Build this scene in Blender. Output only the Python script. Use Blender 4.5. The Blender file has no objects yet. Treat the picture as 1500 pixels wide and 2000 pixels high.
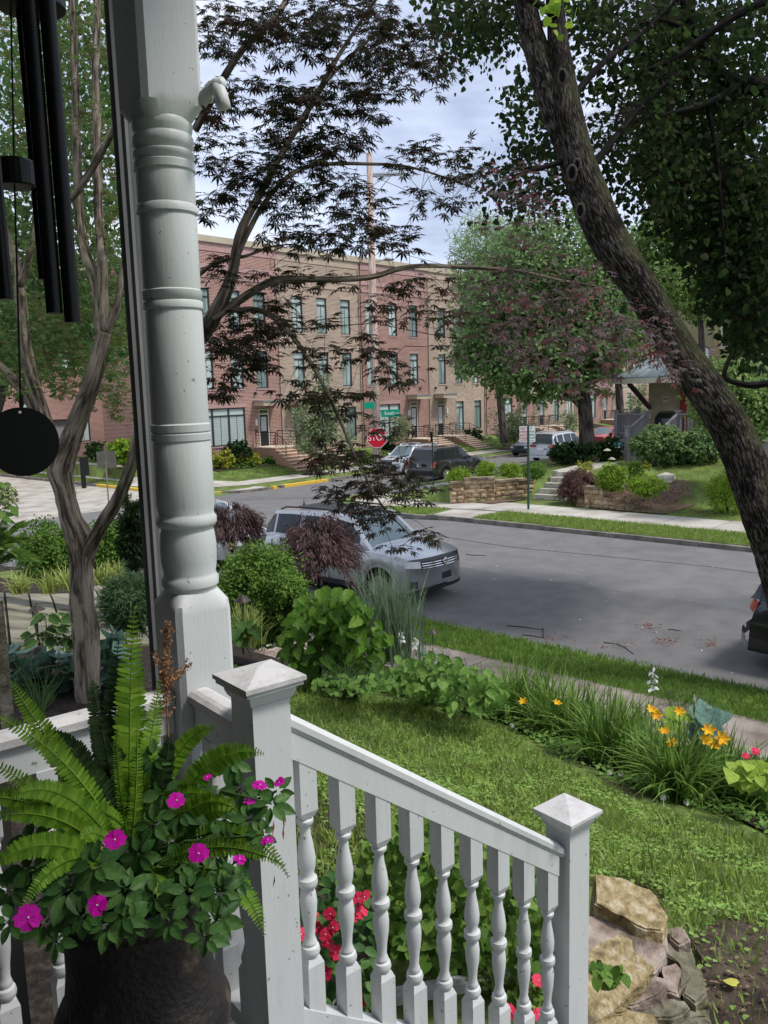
import bpy, bmesh, math, random
import numpy as np
from mathutils import Vector, Matrix, Quaternion
random.seed(7); RNG = np.random.default_rng(11)
R_ = math.radians
# ---------------------------------------------------------------- camera
FPX, EYE = 1640.0, 4.2
PITCH, ROLL, HEAD = math.atan(242/1640.), -math.atan(.028), R_(42.0)
_fh = np.array([math.cos(HEAD), math.sin(HEAD), 0]); _rh = np.array([math.sin(HEAD), -math.cos(HEAD), 0]); _up = np.array([0, 0, 1.])
_F = _fh*math.cos(PITCH) - _up*math.sin(PITCH); _U0 = np.cross(_rh, _F)
_R = _rh*math.cos(ROLL) + _U0*math.sin(ROLL); _U = -_rh*math.sin(ROLL) + _U0*math.cos(ROLL)
EYEP = np.array([0, 0, EYE])
scene = bpy.context.scene
col = scene.collection
cd = bpy.data.cameras.new('camera'); cam = bpy.data.objects.new('camera', cd); col.objects.link(cam)
cd.sensor_fit = 'VERTICAL'; cd.sensor_height = 36; cd.lens = 36*FPX/2000.; cd.clip_start = .05; cd.clip_end = 900
m3 = Matrix(((_R[0], _U[0], -_F[0]), (_R[1], _U[1], -_F[1]), (_R[2], _U[2], -_F[2])))
cam.matrix_world = Matrix.Translation(Vector(EYEP)) @ m3.to_4x4()
scene.camera = cam
# ---------------------------------------------------------------- world, sun, exposure
SUN_EL, SUN_AZ = R_(58), R_(-62)           # direction towards the sun
world = bpy.data.worlds.new('World'); scene.world = world; world.use_nodes = True
wn, wl = world.node_tree.nodes, world.node_tree.links
wn.clear()
sky = wn.new('ShaderNodeTexSky'); sky.sky_type = 'NISHITA'; sky.sun_disc = False
sky.sun_elevation = SUN_EL; sky.sun_rotation = math.pi/2 - SUN_AZ; sky.air_density = 1.0; sky.dust_density = 1.5
bg1 = wn.new('ShaderNodeBackground'); bg1.inputs[1].default_value = .10
wl.new(sky.outputs[0], bg1.inputs[0])
tc = wn.new('ShaderNodeTexCoord'); mp = wn.new('ShaderNodeMapping'); mp.inputs['Scale'].default_value = (1, 1, 2.6); mp.inputs['Location'].default_value = (.3, .1, .2)
nz = wn.new('ShaderNodeTexNoise'); nz.inputs['Scale'].default_value = 2.3; nz.inputs['Detail'].default_value = 7; nz.inputs['Roughness'].default_value = .55
rp = wn.new('ShaderNodeValToRGB'); rp.color_ramp.elements[0].position = .38; rp.color_ramp.elements[0].color = (.34, .39, .53, 1)
rp.color_ramp.elements[1].position = .62; rp.color_ramp.elements[1].color = (.78, .80, .84, 1)
e = rp.color_ramp.elements.new(.48); e.color = (.55, .61, .77, 1)
bg2 = wn.new('ShaderNodeBackground'); bg2.inputs[1].default_value = .64
mx = wn.new('ShaderNodeMixShader'); mx.inputs[0].default_value = .86
ow = wn.new('ShaderNodeOutputWorld')
wl.new(tc.outputs['Generated'], mp.inputs[0]); wl.new(mp.outputs[0], nz.inputs[0]); wl.new(nz.outputs[0], rp.inputs[0]); wl.new(rp.outputs[0], bg2.inputs[0])
wl.new(bg1.outputs[0], mx.inputs[1]); wl.new(bg2.outputs[0], mx.inputs[2]); wl.new(mx.outputs[0], ow.inputs[0])
sd = bpy.data.lights.new('sun', 'SUN'); so = bpy.data.objects.new('sun', sd); col.objects.link(so)
sd.energy = 1.5; sd.angle = R_(11); sd.color = (1, .96, .90)
so.rotation_euler = Vector((-math.cos(SUN_EL)*math.cos(SUN_AZ), -math.cos(SUN_EL)*math.sin(SUN_AZ), -math.sin(SUN_EL))).to_track_quat('-Z', 'Y').to_euler()
scene.view_settings.view_transform = 'Standard'; scene.view_settings.look = 'None'
scene.view_settings.exposure = 1.2; scene.view_settings.gamma = 1; scene.view_settings.use_curve_mapping = False
scene.render.engine = 'CYCLES'
scene.cycles.max_bounces = 7; scene.cycles.transparent_max_bounces = 6
# ---------------------------------------------------------------- measuring helpers: a sight line into the place
def ray(x, y): return _F + _R*(x-750)/FPX - _U*(y-1000)/FPX
def P(x, y, d): return EYEP + ray(x, y)*d
def proj(p):
    d = np.asarray(p, float)-EYEP; z = d@_F
    return 750+FPX*(d@_R)/z, 1000-FPX*(d@_U)/z, z
def G(x, y, z=0.):
    r = ray(x, y); return EYEP + r*((z-EYE)/r[2])
def sm(t): t = min(1, max(0, t)); return t*t*(3-2*t)
def street(y): return 0. if y < 16 else -.05*(min(y, 34)-16)
def _wn(a, b):
    v = np.array([b[0]-a[0], b[1]-a[1]]); n = np.array([-v[1], v[0]]); n = n/np.linalg.norm(n); return n if n@np.array(a[:2]) > 0 else -n
A0g, A1g, A2g = G(880, 979, .13), G(968, 975, .15), G(1043, 966, .2)
NA1, NA2 = _wn(A0g, A1g), _wn(A1g, A2g)
def T(x, y):
    """height of the ground"""
    s = street(y)
    if x < 9.0 and y < 22:            # the near gardens rise from the pavement to the porch
        f = min(1, max(0, (8.75-x)/(8.75-3.3)))
        return s + .15*min(1, (22-y)/.5) + 1.6*f*(1-sm((y-13)/7.5))
    if x > 24.0 and y < 24:           # gardens over the road
        f = sm((x-24.6)/8.)*(1-sm((y-19.)/4.5))
        g = 0
        if 15.3 < y < 20.5:
            d1 = (x-A0g[0])*NA1[0]+(y-A0g[1])*NA1[1]; d2 = (x-A1g[0])*NA2[0]+(y-A1g[1])*NA2[1]
            g = .60*min(1, max(0, min(d1, d2)/.3))*(1-sm((y-18.6)/1.6))
        if 13.2 < y < 16.4 and g == 0: return s + .15 + .82*min(1, max(0, (x-25.8)/1.7))
        yl = 11.5-.8*max(0, x-24.9)
        if yl < y <= 13.2: g = .60*min(1, max(0, (x-24.65)/.8))*sm((y-yl)/1.7)
        return s + .15 + max(.95*f, g)
    if y > 37.3 and x > 26: return s + .15 + .45*sm((y-37.3)/2.6) + .25*sm((y-40)/2)*(y < 60)
    if y > 34 and x > 24.4: return s + .15
    return s
def GT(x, y):
    d = 1.0; last = None
    r = ray(x, y)
    t = .5
    while t < 120:
        p = EYEP + r*t
        if p[2] < T(p[0], p[1]): break
        t += .04 if t < 20 else .12
    return np.array([p[0], p[1], T(p[0], p[1])])
def dep(p): return (np.asarray(p)-EYEP)@_F
TH = R_(42-51.5)                       # the porch stands at its own angle to the street
CA, SA = math.cos(TH), math.sin(TH)
def L2W(a, b, z=0): return np.array([CA*a - SA*b, SA*a + CA*b, z])
def W2L(p): return (CA*p[0]+SA*p[1], -SA*p[0]+CA*p[1], p[2])
def on_b(x, y, b0):
    r = ray(x, y); rb = -SA*r[0]+CA*r[1]; p = EYEP + r*(b0/rb); return W2L(p)
def zat(a, b, py):
    lo, hi = -2, 9
    for _ in range(40):
        m = (lo+hi)/2
        if proj(L2W(a, b, m))[1] > py: lo = m
        else: hi = m
    return (lo+hi)/2
# ---------------------------------------------------------------- materials
def nodes(name):
    m = bpy.data.materials.new(name); m.use_nodes = True
    n, l = m.node_tree.nodes, m.node_tree.links; n.clear()
    o = n.new('ShaderNodeOutputMaterial'); b = n.new('ShaderNodeBsdfPrincipled'); l.new(b.outputs[0], o.inputs[0])
    return m, n, l, o, b
def ramp(n, cols, pos=None):
    r = n.new('ShaderNodeValToRGB'); k = len(cols)
    for i, c in enumerate(cols):
        q = i/(k-1) if pos is None else pos[i]
        e = r.color_ramp.elements[i] if i < 2 and False else None
        if i == 0: e = r.color_ramp.elements[0]; e.position = q
        elif i == k-1: e = r.color_ramp.elements[-1]; e.position = q
        else: e = r.color_ramp.elements.new(q)
        e.color = (*c, 1)
    return r
def mat(name, cols, rough=.8, scale=8., detail=4, bump=0., bscale=None, metal=0., spec=.3, coat=0., stretch=None, pos=(.3, .7), obj=False, obrand=0., grime=0.):
    m, n, l, o, b = nodes(name)
    if not isinstance(cols[0], (tuple, list)): cols = [cols]
    b.inputs['Roughness'].default_value = rough; b.inputs['Metallic'].default_value = metal
    b.inputs['Specular IOR Level'].default_value = spec; b.inputs['Coat Weight'].default_value = coat
    t = n.new('ShaderNodeTexCoord'); mp = n.new('ShaderNodeMapping')
    l.new(t.outputs['Object'], mp.inputs[0])
    if stretch: mp.inputs['Scale'].default_value = stretch
    nz = n.new('ShaderNodeTexNoise'); nz.inputs['Scale'].default_value = scale; nz.inputs['Detail'].default_value = detail
    l.new(mp.outputs[0], nz.inputs[0])
    if len(cols) == 1: b.inputs['Base Color'].default_value = (*cols[0], 1)
    else:
        ps = np.linspace(pos[0], pos[1], len(cols))
        r = ramp(n, cols, list(ps)); fac = nz.outputs[0]
        if obrand:
            oi = n.new('ShaderNodeObjectInfo'); ma = n.new('ShaderNodeMath'); ma.operation = 'MULTIPLY_ADD'; ma.inputs[1].default_value = obrand; 
            l.new(oi.outputs['Random'], ma.inputs[0]); l.new(nz.outputs[0], ma.inputs[2])
            sb = n.new('ShaderNodeMath'); sb.operation = 'SUBTRACT'; sb.inputs[1].default_value = obrand/2; l.new(ma.outputs[0], sb.inputs[0]); fac = sb.outputs[0]
        l.new(fac, r.inputs[0]); l.new(r.outputs[0], b.inputs['Base Color'])
    if grime and len(cols) > 1:
        g1 = n.new('ShaderNodeTexNoise'); g1.inputs['Scale'].default_value = 70; g1.inputs['Detail'].default_value = 3; l.new(t.outputs['Object'], g1.inputs[0])
        g2 = n.new('ShaderNodeTexNoise'); g2.inputs['Scale'].default_value = 5; g2.inputs['Detail'].default_value = 9; g2.inputs['Roughness'].default_value = .7; l.new(mp.outputs[0], g2.inputs[0])
        a1 = n.new('ShaderNodeMapRange'); a1.inputs[1].default_value = .69; a1.inputs[2].default_value = .73; a1.inputs[4].default_value = .75; l.new(g1.outputs[0], a1.inputs[0])
        a2 = n.new('ShaderNodeMapRange'); a2.inputs[1].default_value = .52; a2.inputs[2].default_value = .75; a2.inputs[4].default_value = grime; l.new(g2.outputs[0], a2.inputs[0])
        mxx = n.new('ShaderNodeMath'); mxx.operation = 'MAXIMUM'; l.new(a1.outputs[0], mxx.inputs[0]); l.new(a2.outputs[0], mxx.inputs[1])
        mi = n.new('ShaderNodeMixRGB'); mi.inputs[2].default_value = (.13, .125, .10, 1); l.new(mxx.outputs[0], mi.inputs[0]); l.new(r.outputs[0], mi.inputs[1]); l.new(mi.outputs[0], b.inputs['Base Color'])
    if bump:
        bn = n.new('ShaderNodeTexNoise'); bn.inputs['Scale'].default_value = bscale or scale*4; bn.inputs['Detail'].default_value = 5
        l.new(mp.outputs[0], bn.inputs[0]); bu = n.new('ShaderNodeBump'); bu.inputs['Strength'].default_value = bump; bu.inputs['Distance'].default_value = .02
        l.new(bn.outputs[0], bu.inputs['Height']); l.new(bu.outputs[0], b.inputs['Normal'])
    return m
def leafmat(name, cols, trans=.35, rough=.55, spec=.13):
    m, n, l, o, b = nodes(name)
    g = n.new('ShaderNodeNewGeometry'); oi = n.new('ShaderNodeObjectInfo')
    ad = n.new('ShaderNodeMath'); ad.operation = 'ADD'; l.new(g.outputs['Random Per Island'], ad.inputs[0]); l.new(oi.outputs['Random'], ad.inputs[1])
    fr = n.new('ShaderNodeMath'); fr.operation = 'FRACT'; l.new(ad.outputs[0], fr.inputs[0])
    r = ramp(n, cols); l.new(fr.outputs[0], r.inputs[0]); tcn = n.new('ShaderNodeTexCoord'); nq = n.new('ShaderNodeTexNoise'); nq.inputs['Scale'].default_value = 5.5; nq.inputs['Detail'].default_value = 5; l.new(tcn.outputs['Object'], nq.inputs[0])
    mq = n.new('ShaderNodeMapRange'); mq.inputs[1].default_value = .3; mq.inputs[2].default_value = .7; mq.inputs[3].default_value = .68; mq.inputs[4].default_value = 1.28; l.new(nq.outputs[0], mq.inputs[0])
    mm = n.new('ShaderNodeMixRGB'); mm.blend_type = 'MULTIPLY'; mm.inputs[0].default_value = 1; l.new(r.outputs[0], mm.inputs[1]); l.new(mq.outputs[0], mm.inputs[2]); c = mm.outputs[0]
    l.new(c, b.inputs['Base Color']); b.inputs['Roughness'].default_value = rough; b.inputs['Specular IOR Level'].default_value = spec
    t = n.new('ShaderNodeBsdfTranslucent'); l.new(c, t.inputs[0]); x = n.new('ShaderNodeMixShader'); x.inputs[0].default_value = trans
    l.new(b.outputs[0], x.inputs[1]); l.new(t.outputs[0], x.inputs[2]); l.new(x.outputs[0], o.inputs[0])
    return m
def brickmat(name, c1, c2, mortar, bw=.25, bh=.086, axis='XZ'):
    m, n, l, o, b = nodes(name)
    t = n.new('ShaderNodeTexCoord'); s = n.new('ShaderNodeSeparateXYZ'); cb = n.new('ShaderNodeCombineXYZ'); l.new(t.outputs['Object'], s.inputs[0])
    if axis == 'XZ':
        ad = n.new('ShaderNodeMath'); ad.operation = 'ADD'; l.new(s.outputs[0], ad.inputs[0]); l.new(s.outputs[1], ad.inputs[1]); l.new(ad.outputs[0], cb.inputs[0]); l.new(s.outputs[2], cb.inputs[1])
    else: l.new(s.outputs[2], cb.inputs[0]); l.new(s.outputs[0], cb.inputs[1])
    br = n.new('ShaderNodeTexBrick'); l.new(cb.outputs[0], br.inputs[0]); br.inputs['Scale'].default_value = 1
    br.inputs['Brick Width'].default_value = bw; br.inputs['Row Height'].default_value = bh; br.inputs['Mortar Size'].default_value = .016; br.inputs['Mortar Smooth'].default_value = .1
    br.inputs['Color1'].default_value = (*c1, 1); br.inputs['Color2'].default_value = (*c2, 1); br.inputs['Mortar'].default_value = (*mortar, 1); br.inputs['Bias'].default_value = -.1
    nz = n.new('ShaderNodeTexNoise'); nz.inputs['Scale'].default_value = .6; nz.inputs['Detail'].default_value = 6; l.new(t.outputs['Object'], nz.inputs[0])
    mr = n.new('ShaderNodeMapRange'); mr.inputs[3].default_value = .75; mr.inputs[4].default_value = 1.25; l.new(nz.outputs[0], mr.inputs[0])
    mu = n.new('ShaderNodeMixRGB'); mu.blend_type = 'MULTIPLY'; mu.inputs[0].default_value = 1; l.new(br.outputs[0], mu.inputs[1]); l.new(mr.outputs[0], mu.inputs[2])
    l.new(mu.outputs[0], b.inputs['Base Color']); b.inputs['Roughness'].default_value = .9
    bu = n.new('ShaderNodeBump'); bu.inputs['Strength'].default_value = .6; bu.inputs['Distance'].default_value = .01; bu.invert = True
    l.new(br.outputs['Fac'], bu.inputs['Height']); l.new(bu.outputs[0], b.inputs['Normal'])
    return m
def barkmat(name, cols, sc=14, sz=.16, strength=.9, dist=.04, moss=0.):
    """furrowed bark: noise drawn out along the limb (the UV map runs round and along it)"""
    m, n, l, o, b = nodes(name)
    uv = n.new('ShaderNodeUVMap'); mp = n.new('ShaderNodeMapping'); mp.inputs['Scale'].default_value = (sc, sc*sz, 1); l.new(uv.outputs[0], mp.inputs[0])
    tc_ = n.new('ShaderNodeTexCoord')
    v = n.new('ShaderNodeTexNoise'); v.inputs['Scale'].default_value = 1; v.inputs['Detail'].default_value = 6; v.inputs['Roughness'].default_value = .65; v.inputs['Distortion'].default_value = .6; l.new(mp.outputs[0], v.inputs[0])
    w = n.new('ShaderNodeTexNoise'); w.inputs['Scale'].default_value = 2.2; w.inputs['Detail'].default_value = 5; l.new(tc_.outputs['Object'], w.inputs[0])
    r = ramp(n, cols, list(np.linspace(.43, .58, len(cols)))); mxn = n.new('ShaderNodeMath'); mxn.operation = 'MULTIPLY_ADD'; mxn.inputs[1].default_value = .78
    sb = n.new('ShaderNodeMath'); sb.operation = 'MULTIPLY'; sb.inputs[1].default_value = .22; l.new(w.outputs[0], sb.inputs[0])
    l.new(v.outputs[0], mxn.inputs[0]); l.new(sb.outputs[0], mxn.inputs[2]); l.new(mxn.outputs[0], r.inputs[0]); l.new(r.outputs[0], b.inputs['Base Color'])
    bu = n.new('ShaderNodeBump'); bu.inputs['Strength'].default_value = strength; bu.inputs['Distance'].default_value = dist; b.inputs['Specular IOR Level'].default_value = .12
    l.new(v.outputs[0], bu.inputs['Height']); l.new(bu.outputs[0], b.inputs['Normal']); b.inputs['Roughness'].default_value = .9
    if moss:
        g = n.new('ShaderNodeNewGeometry'); s = n.new('ShaderNodeSeparateXYZ'); l.new(g.outputs['Normal'], s.inputs[0]); k = n.new('ShaderNodeMath'); k.operation = 'MULTIPLY_ADD'; k.inputs[1].default_value = .9; l.new(s.outputs[2], k.inputs[0]); l.new(w.outputs[0], k.inputs[2])
        mr = n.new('ShaderNodeMapRange'); mr.inputs[1].default_value = .62; mr.inputs[2].default_value = 1.0; mr.inputs[4].default_value = moss; l.new(k.outputs[0], mr.inputs[0])
        mi = n.new('ShaderNodeMixRGB'); mi.inputs[2].default_value = (.055, .065, .018, 1); l.new(mr.outputs[0], mi.inputs[0]); l.new(r.outputs[0], mi.inputs[1]); l.new(mi.outputs[0], b.inputs['Base Color'])
    return m
def glassmat(name, c=(.03, .05, .05), rough=.06, spec=.9):
    m, n, l, o, b = nodes(name); b.inputs['Base Color'].default_value = (*c, 1); b.inputs['Roughness'].default_value = rough; b.inputs['Specular IOR Level'].default_value = spec
    return m
MT = {}
MT['white'] = mat('white_paint', [(.27, .28, .27), (.50, .515, .51), (.555, .57, .57)], .5, 3.5, 8, .05, 160, pos=(.22, .42), stretch=(1, 1, .15), grime=.28)
MT['shaft'] = mat('white_paint_column', [(.33, .34, .33), (.46, .485, .47), (.50, .525, .515)], .48, 4, 8, .05, 120, pos=(.25, .45), stretch=(1, 1, .15), grime=.2)
MT['sunbleach'] = mat('weathered_white_top', [(.28, .27, .26), (.47, .46, .45), (.56, .55, .545)], .7, 9, 8, .12, 120, pos=(.28, .5), grime=.6)
MT['black'] = mat('black_metal', (.006, .006, .006), .35, spec=.2)
MT['cord'] = mat('black_cord', (.01, .01, .01), .9)
MT['ironpot'] = mat('aged_metal_pot', [(.012, .010, .010), (.022, .016, .014), (.10, .075, .05)], .62, 16, 7, .4, 90, pos=(.4, .8))
MT['potrim'] = mat('pot_rim_verdigris', [(.01, .01, .01), (.03, .035, .03), (.30, .31, .28)], .7, 30, 8, .4, 90, pos=(.35, .75))
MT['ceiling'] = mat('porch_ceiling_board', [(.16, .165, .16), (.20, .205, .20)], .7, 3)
MT['housewall'] = mat('dark_house_wall', [(.06, .055, .05), (.08, .075, .07)], .8, 3)  # wall colour set dark to cut the light it bounces
MT['deck'] = mat('porch_deck_board', [(.10, .10, .10), (.17, .17, .17)], .7, 4, 5, .3)
MT['asphalt'] = mat('asphalt', [(.132, .130, .129), (.156, .153, .152), (.178, .175, .174)], .92, 1.6, 14, .45, 120, pos=(.28, .70))
MT['asphalt2'] = mat('asphalt_older_strip', [(.110, .108, .107), (.133, .130, .129), (.153, .150, .149)], .92, 2.3, 14, .5, 120, pos=(.28, .70))
MT['asphaltseam'] = mat('tar_seam', [(.05, .048, .05), (.08, .078, .08)], .7, 6)
MT['concrete'] = mat('concrete', [(.22, .20, .17), (.38, .355, .31), (.46, .44, .40)], .9, 1.1, 10, .3, 60, pos=(.25, .7), obrand=.15)
MT['oldwalk'] = mat('old_gritty_concrete', [(.12, .10, .08), (.22, .185, .155), (.31, .27, .235)], .95, 2.2, 12, .6, 110, pos=(.3, .68), obrand=.15)
MT['kerb'] = mat('kerb_stone', [(.09, .085, .07), (.19, .175, .155), (.27, .25, .22)], .9, 2.5, 9, .4, 50)
MT['kerbyellow'] = mat('yellow_kerb_paint', [(.33, .29, .2), (.62, .38, .03), (.66, .44, .06)], .75, 4, 9, pos=(.3, .45))
MT['rampred'] = mat('red_tactile_paving', [(.42, .13, .11), (.5, .18, .15)], .8, 6)
MT['soil'] = mat('bare_soil', [(.022, .015, .011), (.055, .038, .027), (.10, .075, .055)], .97, 9, 10, .9, 60)
MT['turf'] = mat('turf_base', [(.09, .07, .035), (.10, .14, .035), (.15, .21, .05)], .97, 1.7, 9, .8, 60, pos=(.3, .6))
MT['turf2'] = mat('dry_turf_base', [(.15, .13, .08), (.07, .10, .035), (.06, .105, .03)], .97, 1.1, 9, .8, 60, pos=(.36, .55))
MT['mulchbrown'] = mat('brown_bark_mulch', [(.06, .035, .025), (.14, .09, .065), (.22, .15, .11)], .97, 14, 8, 1, 50)
MT['mulch'] = mat('dark_mulch', [(.008, .006, .005), (.028, .02, .015), (.06, .045, .035)], .97, 22, 8, 1, 70)
MT['flag'] = mat('flagstone', [(.12, .12, .09), (.20, .19, .135), (.27, .255, .20)], .85, 2, 8, .25, 30, obrand=.35)
MT['block'] = mat('split_face_block', [(.22, .15, .085), (.42, .30, .18), (.55, .43, .29)], .92, 5, 9, .9, 24, obrand=.35)
MT['coping'] = mat('wall_coping', [(.14, .10, .07), (.27, .21, .15), (.36, .29, .22)], .9, 4, 8, .4, 40, obrand=.3)
MT['step'] = mat('limestone_step', [(.26, .24, .19), (.42, .40, .33), (.50, .48, .42)], .9, 4, 8, .3, 40, obrand=.2)
MT['rockyellow'] = mat('ochre_sandstone', [(.16, .125, .065), (.27, .205, .10), (.35, .275, .15), (.45, .39, .27)], .95, 22, 14, 1, 40, pos=(.32, .66))
MT['rockpink'] = mat('pinkish_stone', [(.13, .10, .08), (.27, .21, .175), (.37, .31, .26)], .95, 9, 14, 1, 30, pos=(.38, .62))
MT['rockgrey'] = mat('mossy_grey_stone', [(.09, .085, .055), (.16, .145, .10), (.25, .225, .17)], .95, 9, 14, 1, 30, pos=(.38, .62))
MT['brickred'] = brickmat('red_brick', (.13, .033, .025), (.29, .083, .060), (.55, .42, .36))
MT['bricktan'] = brickmat('tan_brick', (.16, .092, .056), (.34, .215, .14), (.62, .53, .45))
MT['soldred'] = brickmat('red_soldier_brick', (.25, .06, .06), (.38, .12, .11), (.55, .46, .44), .23, .072, 'ZX')
MT['soldtan'] = brickmat('tan_soldier_brick', (.32, .18, .11), (.46, .30, .20), (.56, .49, .42), .23, .072, 'ZX')
MT['cornice'] = mat('tan_metal_cornice', [(.42, .35, .26), (.50, .43, .33)], .6, 1)
MT['winframe'] = mat('dark_window_frame', (.035, .038, .042), .4, spec=.4)
MT['pane'] = mat('window_glass_pale_blinds', [(.16, .22, .21), (.34, .43, .41), (.46, .54, .52)], .2, .9, 4, spec=.4, pos=(.4, .6), stretch=(1, 1, .3), obrand=.5)
MT['blind'] = mat('blind_slat', (.42, .47, .46), .5)
MT['glass'] = glassmat('dark_glass')
MT['doorblack'] = mat('black_door_paint', (.02, .022, .026), .4)
MT['doorpane'] = mat('frosted_door_glass', [(.40, .42, .44), (.50, .52, .54)], .2, 3)
MT['stonestep'] = mat('brick_paver_step', [(.30, .16, .11), (.45, .28, .20)], .9, 12, 5, .3)
MT['steptread'] = mat('pale_stone_tread', [(.52, .42, .33), (.62, .53, .43)], .85, 6)
MT['iron'] = mat('black_iron_rail', (.012, .012, .013), .5)
MT['lamp'] = mat('white_lamp_glass', (.75, .75, .72), .4)
MT['tyre'] = mat('tyre_rubber', (.014, .014, .015), .85)
MT['rim'] = mat('alloy_rim', (.45, .46, .47), .3, metal=.9)
MT['chrome'] = mat('chrome', (.75, .76, .78), .12, metal=1)
MT['plastic'] = mat('black_plastic', (.018, .018, .02), .5)
MT['carglass'] = glassmat('car_glass', (.02, .028, .03), .03, .5)
MT['windscreen'] = glassmat('windscreen_glass', (.10, .15, .17), .04, 1)
MT['headlight'] = glassmat('headlight_lens', (.60, .62, .63), .1, .9)
MT['redlens'] = glassmat('red_lens', (.40, .012, .015), .12, .7)
MT['orangelens'] = glassmat('orange_lens', (.6, .13, .02), .12, .7)
def paint(name, c, metal=.6): return mat(name, c, .28, coat=.8, metal=metal, spec=.5)
MT['silver'] = paint('silver_car_paint', (.44, .455, .48), .4)
MT['silver2'] = paint('pale_silver_car_paint', (.55, .57, .61), .4)
MT['whitecar'] = paint('pale_blue_white_car_paint', (.55, .60, .68), .2)
MT['jeep'] = paint('charcoal_car_paint', (.035, .035, .04), .4)
MT['blackcar'] = paint('black_car_paint', (.012, .012, .014), .2)
MT['bluecar'] = paint('slate_blue_car_paint', (.14, .18, .25), .5)
MT['redcar'] = paint('red_car_paint', (.42, .05, .04), .2)
MT['plate'] = mat('plate_white', (.65, .66, .68), .4)
MT['signred'] = mat('stop_red', (.60, .012, .03), .45)
MT['signwhite'] = mat('sign_white', (.80, .80, .80), .45)
MT['signgreen'] = mat('street_sign_green', (.0, .27, .17), .45)
MT['signblue'] = mat('sign_blue', (.12, .40, .60), .5)
MT['signink'] = mat('sign_red_ink', (.55, .06, .07), .5)
MT['signinkg'] = mat('sign_green_ink', (.04, .30, .20), .5)
MT['greenpost'] = mat('green_steel_post', [(.015, .05, .035), (.03, .08, .055)], .6, 8)
MT['alu'] = mat('dull_aluminium', [(.16, .15, .12), (.22, .21, .17)], .6, 6, metal=.2)
MT['polewood'] = mat('weathered_pole_wood', [(.25, .17, .13), (.42, .32, .27), (.50, .41, .37)], .95, 4, 9, .6, 20, stretch=(3, 3, .3), pos=(.3, .7))
MT['galv'] = mat('galvanised_metal', (.38, .39, .40), .5, metal=.5)
MT['bronze'] = mat('bronze_fixture', [(.045, .035, .03), (.09, .075, .065)], .4, 20, metal=.6)
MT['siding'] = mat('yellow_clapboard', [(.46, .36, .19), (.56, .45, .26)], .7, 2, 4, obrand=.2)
MT['sidingshade'] = mat('shaded_clapboard', [(.36, .31, .19), (.44, .385, .25)], .7, 2, 4, obrand=.2)  # darker copy of the yellow clapboard, with shade put into its colour
MT['greyrail'] = mat('grey_painted_timber', [(.20, .19, .20), (.27, .26, .27)], .6, 3)
MT['metalroof'] = mat('grey_standing_seam_roof', [(.25, .29, .31), (.36, .41, .43)], .4, 1.5, metal=.4)
MT['darkwood'] = mat('dark_brown_timber', (.045, .032, .025), .7)
MT['redtrim'] = mat('dark_red_trim', (.22, .03, .025), .6)
MT['cream'] = mat('cream_trim', (.62, .58, .46), .6)
MT['greyblock'] = mat('grey_foundation', [(.28, .28, .28), (.38, .38, .38)], .9, 2, 6, .3)
MT['flagblue'] = mat('navy_cloth', (.02, .035, .11), .9)
MT['flagred'] = mat('red_cloth', (.45, .04, .05), .9)
MT['flagwhite'] = mat('white_cloth', (.7, .68, .66), .9)
MT['barkbig'] = barkmat('furrowed_grey_bark', [(.006, .005, .004), (.022, .017, .013), (.065, .053, .045), (.17, .145, .13)], 30, .26, 1, .10, .75)
MT['barkmaple'] = barkmat('smooth_maple_bark', [(.05, .04, .032), (.14, .11, .088), (.22, .18, .145), (.31, .26, .21)], 20, .16, .8, .03, .4)
MT['scar'] = mat('scar_wood', [(.035, .03, .025), (.10, .085, .07)], .9, 20, 5, .4)
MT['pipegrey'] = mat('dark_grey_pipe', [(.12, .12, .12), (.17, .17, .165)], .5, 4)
MT['barkdark'] = barkmat('dark_branch_bark', [(.003, .003, .003), (.009, .007, .006), (.02, .016, .014)], 12, .2, .5, .02)
MT['barkfar'] = barkmat('far_bark', [(.03, .024, .02), (.07, .058, .05), (.11, .09, .08)], 8, .2, .6, .03)
MT['barkpale'] = barkmat('pale_young_bark', [(.22, .19, .16), (.36, .32, .28)], 6, .3, .3, .01)
MT['twig'] = mat('twig', [(.03, .022, .018), (.06, .045, .035)], .9, 5)
MT['petalpink'] = leafmat('magenta_petal', [(.46, .004, .30), (.62, .010, .40)], .25)
MT['petalred'] = leafmat('coral_red_petal', [(.62, .02, .07), (.75, .05, .12)], .25)
MT['petalwhite'] = leafmat('white_petal', [(.75, .74, .70), (.85, .84, .82)], .3)
MT['petallily'] = leafmat('golden_lily_petal', [(.80, .30, .015), (.85, .46, .02), (.85, .55, .03)], .3)
MT['petalyellow'] = leafmat('yellow_bloom', [(.75, .65, .08), (.80, .72, .15)], .3)
MT['petaldry'] = leafmat('dry_brown_bloom', [(.20, .10, .05), (.32, .18, .09)], .2)
MT['L_maple'] = leafmat('maple_leaf_purple_green', [(.028, .036, .014), (.028, .020, .015), (.020, .028, .012), (.04, .018, .016), (.026, .034, .013)], .38)
MT['L_maplered'] = leafmat('maple_leaf_purple_red', [(.11, .065, .07), (.16, .115, .12), (.075, .048, .052), (.17, .05, .055), (.11, .08, .076), (.07, .075, .045), (.15, .13, .125)], .35)
MT['L_maplegreen'] = leafmat('maple_leaf_olive', [(.06, .12, .028), (.10, .18, .045), (.07, .12, .03), (.15, .11, .045), (.055, .10, .025), (.15, .24, .08)], .5)
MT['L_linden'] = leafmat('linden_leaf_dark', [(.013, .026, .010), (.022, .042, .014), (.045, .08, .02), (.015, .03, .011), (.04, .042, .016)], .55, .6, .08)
MT['L_street'] = leafmat('street_maple_leaf', [(.11, .19, .065), (.165, .265, .095), (.25, .36, .14), (.12, .20, .075)], .4)
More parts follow.
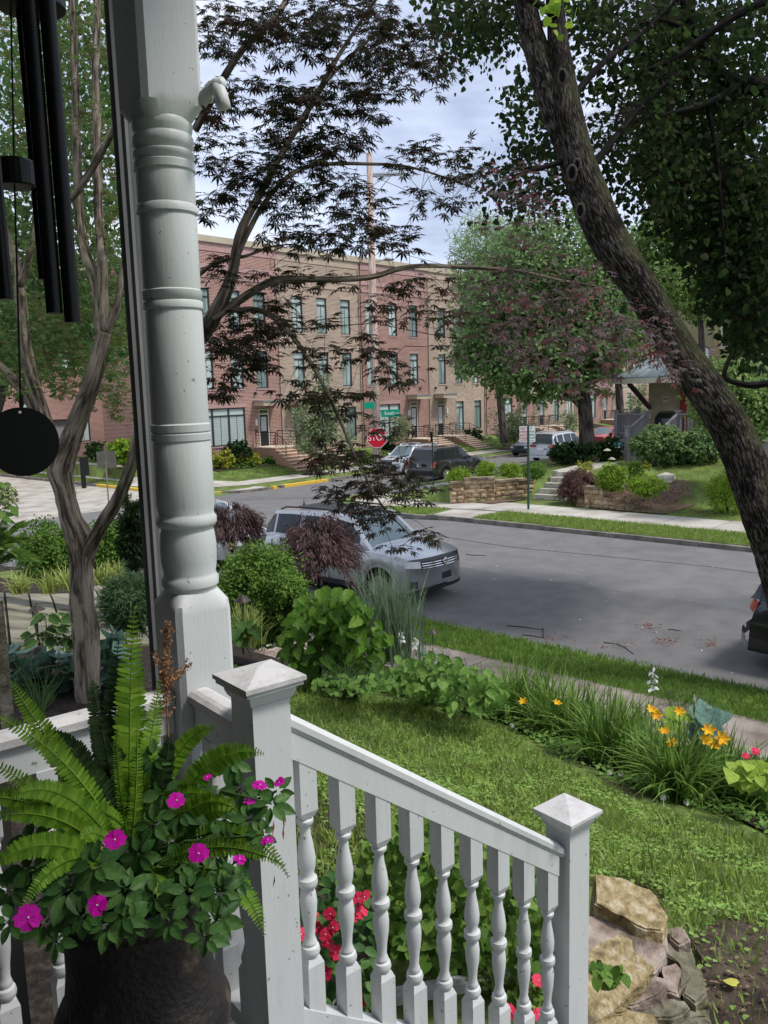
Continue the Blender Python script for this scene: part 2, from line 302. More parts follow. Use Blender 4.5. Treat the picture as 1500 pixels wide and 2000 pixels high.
MT['L_streetlight'] = leafmat('bright_willowy_leaf', [(.20, .33, .13), (.28, .41, .18), (.36, .48, .24)], .45)
MT['L_young'] = leafmat('young_tree_leaf', [(.15, .21, .09), (.24, .30, .15), (.38, .43, .28)], .45)
MT['L_back'] = leafmat('backdrop_tree_leaf', [(.12, .20, .05), (.19, .29, .08), (.30, .40, .14)], .45)
MT['L_leftback'] = leafmat('left_backdrop_leaf', [(.04, .09, .025), (.07, .14, .04), (.12, .21, .07), (.05, .10, .03)], .5)
MT['L_box'] = leafmat('boxwood_leaf', [(.06, .14, .02), (.10, .20, .03), (.20, .32, .06), (.07, .15, .025)], .35)
MT['L_boxbright'] = leafmat('bright_boxwood_leaf', [(.14, .26, .025), (.22, .35, .035), (.30, .42, .05)], .4)
MT['L_yew'] = leafmat('dark_yew_leaf', [(.014, .035, .010), (.022, .055, .014), (.035, .08, .02)], .3)
MT['L_gold'] = leafmat('gold_shrub_leaf', [(.28, .32, .04), (.42, .42, .06), (.22, .29, .04)], .4)
MT['L_lace'] = leafmat('laceleaf_purple', [(.09, .055, .055), (.14, .085, .085), (.22, .13, .135), (.08, .065, .05)], .35)
MT['L_lacebrown'] = leafmat('laceleaf_brown', [(.10, .055, .045), (.15, .085, .07), (.20, .12, .10)], .35)
MT['L_hydra'] = leafmat('hydrangea_leaf', [(.085, .19, .02), (.13, .26, .03), (.06, .145, .018), (.20, .35, .045)], .4, .42)
MT['L_weigela'] = leafmat('broad_garden_leaf', [(.11, .23, .04), (.17, .31, .06), (.25, .40, .10)], .4)
MT['L_hostablue'] = leafmat('blue_hosta_leaf', [(.10, .19, .15), (.13, .23, .18), (.17, .27, .21)], .25, .45)
MT['L_hosta'] = leafmat('green_hosta_leaf', [(.055, .12, .03), (.075, .15, .035)], .3)
MT['L_hostaedge'] = leafmat('cream_hosta_margin', [(.40, .45, .22), (.48, .52, .28)], .3)
MT['L_lime'] = leafmat('lime_hosta_leaf', [(.24, .36, .05), (.32, .44, .07)], .35)
MT['L_lirio'] = leafmat('yellow_green_blade', [(.26, .34, .08), (.42, .48, .13), (.55, .58, .22), (.16, .24, .06)], .35)
MT['L_lily'] = leafmat('daylily_blade', [(.09, .19, .03), (.15, .27, .05), (.26, .39, .09), (.07, .14, .03)], .35)
MT['L_grassy'] = leafmat('blue_green_blade', [(.13, .20, .11), (.19, .27, .16), (.27, .34, .22)], .35)
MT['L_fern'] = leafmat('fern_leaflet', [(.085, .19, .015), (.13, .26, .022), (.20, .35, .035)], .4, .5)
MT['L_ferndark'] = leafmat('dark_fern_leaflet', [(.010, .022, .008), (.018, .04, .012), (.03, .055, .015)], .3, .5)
MT['L_imp'] = leafmat('impatiens_leaf', [(.04, .10, .028), (.065, .15, .04), (.10, .20, .055)], .3, .4)
MT['L_conifer'] = leafmat('cypress_spray', [(.05, .10, .045), (.07, .13, .055), (.11, .19, .08)], .3)
MT['L_grass'] = leafmat('grass_blade', [(.16, .25, .045), (.23, .33, .062), (.31, .42, .095), (.40, .45, .20)], .4)
MT['L_grass2'] = leafmat('verge_grass_blade', [(.11, .21, .035), (.155, .27, .045), (.20, .32, .07)], .4)
MT['L_clover'] = leafmat('clover_leaf', [(.17, .30, .065), (.24, .39, .09), (.34, .49, .14)], .4)
MT['L_dead2'] = leafmat('yellow_fallen_leaf', [(.62, .60, .12), (.6, .58, .14)], .2)
MT['L_rust'] = leafmat('rusty_blossom', [(.16, .06, .045), (.22, .09, .06)], .1)
MT['petaldry2'] = leafmat('orange_withered', [(.5, .2, .05), (.42, .17, .06)], .3)
MT['greenstalk'] = mat('green_stalk', (.06, .12, .03), .7)
MT['L_straw'] = leafmat('straw_bits', [(.20, .15, .09), (.12, .08, .05), (.30, .25, .13)], .2)
MT['L_dead'] = leafmat('fallen_leaf', [(.45, .40, .10), (.25, .12, .06), (.18, .09, .05)], .2)
# ---------------------------------------------------------------- object helpers
def tag(o, label=None, cat=None, group=None, kind=None):
    if label: o['label'] = label
    if cat: o['category'] = cat
    if group: o['group'] = group
    if kind: o['kind'] = kind
    return o
def wm(o):
    m = o.matrix_parent_inverse @ o.matrix_basis if o.parent else o.matrix_basis
    return wm(o.parent) @ m if o.parent else m
def adopt(o, parent):
    """make o a child of parent without moving it"""
    if parent is not None:
        o.parent = parent; o.matrix_parent_inverse = wm(parent).inverted()
    return o
def thing(name, label, cat, loc=(0, 0, 0), group=None, rz=0):
    o = bpy.data.objects.new(name, None); col.objects.link(o); o.location = Vector([float(v) for v in loc]); o.rotation_euler.z = rz
    o.empty_display_size = .1
    return tag(o, label, cat, group)
def link(name, me, parent=None, mw=None):
    o = bpy.data.objects.new(name, me); col.objects.link(o)
    if mw is not None: o.matrix_basis = mw
    return adopt(o, parent)
class MB:
    """collects shapes and links them as ONE mesh object"""
    def __init__(s, frame=None): s.v = []; s.f = []; s.uv = {}; s.M = frame; s.fm = []; s.mi = 0
    def add(s, vs, fs):
        b = len(s.v)
        for v in vs:
            if s.M is not None: v = s.M @ Vector([float(q) for q in v])
            s.v.append((float(v[0]), float(v[1]), float(v[2])))
        for f in fs: s.f.append(tuple(b+i for i in f)); s.fm.append(s.mi)
        return s
    def box(s, x0, x1, y0, y1, z0, z1):
        return s.add([(x0, y0, z0), (x1, y0, z0), (x1, y1, z0), (x0, y1, z0), (x0, y0, z1), (x1, y0, z1), (x1, y1, z1), (x0, y1, z1)],
                     [(0, 3, 2, 1), (4, 5, 6, 7), (0, 1, 5, 4), (1, 2, 6, 5), (2, 3, 7, 6), (3, 0, 4, 7)])
    def cbox(s, c, d): return s.box(c[0]-d[0]/2, c[0]+d[0]/2, c[1]-d[1]/2, c[1]+d[1]/2, c[2]-d[2]/2, c[2]+d[2]/2)
    def beam(s, p, q, w, h, up=(0, 0, 1)):
        p, q = Vector([float(t) for t in p]), Vector([float(t) for t in q]); d = (q-p).normalized(); u = Vector(up); x = d.cross(u).normalized(); y = x.cross(d)
        vs = [a + x*sx*w/2 + y*sy*h/2 for a in (p, q) for sx, sy in ((-1, -1), (1, -1), (1, 1), (-1, 1))]
        return s.add(vs, [(0, 1, 2, 3), (7, 6, 5, 4), (0, 4, 5, 1), (1, 5, 6, 2), (2, 6, 7, 3), (3, 7, 4, 0)])
    def tube(s, pts, rad, n=8, cap=True, wob=0.):
        pts = [Vector([float(t) for t in p]) for p in pts]; k = len(pts)
        if not hasattr(rad, '__len__'): rad = [rad]*k
        vs = []; prev = None; L = 0; uvr = []
        for i, p in enumerate(pts):
            d = (pts[min(i+1, k-1)]-pts[max(i-1, 0)]).normalized()
            if prev is None: x = d.orthogonal().normalized()
            else: x = (prev - d*prev.dot(d)).normalized()
            prev = x; y = d.cross(x)
            if i: L += (p-pts[i-1]).length
            for j in range(n):
                a = 2*math.pi*j/n; r = rad[i]*(1+(random.uniform(-wob, wob) if wob else 0))
                vs.append(p + (x*math.cos(a)+y*math.sin(a))*r)
            uvr.append(L)
        fs = []; b0 = len(s.f)
        for i in range(k-1):
            for j in range(n):
                fs.append((i*n+j, i*n+(j+1) % n, (i+1)*n+(j+1) % n, (i+1)*n+j))
                c = 2*math.pi*max(rad)
                s.uv[b0+len(fs)-1] = ((j/n*c, uvr[i]), ((j+1)/n*c, uvr[i]), ((j+1)/n*c, uvr[i+1]), (j/n*c, uvr[i+1]))
        if cap: fs += [tuple(range(n))[::-1], tuple((k-1)*n+j for j in range(n))]
        return s.add(vs, fs)
    def lathe(s, prof, c=(0, 0, 0), n=24, sq=None):
        """prof: (radius, z); sq optional squareness per ring 0..1"""
        vs = []
        for i, (r, z) in enumerate(prof):
            q = 0 if sq is None else sq[i]
            for j in range(n):
                a = 2*math.pi*(j+.5)/n; ca, sa = math.cos(a), math.sin(a)
                k = 1/max(abs(ca), abs(sa)); rr = r*((1-q)+q*k)
                vs.append((c[0]+rr*ca, c[1]+rr*sa, c[2]+z))
        fs = [(i*n+j, i*n+(j+1) % n, (i+1)*n+(j+1) % n, (i+1)*n+j) for i in range(len(prof)-1) for j in range(n)]
        fs += [tuple(range(n))[::-1], tuple((len(prof)-1)*n+j for j in range(n))]
        return s.add(vs, fs)
    def prism(s, poly, z0, z1):
        n = len(poly); vs = [(x, y, z0) for x, y in poly]+[(x, y, z1) for x, y in poly]
        return s.add(vs, [tuple(range(n))[::-1], tuple(range(n, 2*n))]+[(i, (i+1) % n, n+(i+1) % n, n+i) for i in range(n)])
    def mesh(s, name, mats, smooth=False):
        me = bpy.data.meshes.new(name); me.from_pydata(s.v, [], s.f)
        if not isinstance(mats, (list, tuple)): mats = [mats]
        for m in mats: me.materials.append(MT[m])
        if len(mats) > 1: me.polygons.foreach_set('material_index', s.fm)
        if s.uv:
            ul = me.uv_layers.new(name='UVMap')
            for pi, u in s.uv.items():
                for k, li in enumerate(me.polygons[pi].loop_indices): ul.data[li].uv = u[k]
        if smooth: 
            me.polygons.foreach_set('use_smooth', [True]*len(me.polygons))
            if smooth != 1: me.set_sharp_from_angle(angle=R_(smooth))
        me.validate(); me.update()
        return me
    def build(s, name, mats, parent=None, smooth=False, mw=None): return link(name, s.mesh(name, mats, smooth), parent, mw)
def npmesh(name, V, F, matname, smooth=False):
    """V (n,3), F (m,k) arrays"""
    me = bpy.data.meshes.new(name); V = np.asarray(V, np.float32); F = np.asarray(F, np.int32); m, k = F.shape
    me.vertices.add(len(V)); me.vertices.foreach_set('co', V.ravel())
    me.loops.add(m*k); me.loops.foreach_set('vertex_index', F.ravel())
    me.polygons.add(m); me.polygons.foreach_set('loop_start', np.arange(0, m*k, k, dtype=np.int32)); me.polygons.foreach_set('loop_total', np.full(m, k, np.int32))
    if smooth: me.polygons.foreach_set('use_smooth', np.ones(m, bool))
    me.materials.append(MT[matname]); me.update(); return me
def unit(a): return a/np.maximum(np.linalg.norm(a, axis=-1, keepdims=True), 1e-9)
def rotfrom(t, n):
    """columns: side, tip direction, face normal"""
    t = unit(t); n = unit(n - (n*t).sum(-1, keepdims=True)*t); b = np.cross(t, n); return np.stack([b, t, n], -1)
def scatter(tpl, pos, t, n, sc):
    V, F = tpl; Rm = rotfrom(t, n); k = len(pos)
    sc = np.asarray(sc)
    if sc.ndim == 0: sc = np.full(k, float(sc))
    W = np.einsum('kij,vj->kvi', Rm, V)*sc[:, None, None] + pos[:, None, :]
    FF = F[None]+(np.arange(k)*len(V))[:, None, None]
    return W.reshape(-1, 3), FF.reshape(-1, F.shape[1])
def rnd(k): return RNG.random(k)
def rvec(k): return unit(RNG.normal(size=(k, 3)))
# leaf shapes (tip along +Y, face +Z, unit length)
def tpl_star(lobes=((-118, .5), (-78, .74), (-38, .93), (0, 1.), (38, .93), (78, .74), (118, .5)), w=.125, sag=.22):
    V = [(0, 0, 0)]; F = []
    for a, L in lobes:
        a = R_(a); d = np.array([math.sin(a), math.cos(a)]); s = np.array([d[1], -d[0]])
        i = len(V); m = d*L*.42
        V += [(*(m-s*w*L), -.02), (*(d*L), -sag*L), (*(m+s*w*L), -.02)]; F.append((0, i+2, i+1, i))
    return np.array(V)*[.62, .62, .62]+[0, .3, 0], np.array(F)
def tpl_oval(w=.28, fold=.08, sag=.15, c=.45):
    V = np.array([(0, 0, 0), (w*.75, .2, fold*.7), (w, c, fold), (w*.72, .78, fold*.6-sag*.5), (0, 1, -sag), (-w*.72, .78, fold*.6-sag*.5), (-w, c, fold), (-w*.75, .2, fold*.7), (0, .5, 0)])
    return V, np.array([(0, 1, 2, 8), (8, 2, 3, 4), (0, 8, 6, 7), (8, 4, 5, 6)])
def tpl_heart():
    V = np.array([(0, .06, 0), (.22, -.04, .05), (.44, .2, .07), (.36, .6, .02), (0, 1, -.15), (-.36, .6, .02), (-.44, .2, .07), (-.22, -.04, .05), (0, .5, -.02)])
    return V, np.array([(0, 1, 2, 8), (8, 2, 3, 4), (0, 8, 6, 7), (8, 4, 5, 6)])
TQ = (np.array([(0, 0, 0), (.32, .5, .06), (0, 1, -.1), (-.32, .5, .06)]), np.array([(0, 1, 2, 3)]))
TN = (np.array([(0, 0, 0), (.09, .5, .03), (0, 1, -.1), (-.09, .5, .03)]), np.array([(0, 1, 2, 3)]))
TT = (np.array([(-.06, 0, 0), (.06, 0, 0), (.03, .6, .02), (.0, 1, -.1)]), np.array([(0, 1, 2, 3)]))
TSTAR, TOVAL, THEART = tpl_star(), tpl_oval(), tpl_heart()
TSTAR5 = tpl_star(((-100, .6), (-50, .85), (0, 1.), (50, .85), (100, .6)), .16)
def merge(parts):
    Vs, Fs, b = [], [], 0
    for V, F in parts: Vs.append(V); Fs.append(F+b); b += len(V)
    return np.concatenate(Vs), np.concatenate(Fs)
def leaves(name, tpl, pos, t, n, sc, matname, parent, parts=0, label=None, piece='leaf'):
    """the nearest ones as leaf parts sharing one mesh, the rest as one stuff part"""
    pos = np.asarray(pos, float); sc = np.broadcast_to(np.asarray(sc, float), (len(pos),)).copy()
    order = np.argsort(np.linalg.norm(pos-EYEP, axis=1)/sc) if parts else np.arange(len(pos))
    a, b = order[:parts], order[parts:]
    if parts:
        me = npmesh(piece, tpl[0], tpl[1], matname); Rm = rotfrom(t, n); pw = wm(parent).inverted()
        for i in a:
            o = bpy.data.objects.new(piece, me); col.objects.link(o)
            M_ = Matrix(Rm[i].tolist()).to_4x4() @ Matrix.Scale(float(sc[i]), 4); M_.translation = Vector(pos[i].tolist())
            o.parent = parent; o.matrix_parent_inverse = pw; o.matrix_basis = M_
    if len(b):
        V, F = scatter(tpl, pos[b], t[b], n[b], sc[b]); o = link(name, npmesh(name, V, F, matname), parent)
        o['kind'] = 'stuff'
        return o
def poly_in(poly, x, y):
    c = False; n = len(poly); j = n-1
    for i in range(n):
        xi, yi = poly[i]; xj, yj = poly[j]
        if (yi > y) != (yj > y) and x < (xj-xi)*(y-yi)/(yj-yi)+xi: c = not c
        j = i
    return c
def sample_poly(poly, k):
    xs = [p[0] for p in poly]; ys = [p[1] for p in poly]; out = []
    while len(out) < k:
        x, y = random.uniform(min(xs), max(xs)), random.uniform(min(ys), max(ys))
        if poly_in(poly, x, y): out.append((x, y))
    return out
def twigs(name, segs, matname, parent, kind='stuff'):
    """thin three sided tapering twigs; segs: (p, q, r0, r1) with a bend"""
    V = []; F = []
    for p, q, r0, r1 in segs:
        p, q = np.asarray(p), np.asarray(q); L = np.linalg.norm(q-p)
        mids = [p, p+(q-p)*.33+np.array([0, 0, .07*L])+RNG.normal(size=3)*.05*L, p+(q-p)*.68+np.array([0, 0, .08*L])+RNG.normal(size=3)*.04*L, q]
        d = unit(q-p); x = unit(np.cross(d, [.3, .2, 1.])); y = np.cross(d, x); b = len(V)
        for i, m in enumerate(mids):
            r = r0+(r1-r0)*i/3
            for j in range(3):
                a = 2*math.pi*j/3; V.append(m+(x*math.cos(a)+y*math.sin(a))*r)
        for i in range(3):
            for j in range(3): F.append((b+i*3+j, b+i*3+(j+1) % 3, b+i*3+3+(j+1) % 3, b+i*3+3+j))
    if not F: return
    o = link(name, npmesh(name, V, F, matname), parent); o['kind'] = kind; return o
def smooth_path(pts, k=5):
    """Catmull-Rom through points carrying radius in the last slot"""
    P_ = [np.asarray(p, float) for p in pts]; P_ = [2*P_[0]-P_[1]]+P_+[2*P_[-1]-P_[-2]]; out = []
    for i in range(1, len(P_)-2):
        for j in range(k):
            t = j/k; a, b, c, d = P_[i-1:i+3]
            out.append(.5*(2*b+(c-a)*t+(2*a-5*b+4*c-d)*t*t+(3*b-a-3*c+d)*t**3))
    out.append(P_[-2]); return np.array(out)
# ================================================================= THE GROUND
def sheet(name, xs, ys, dz, matname, zf=T, kind='structure', parent=None):
    V = np.array([(x, y, zf(x, y)+dz) for y in ys for x in xs]); nx = len(xs)
    F = np.array([(j*nx+i, j*nx+i+1, (j+1)*nx+i+1, (j+1)*nx+i) for j in range(len(ys)-1) for i in range(nx-1)])
    o = link(name, npmesh(name, V, F, matname, True), parent)
    if kind: o['kind'] = kind
    return o
def patch(name, poly, dz, matname, zf=T, step=1.0, skirt=.0, kind='structure', parent=None, top=0.):
    bm = bmesh.new(); f = bm.faces.new([bm.verts.new((x, y, 0)) for x, y in poly])
    x0, x1 = min(p[0] for p in poly), max(p[0] for p in poly); y0, y1 = min(p[1] for p in poly), max(p[1] for p in poly)
    for ax, lo, hi in ((0, x0, x1), (1, y0, y1)):
        v = math.floor(lo/step)*step+step
        while v < hi-1e-4:
            co = [0, 0, 0]; co[ax] = v; no = [0, 0, 0]; no[ax] = 1
            bmesh.ops.bisect_plane(bm, geom=bm.verts[:]+bm.edges[:]+bm.faces[:], plane_co=co, plane_no=no); v += step
    if skirt:
        be = [e for e in bm.edges if e.is_boundary]
        r = bmesh.ops.extrude_edge_only(bm, edges=be); low = {v for v in r['geom'] if isinstance(v, bmesh.types.BMVert)}
    else: low = set()
    for v in bm.verts: v.co.z = zf(v.co.x, v.co.y)+dz-(skirt if v in low else 0)
    bmesh.ops.triangulate(bm, faces=bm.faces); bmesh.ops.recalc_face_normals(bm, faces=bm.faces)
    me = bpy.data.meshes.new(name); bm.to_mesh(me); bm.free(); me.materials.append(MT[matname])
    o = link(name, me, parent)
    if kind: o['kind'] = kind
    return o
def arc(cx, cy, r, a0, a1, n=8): return [(cx+r*math.cos(R_(a0+(a1-a0)*i/n)), cy+r*math.sin(R_(a0+(a1-a0)*i/n))) for i in range(n+1)]
S_ = lambda x, y: street(y)
xs = [-300, -120, -50, -20]+list(np.arange(-10, 23.9, .75))+list(np.arange(24, 28, .2))+list(np.arange(28, 60, .75))+[70, 90, 130, 200, 400]
ys = [-300, -120, -50, -20]+sorted(set([float(v) for v in np.arange(-10, 11, .75)]+[float(v) for v in np.arange(11, 20.6, .2)]+[float(v) for v in np.arange(21, 46, .75)]+[16., 34., 37.3]))+[50, 56, 62, 80, 120, 250, 500]
sheet('ground', xs, ys, -.012, 'turf')
NK, FK = 11.2, 20.85
road = [(NK, -60), (FK, -60), (FK, 19.4)]+arc(26.6, 19.4, 5.75, 180, 90)[1:]+[(140, 25.15), (140, 33.5)]+[(28.6, 33.5)]+arc(28.6, 37.5, 4, 270, 180)[1:]+[(24.6, 70), (10, 70), (10, 34), (-60, 34), (-60, 22.2), (6.2, 22.2)]+arc(6.2, 17.2, 5, 90, 0)[1:]
# ground under the carriageway is lowered by the sheet offset; the asphalt lies on it
patch('road', road, .0, 'asphalt', S_, 2.0)
patch('road_strip', [(NK+.02, -58), (15.4, -58), (15.5, 18), (NK+.02, 17)], .004, 'asphalt2', S_, 2.)
for pts in ([(18.8, 18), (18.2, 12), (18.7, 7), (18.3, 1)],):
    L_ = [(x-.012+random.uniform(-.006, .006), y) for x, y in pts]+[(x+.015, y+.01) for x, y in reversed(pts)]
    patch('tar_seam', L_, .008, 'asphaltseam', S_, 2.)
patch('worn_paving', [(12.5, 34.5), (24.4, 34.3), (24.4, 69), (12.5, 69)], .004, 'concrete', S_, 3.0)
# far block: verge, pavement, corner
kb = thing('kerb', 'long low stone kerb edging the grass verge over the road', 'kerb', (FK, 0, 0))
y = -12.
while y < 19.2:
    L = random.uniform(2.0, 2.6); m = MB(); z = street(y)
    m.box(FK-.0, FK+.14, y+.01, y+L-.02, z-.12, z+.125+random.uniform(-.012, .012)); m.build('kerb_stone', 'kerb', kb); y += L
kb2 = thing('kerb', 'curved pale kerb round the street corner by the stop sign', 'kerb', (23, 24, 0))
ak = arc(26.6, 19.4, 5.75, 178, 92, 7)
for i in range(len(ak)-1):
    (x0, y0), (x1, y1) = ak[i], ak[i+1]; m = MB(); m.beam((x0, y0, street(y0)+.04), (x1, y1, street(y1)+.04), .15, .2); m.build('kerb_stone', 'kerb', kb2)
m = MB(); m.box(26.6, 90, 25.1, 25.25, street(25)-.1, street(25)+.13); m.build('kerb_stone', 'kerb', kb2)
patch('verge_over_road', [(FK+.15, -14), (22.55, -14), (22.55, 15.0), (FK+.15, 15.3)], .13, 'turf', S_, 2., .2)
patch('verge_at_corner', [(FK+.15, 17.0), (22.55, 17.2), (22.7, 19.5), (21.6, 21.6), (FK+.2, 19.3)], .13, 'turf', S_, 1., .2)
walk = thing('pavement', 'pale concrete pavement of separate slabs beyond the far verge', 'pavement', (23.4, 0, 0))
y = -14.
k = 0
while y < 17.5:
    patch('pavement_slab', [(22.57, y+.01), (24.35, y+.01), (24.35, y+1.48), (22.57, y+1.48)], .15, 'concrete', S_, 3., .15, None, walk); y += 1.5
walk['kind'] = 'structure'; del walk['category']; del walk['label']
patch('corner_pavement', [(22.57, 17.5), (24.9, 17.5), (26.3, 20), (30, 22.9), (60, 22.9), (60, 24.2), (26.8, 24.2), (24.0, 23.2), (22.75, 21.4), (22.72, 19.5)], .14, 'concrete', S_, 1.5, .15)
patch('crossing_ramp', [(FK+.02, 15.34), (22.56, 15.04), (22.56, 17.16), (FK+.02, 16.96)], .12, 'concrete', S_, 1.5, .15)
patch('corner_grass', [(26.8, 24.22), (60, 24.22), (60, 25.09), (26.8, 25.09)], .14, 'turf', S_, 1.5, .15)
patch('corner_grass_patch', [(22.0, 21.8), (22.75, 21.45), (23.95, 23.25), (26.5, 24.3), (26.5, 25.05), (24.3, 24.5)], .14, 'turf', S_, 1., .15)
patch('driveway', [(28.5, 19.6), (36, 19.6), (36, 22.8), (30.1, 22.8)], .19, 'asphalt', S_, 1.5, .2)
# block beyond the cross street
ky = 33.5
kc = thing('kerb', 'kerb with yellow painted stretches before the brick townhouses', 'kerb', (30, ky, -.8))
def X_at(px, py, Y=33.5):
    r = ray(px, py); return float(r[0]/r[1]*Y)
x50 = max(28.9, X_at(500, 955))
marks = [(28.62, x50, 'kerbyellow'), (x50, X_at(548, 951), 'rampred'), (X_at(548, 951), X_at(556, 951), 'kerb'), (X_at(556, 951), X_at(642, 942), 'kerbyellow'), (X_at(642, 942), 130, 'kerb')]
for x0, x1, mt in marks:
    m = MB(); h = .03 if mt == 'rampred' else .14
    m.box(x0+.01, x1-.01, ky, ky+(.9 if mt == 'rampred' else .28), street(ky)-.1, street(ky)+h); m.build({'kerb': 'kerb_stone', 'kerbyellow': 'yellow_kerb_section', 'rampred': 'red_tactile_ramp'}[mt], mt, kc)
ac = [(24.55, 62), (24.55, 50), (24.55, 44)]+arc(28.5, 37.5, 3.95, 180, 268, 7)
patch('lane_corner', ac[2:]+[(28.5, 35.5), (26.3, 36.7), (24.9, 41)], .13, 'concrete', S_, 3., .2)
kd = thing('kerb', 'curving kerb at the side lane with a yellow painted middle', 'kerb', (24.5, 40, -.9))
for i in range(len(ac)-1):
    (x0, y0), (x1, y1) = ac[i], ac[i+1]; m = MB(); m.beam((x0, y0, street(y0)+.04), (x1, y1, street(y1)+.04), .26, .2); m.build('kerb_stone' if i < 2 or i > 6 else 'yellow_kerb_section', 'kerb' if i < 2 or i > 6 else 'kerbyellow', kd)
patch('townhouse_lawn', [(27.7, 37.3), (130, 37.3), (130, 42.2), (29.8, 42.2), (29.0, 56), (27.7, 56)], .0, 'turf', T, 1.5)
patch('townhouse_pavement', [(24.75, 41), (26.3, 36.6), (28.4, 35.4), (130, 35.4), (130, 37.25), (29.2, 37.25), (28.2, 38.2), (27.6, 41), (27.6, 62), (25.9, 62), (25.9, 44)], .015, 'concrete', T, 3.)
patch('lane_verge', [(24.7, 41.2), (25.8, 44), (25.8, 62), (24.7, 62)], .02, 'turf', T, 3.)
bed_t = patch('planting_bed', [(29.6, 39.6), (34.2, 39.4), (34.3, 42.05), (29.6, 42.05)], .02, 'mulch', T, .75)
for x0 in (45.6, 52.9, 61, 68.4, 76): patch('planting_bed', [(x0-.3, 39.9), (x0+3.2, 39.9), (x0+3.2, 42.05), (x0-.3, 42.05)], .02, 'mulch', T, .75)
# near side: pavement, verge
nw = thing('pavement', 'old', 'pavement', (9.5, 0, .15)); nw['kind'] = 'structure'; del nw['category']; del nw['label']
y = -8.
while y < 16.5:
    patch('pavement_slab', [(8.78, y+.01), (10.05, y+.01), (10.05, y+1.49), (8.78, y+1.49)], .15, 'oldwalk', S_, 2., .12, None, nw); y += 1.5
patch('verge', [(10.05, -9), (11.1, -9), (11.1, 17.2), (10.05, 17.2)], .13, 'turf', S_, 1., .15)
kn = thing('kerb', 'low near kerb half hidden by verge grass', 'kerb', (11.15, 0, 0)); y = -9.
while y < 17.2:
    m = MB(); m.box(11.1, 11.22, y+.01, y+2.38, street(y)-.1, street(y)+.12); m.build('kerb_stone', 'kerb', kn); y += 2.4
patch('corner_verge', [(6.2, 21.9), (9.2, 21), (11.0, 17.4), (8.8, 17.3), (-40, 17.3), (-40, 21.9)], .14, 'turf', S_, 2., .2)
# entrance walk by the right edge of the picture: pebbled slab leading to the pavement
ew = patch('garden_walk', [tuple(GT(1500, 1392)[:2]), tuple(GT(1495, 1470)[:2]+np.array([1.6, -1.6])), tuple(GT(1440, 1490)[:2]), tuple(GT(1432, 1432)[:2])], .05, 'oldwalk', T, .4, .1)
# flower bed soil strip along the lawn
def GTL(pts): return [tuple(GT(*p)[:2]) for p in pts]
patch('flower_bed', GTL([(560, 1325), (700, 1340), (980, 1410), (1090, 1465), (1240, 1535), (1380, 1572), (1520, 1640), (1640, 1560), (1420, 1480), (1100, 1360), (860, 1285), (640, 1240), (470, 1220), (440, 1290)]), .012, 'mulch', T, .4)
patch('bare_soil', GTL([(1340, 1830), (1420, 1790), (1560, 1810), (1640, 1930), (1560, 2080), (1300, 2080), (1260, 1980), (1375, 1900)]), .012, 'soil', T, .3)
patch('shaded_soil', GTL([(575, 1600), (650, 1560), (760, 1580), (760, 1780), (740, 2050), (560, 2050)]), .012, 'soil', T, .3)
patch('garden_mulch', GTL([(-60, 1100), (300, 1135), (470, 1200), (430, 1330), (470, 1500), (560, 1700), (560, 2080), (-300, 2080), (-300, 1200)]), .010, 'mulch', T, .5)
# flagstone patio, each stone its own piece
pt = thing('patio', 'x', 'patio', GT(150, 1200)); del pt['label']; del pt['category']; pt['kind'] = 'structure'
quad = [GT(-40, 1175)[:2], GT(300, 1135)[:2], GT(420, 1215)[:2], GT(330, 1265)[:2]]
q4 = [np.array(GT(*p)[:2]) for p in ((-60, 1270), (-60, 1160), (250, 1140), (340, 1265))]
def qmap(u, v): return (1-u)*(1-v)*q4[0]+(1-u)*v*q4[1]+u*v*q4[2]+u*(1-v)*q4[3]
ub = [0]; 
while ub[-1] < 1: ub.append(ub[-1]+random.uniform(.12, .2))
ub[-1] = 1
for i in range(len(ub)-1):
    v = 0.
    while v < 1:
        dv = random.uniform(.13, .3); v1 = min(1, v+dv)
        c = [qmap(ub[i]+.006, v+.006), qmap(ub[i+1]-.006, v+.006), qmap(ub[i+1]-.006, v1-.006), qmap(ub[i]+.006, v1-.006)]
        z = [T(*q) for q in c]; h = .04+random.uniform(-.006, .006); m = MB()
        m.add([(*q, a-.03) for q, a in zip(c, z)]+[(*q, a+h) for q, a in zip(c, z)], [(0, 3, 2, 1), (4, 5, 6, 7), (0, 1, 5, 4), (1, 2, 6, 5), (2, 3, 7, 6), (3, 0, 4, 7)])
        m.build('flagstone', 'flag', pt); v = v1
# ================================================================= TOWNHOUSES
def wallgrid(m, x0, x1, z0, z1, y, holes, rev=.16):
    xs = sorted({x0, x1, *[h[0] for h in holes], *[h[1] for h in holes]}); zs = sorted({z0, z1, *[h[2] for h in holes], *[h[3] for h in holes]})
    for i in range(len(xs)-1):
        for j in range(len(zs)-1):
            cx, cz = (xs[i]+xs[i+1])/2, (zs[j]+zs[j+1])/2
            if any(h[0] < cx < h[1] and h[2] < cz < h[3] for h in holes): continue
            m.add([(xs[i], y, zs[j]), (xs[i+1], y, zs[j]), (xs[i+1], y, zs[j+1]), (xs[i], y, zs[j+1])], [(0, 1, 2, 3)])
    for a, b, c, d in holes:
        m.add([(a, y, c), (b, y, c), (b, y, d), (a, y, d), (a, y+rev, c), (b, y+rev, c), (b, y+rev, d), (a, y+rev, d)], [(0, 4, 5, 1), (1, 5, 6, 2), (2, 6, 7, 3), (3, 7, 4, 0)])
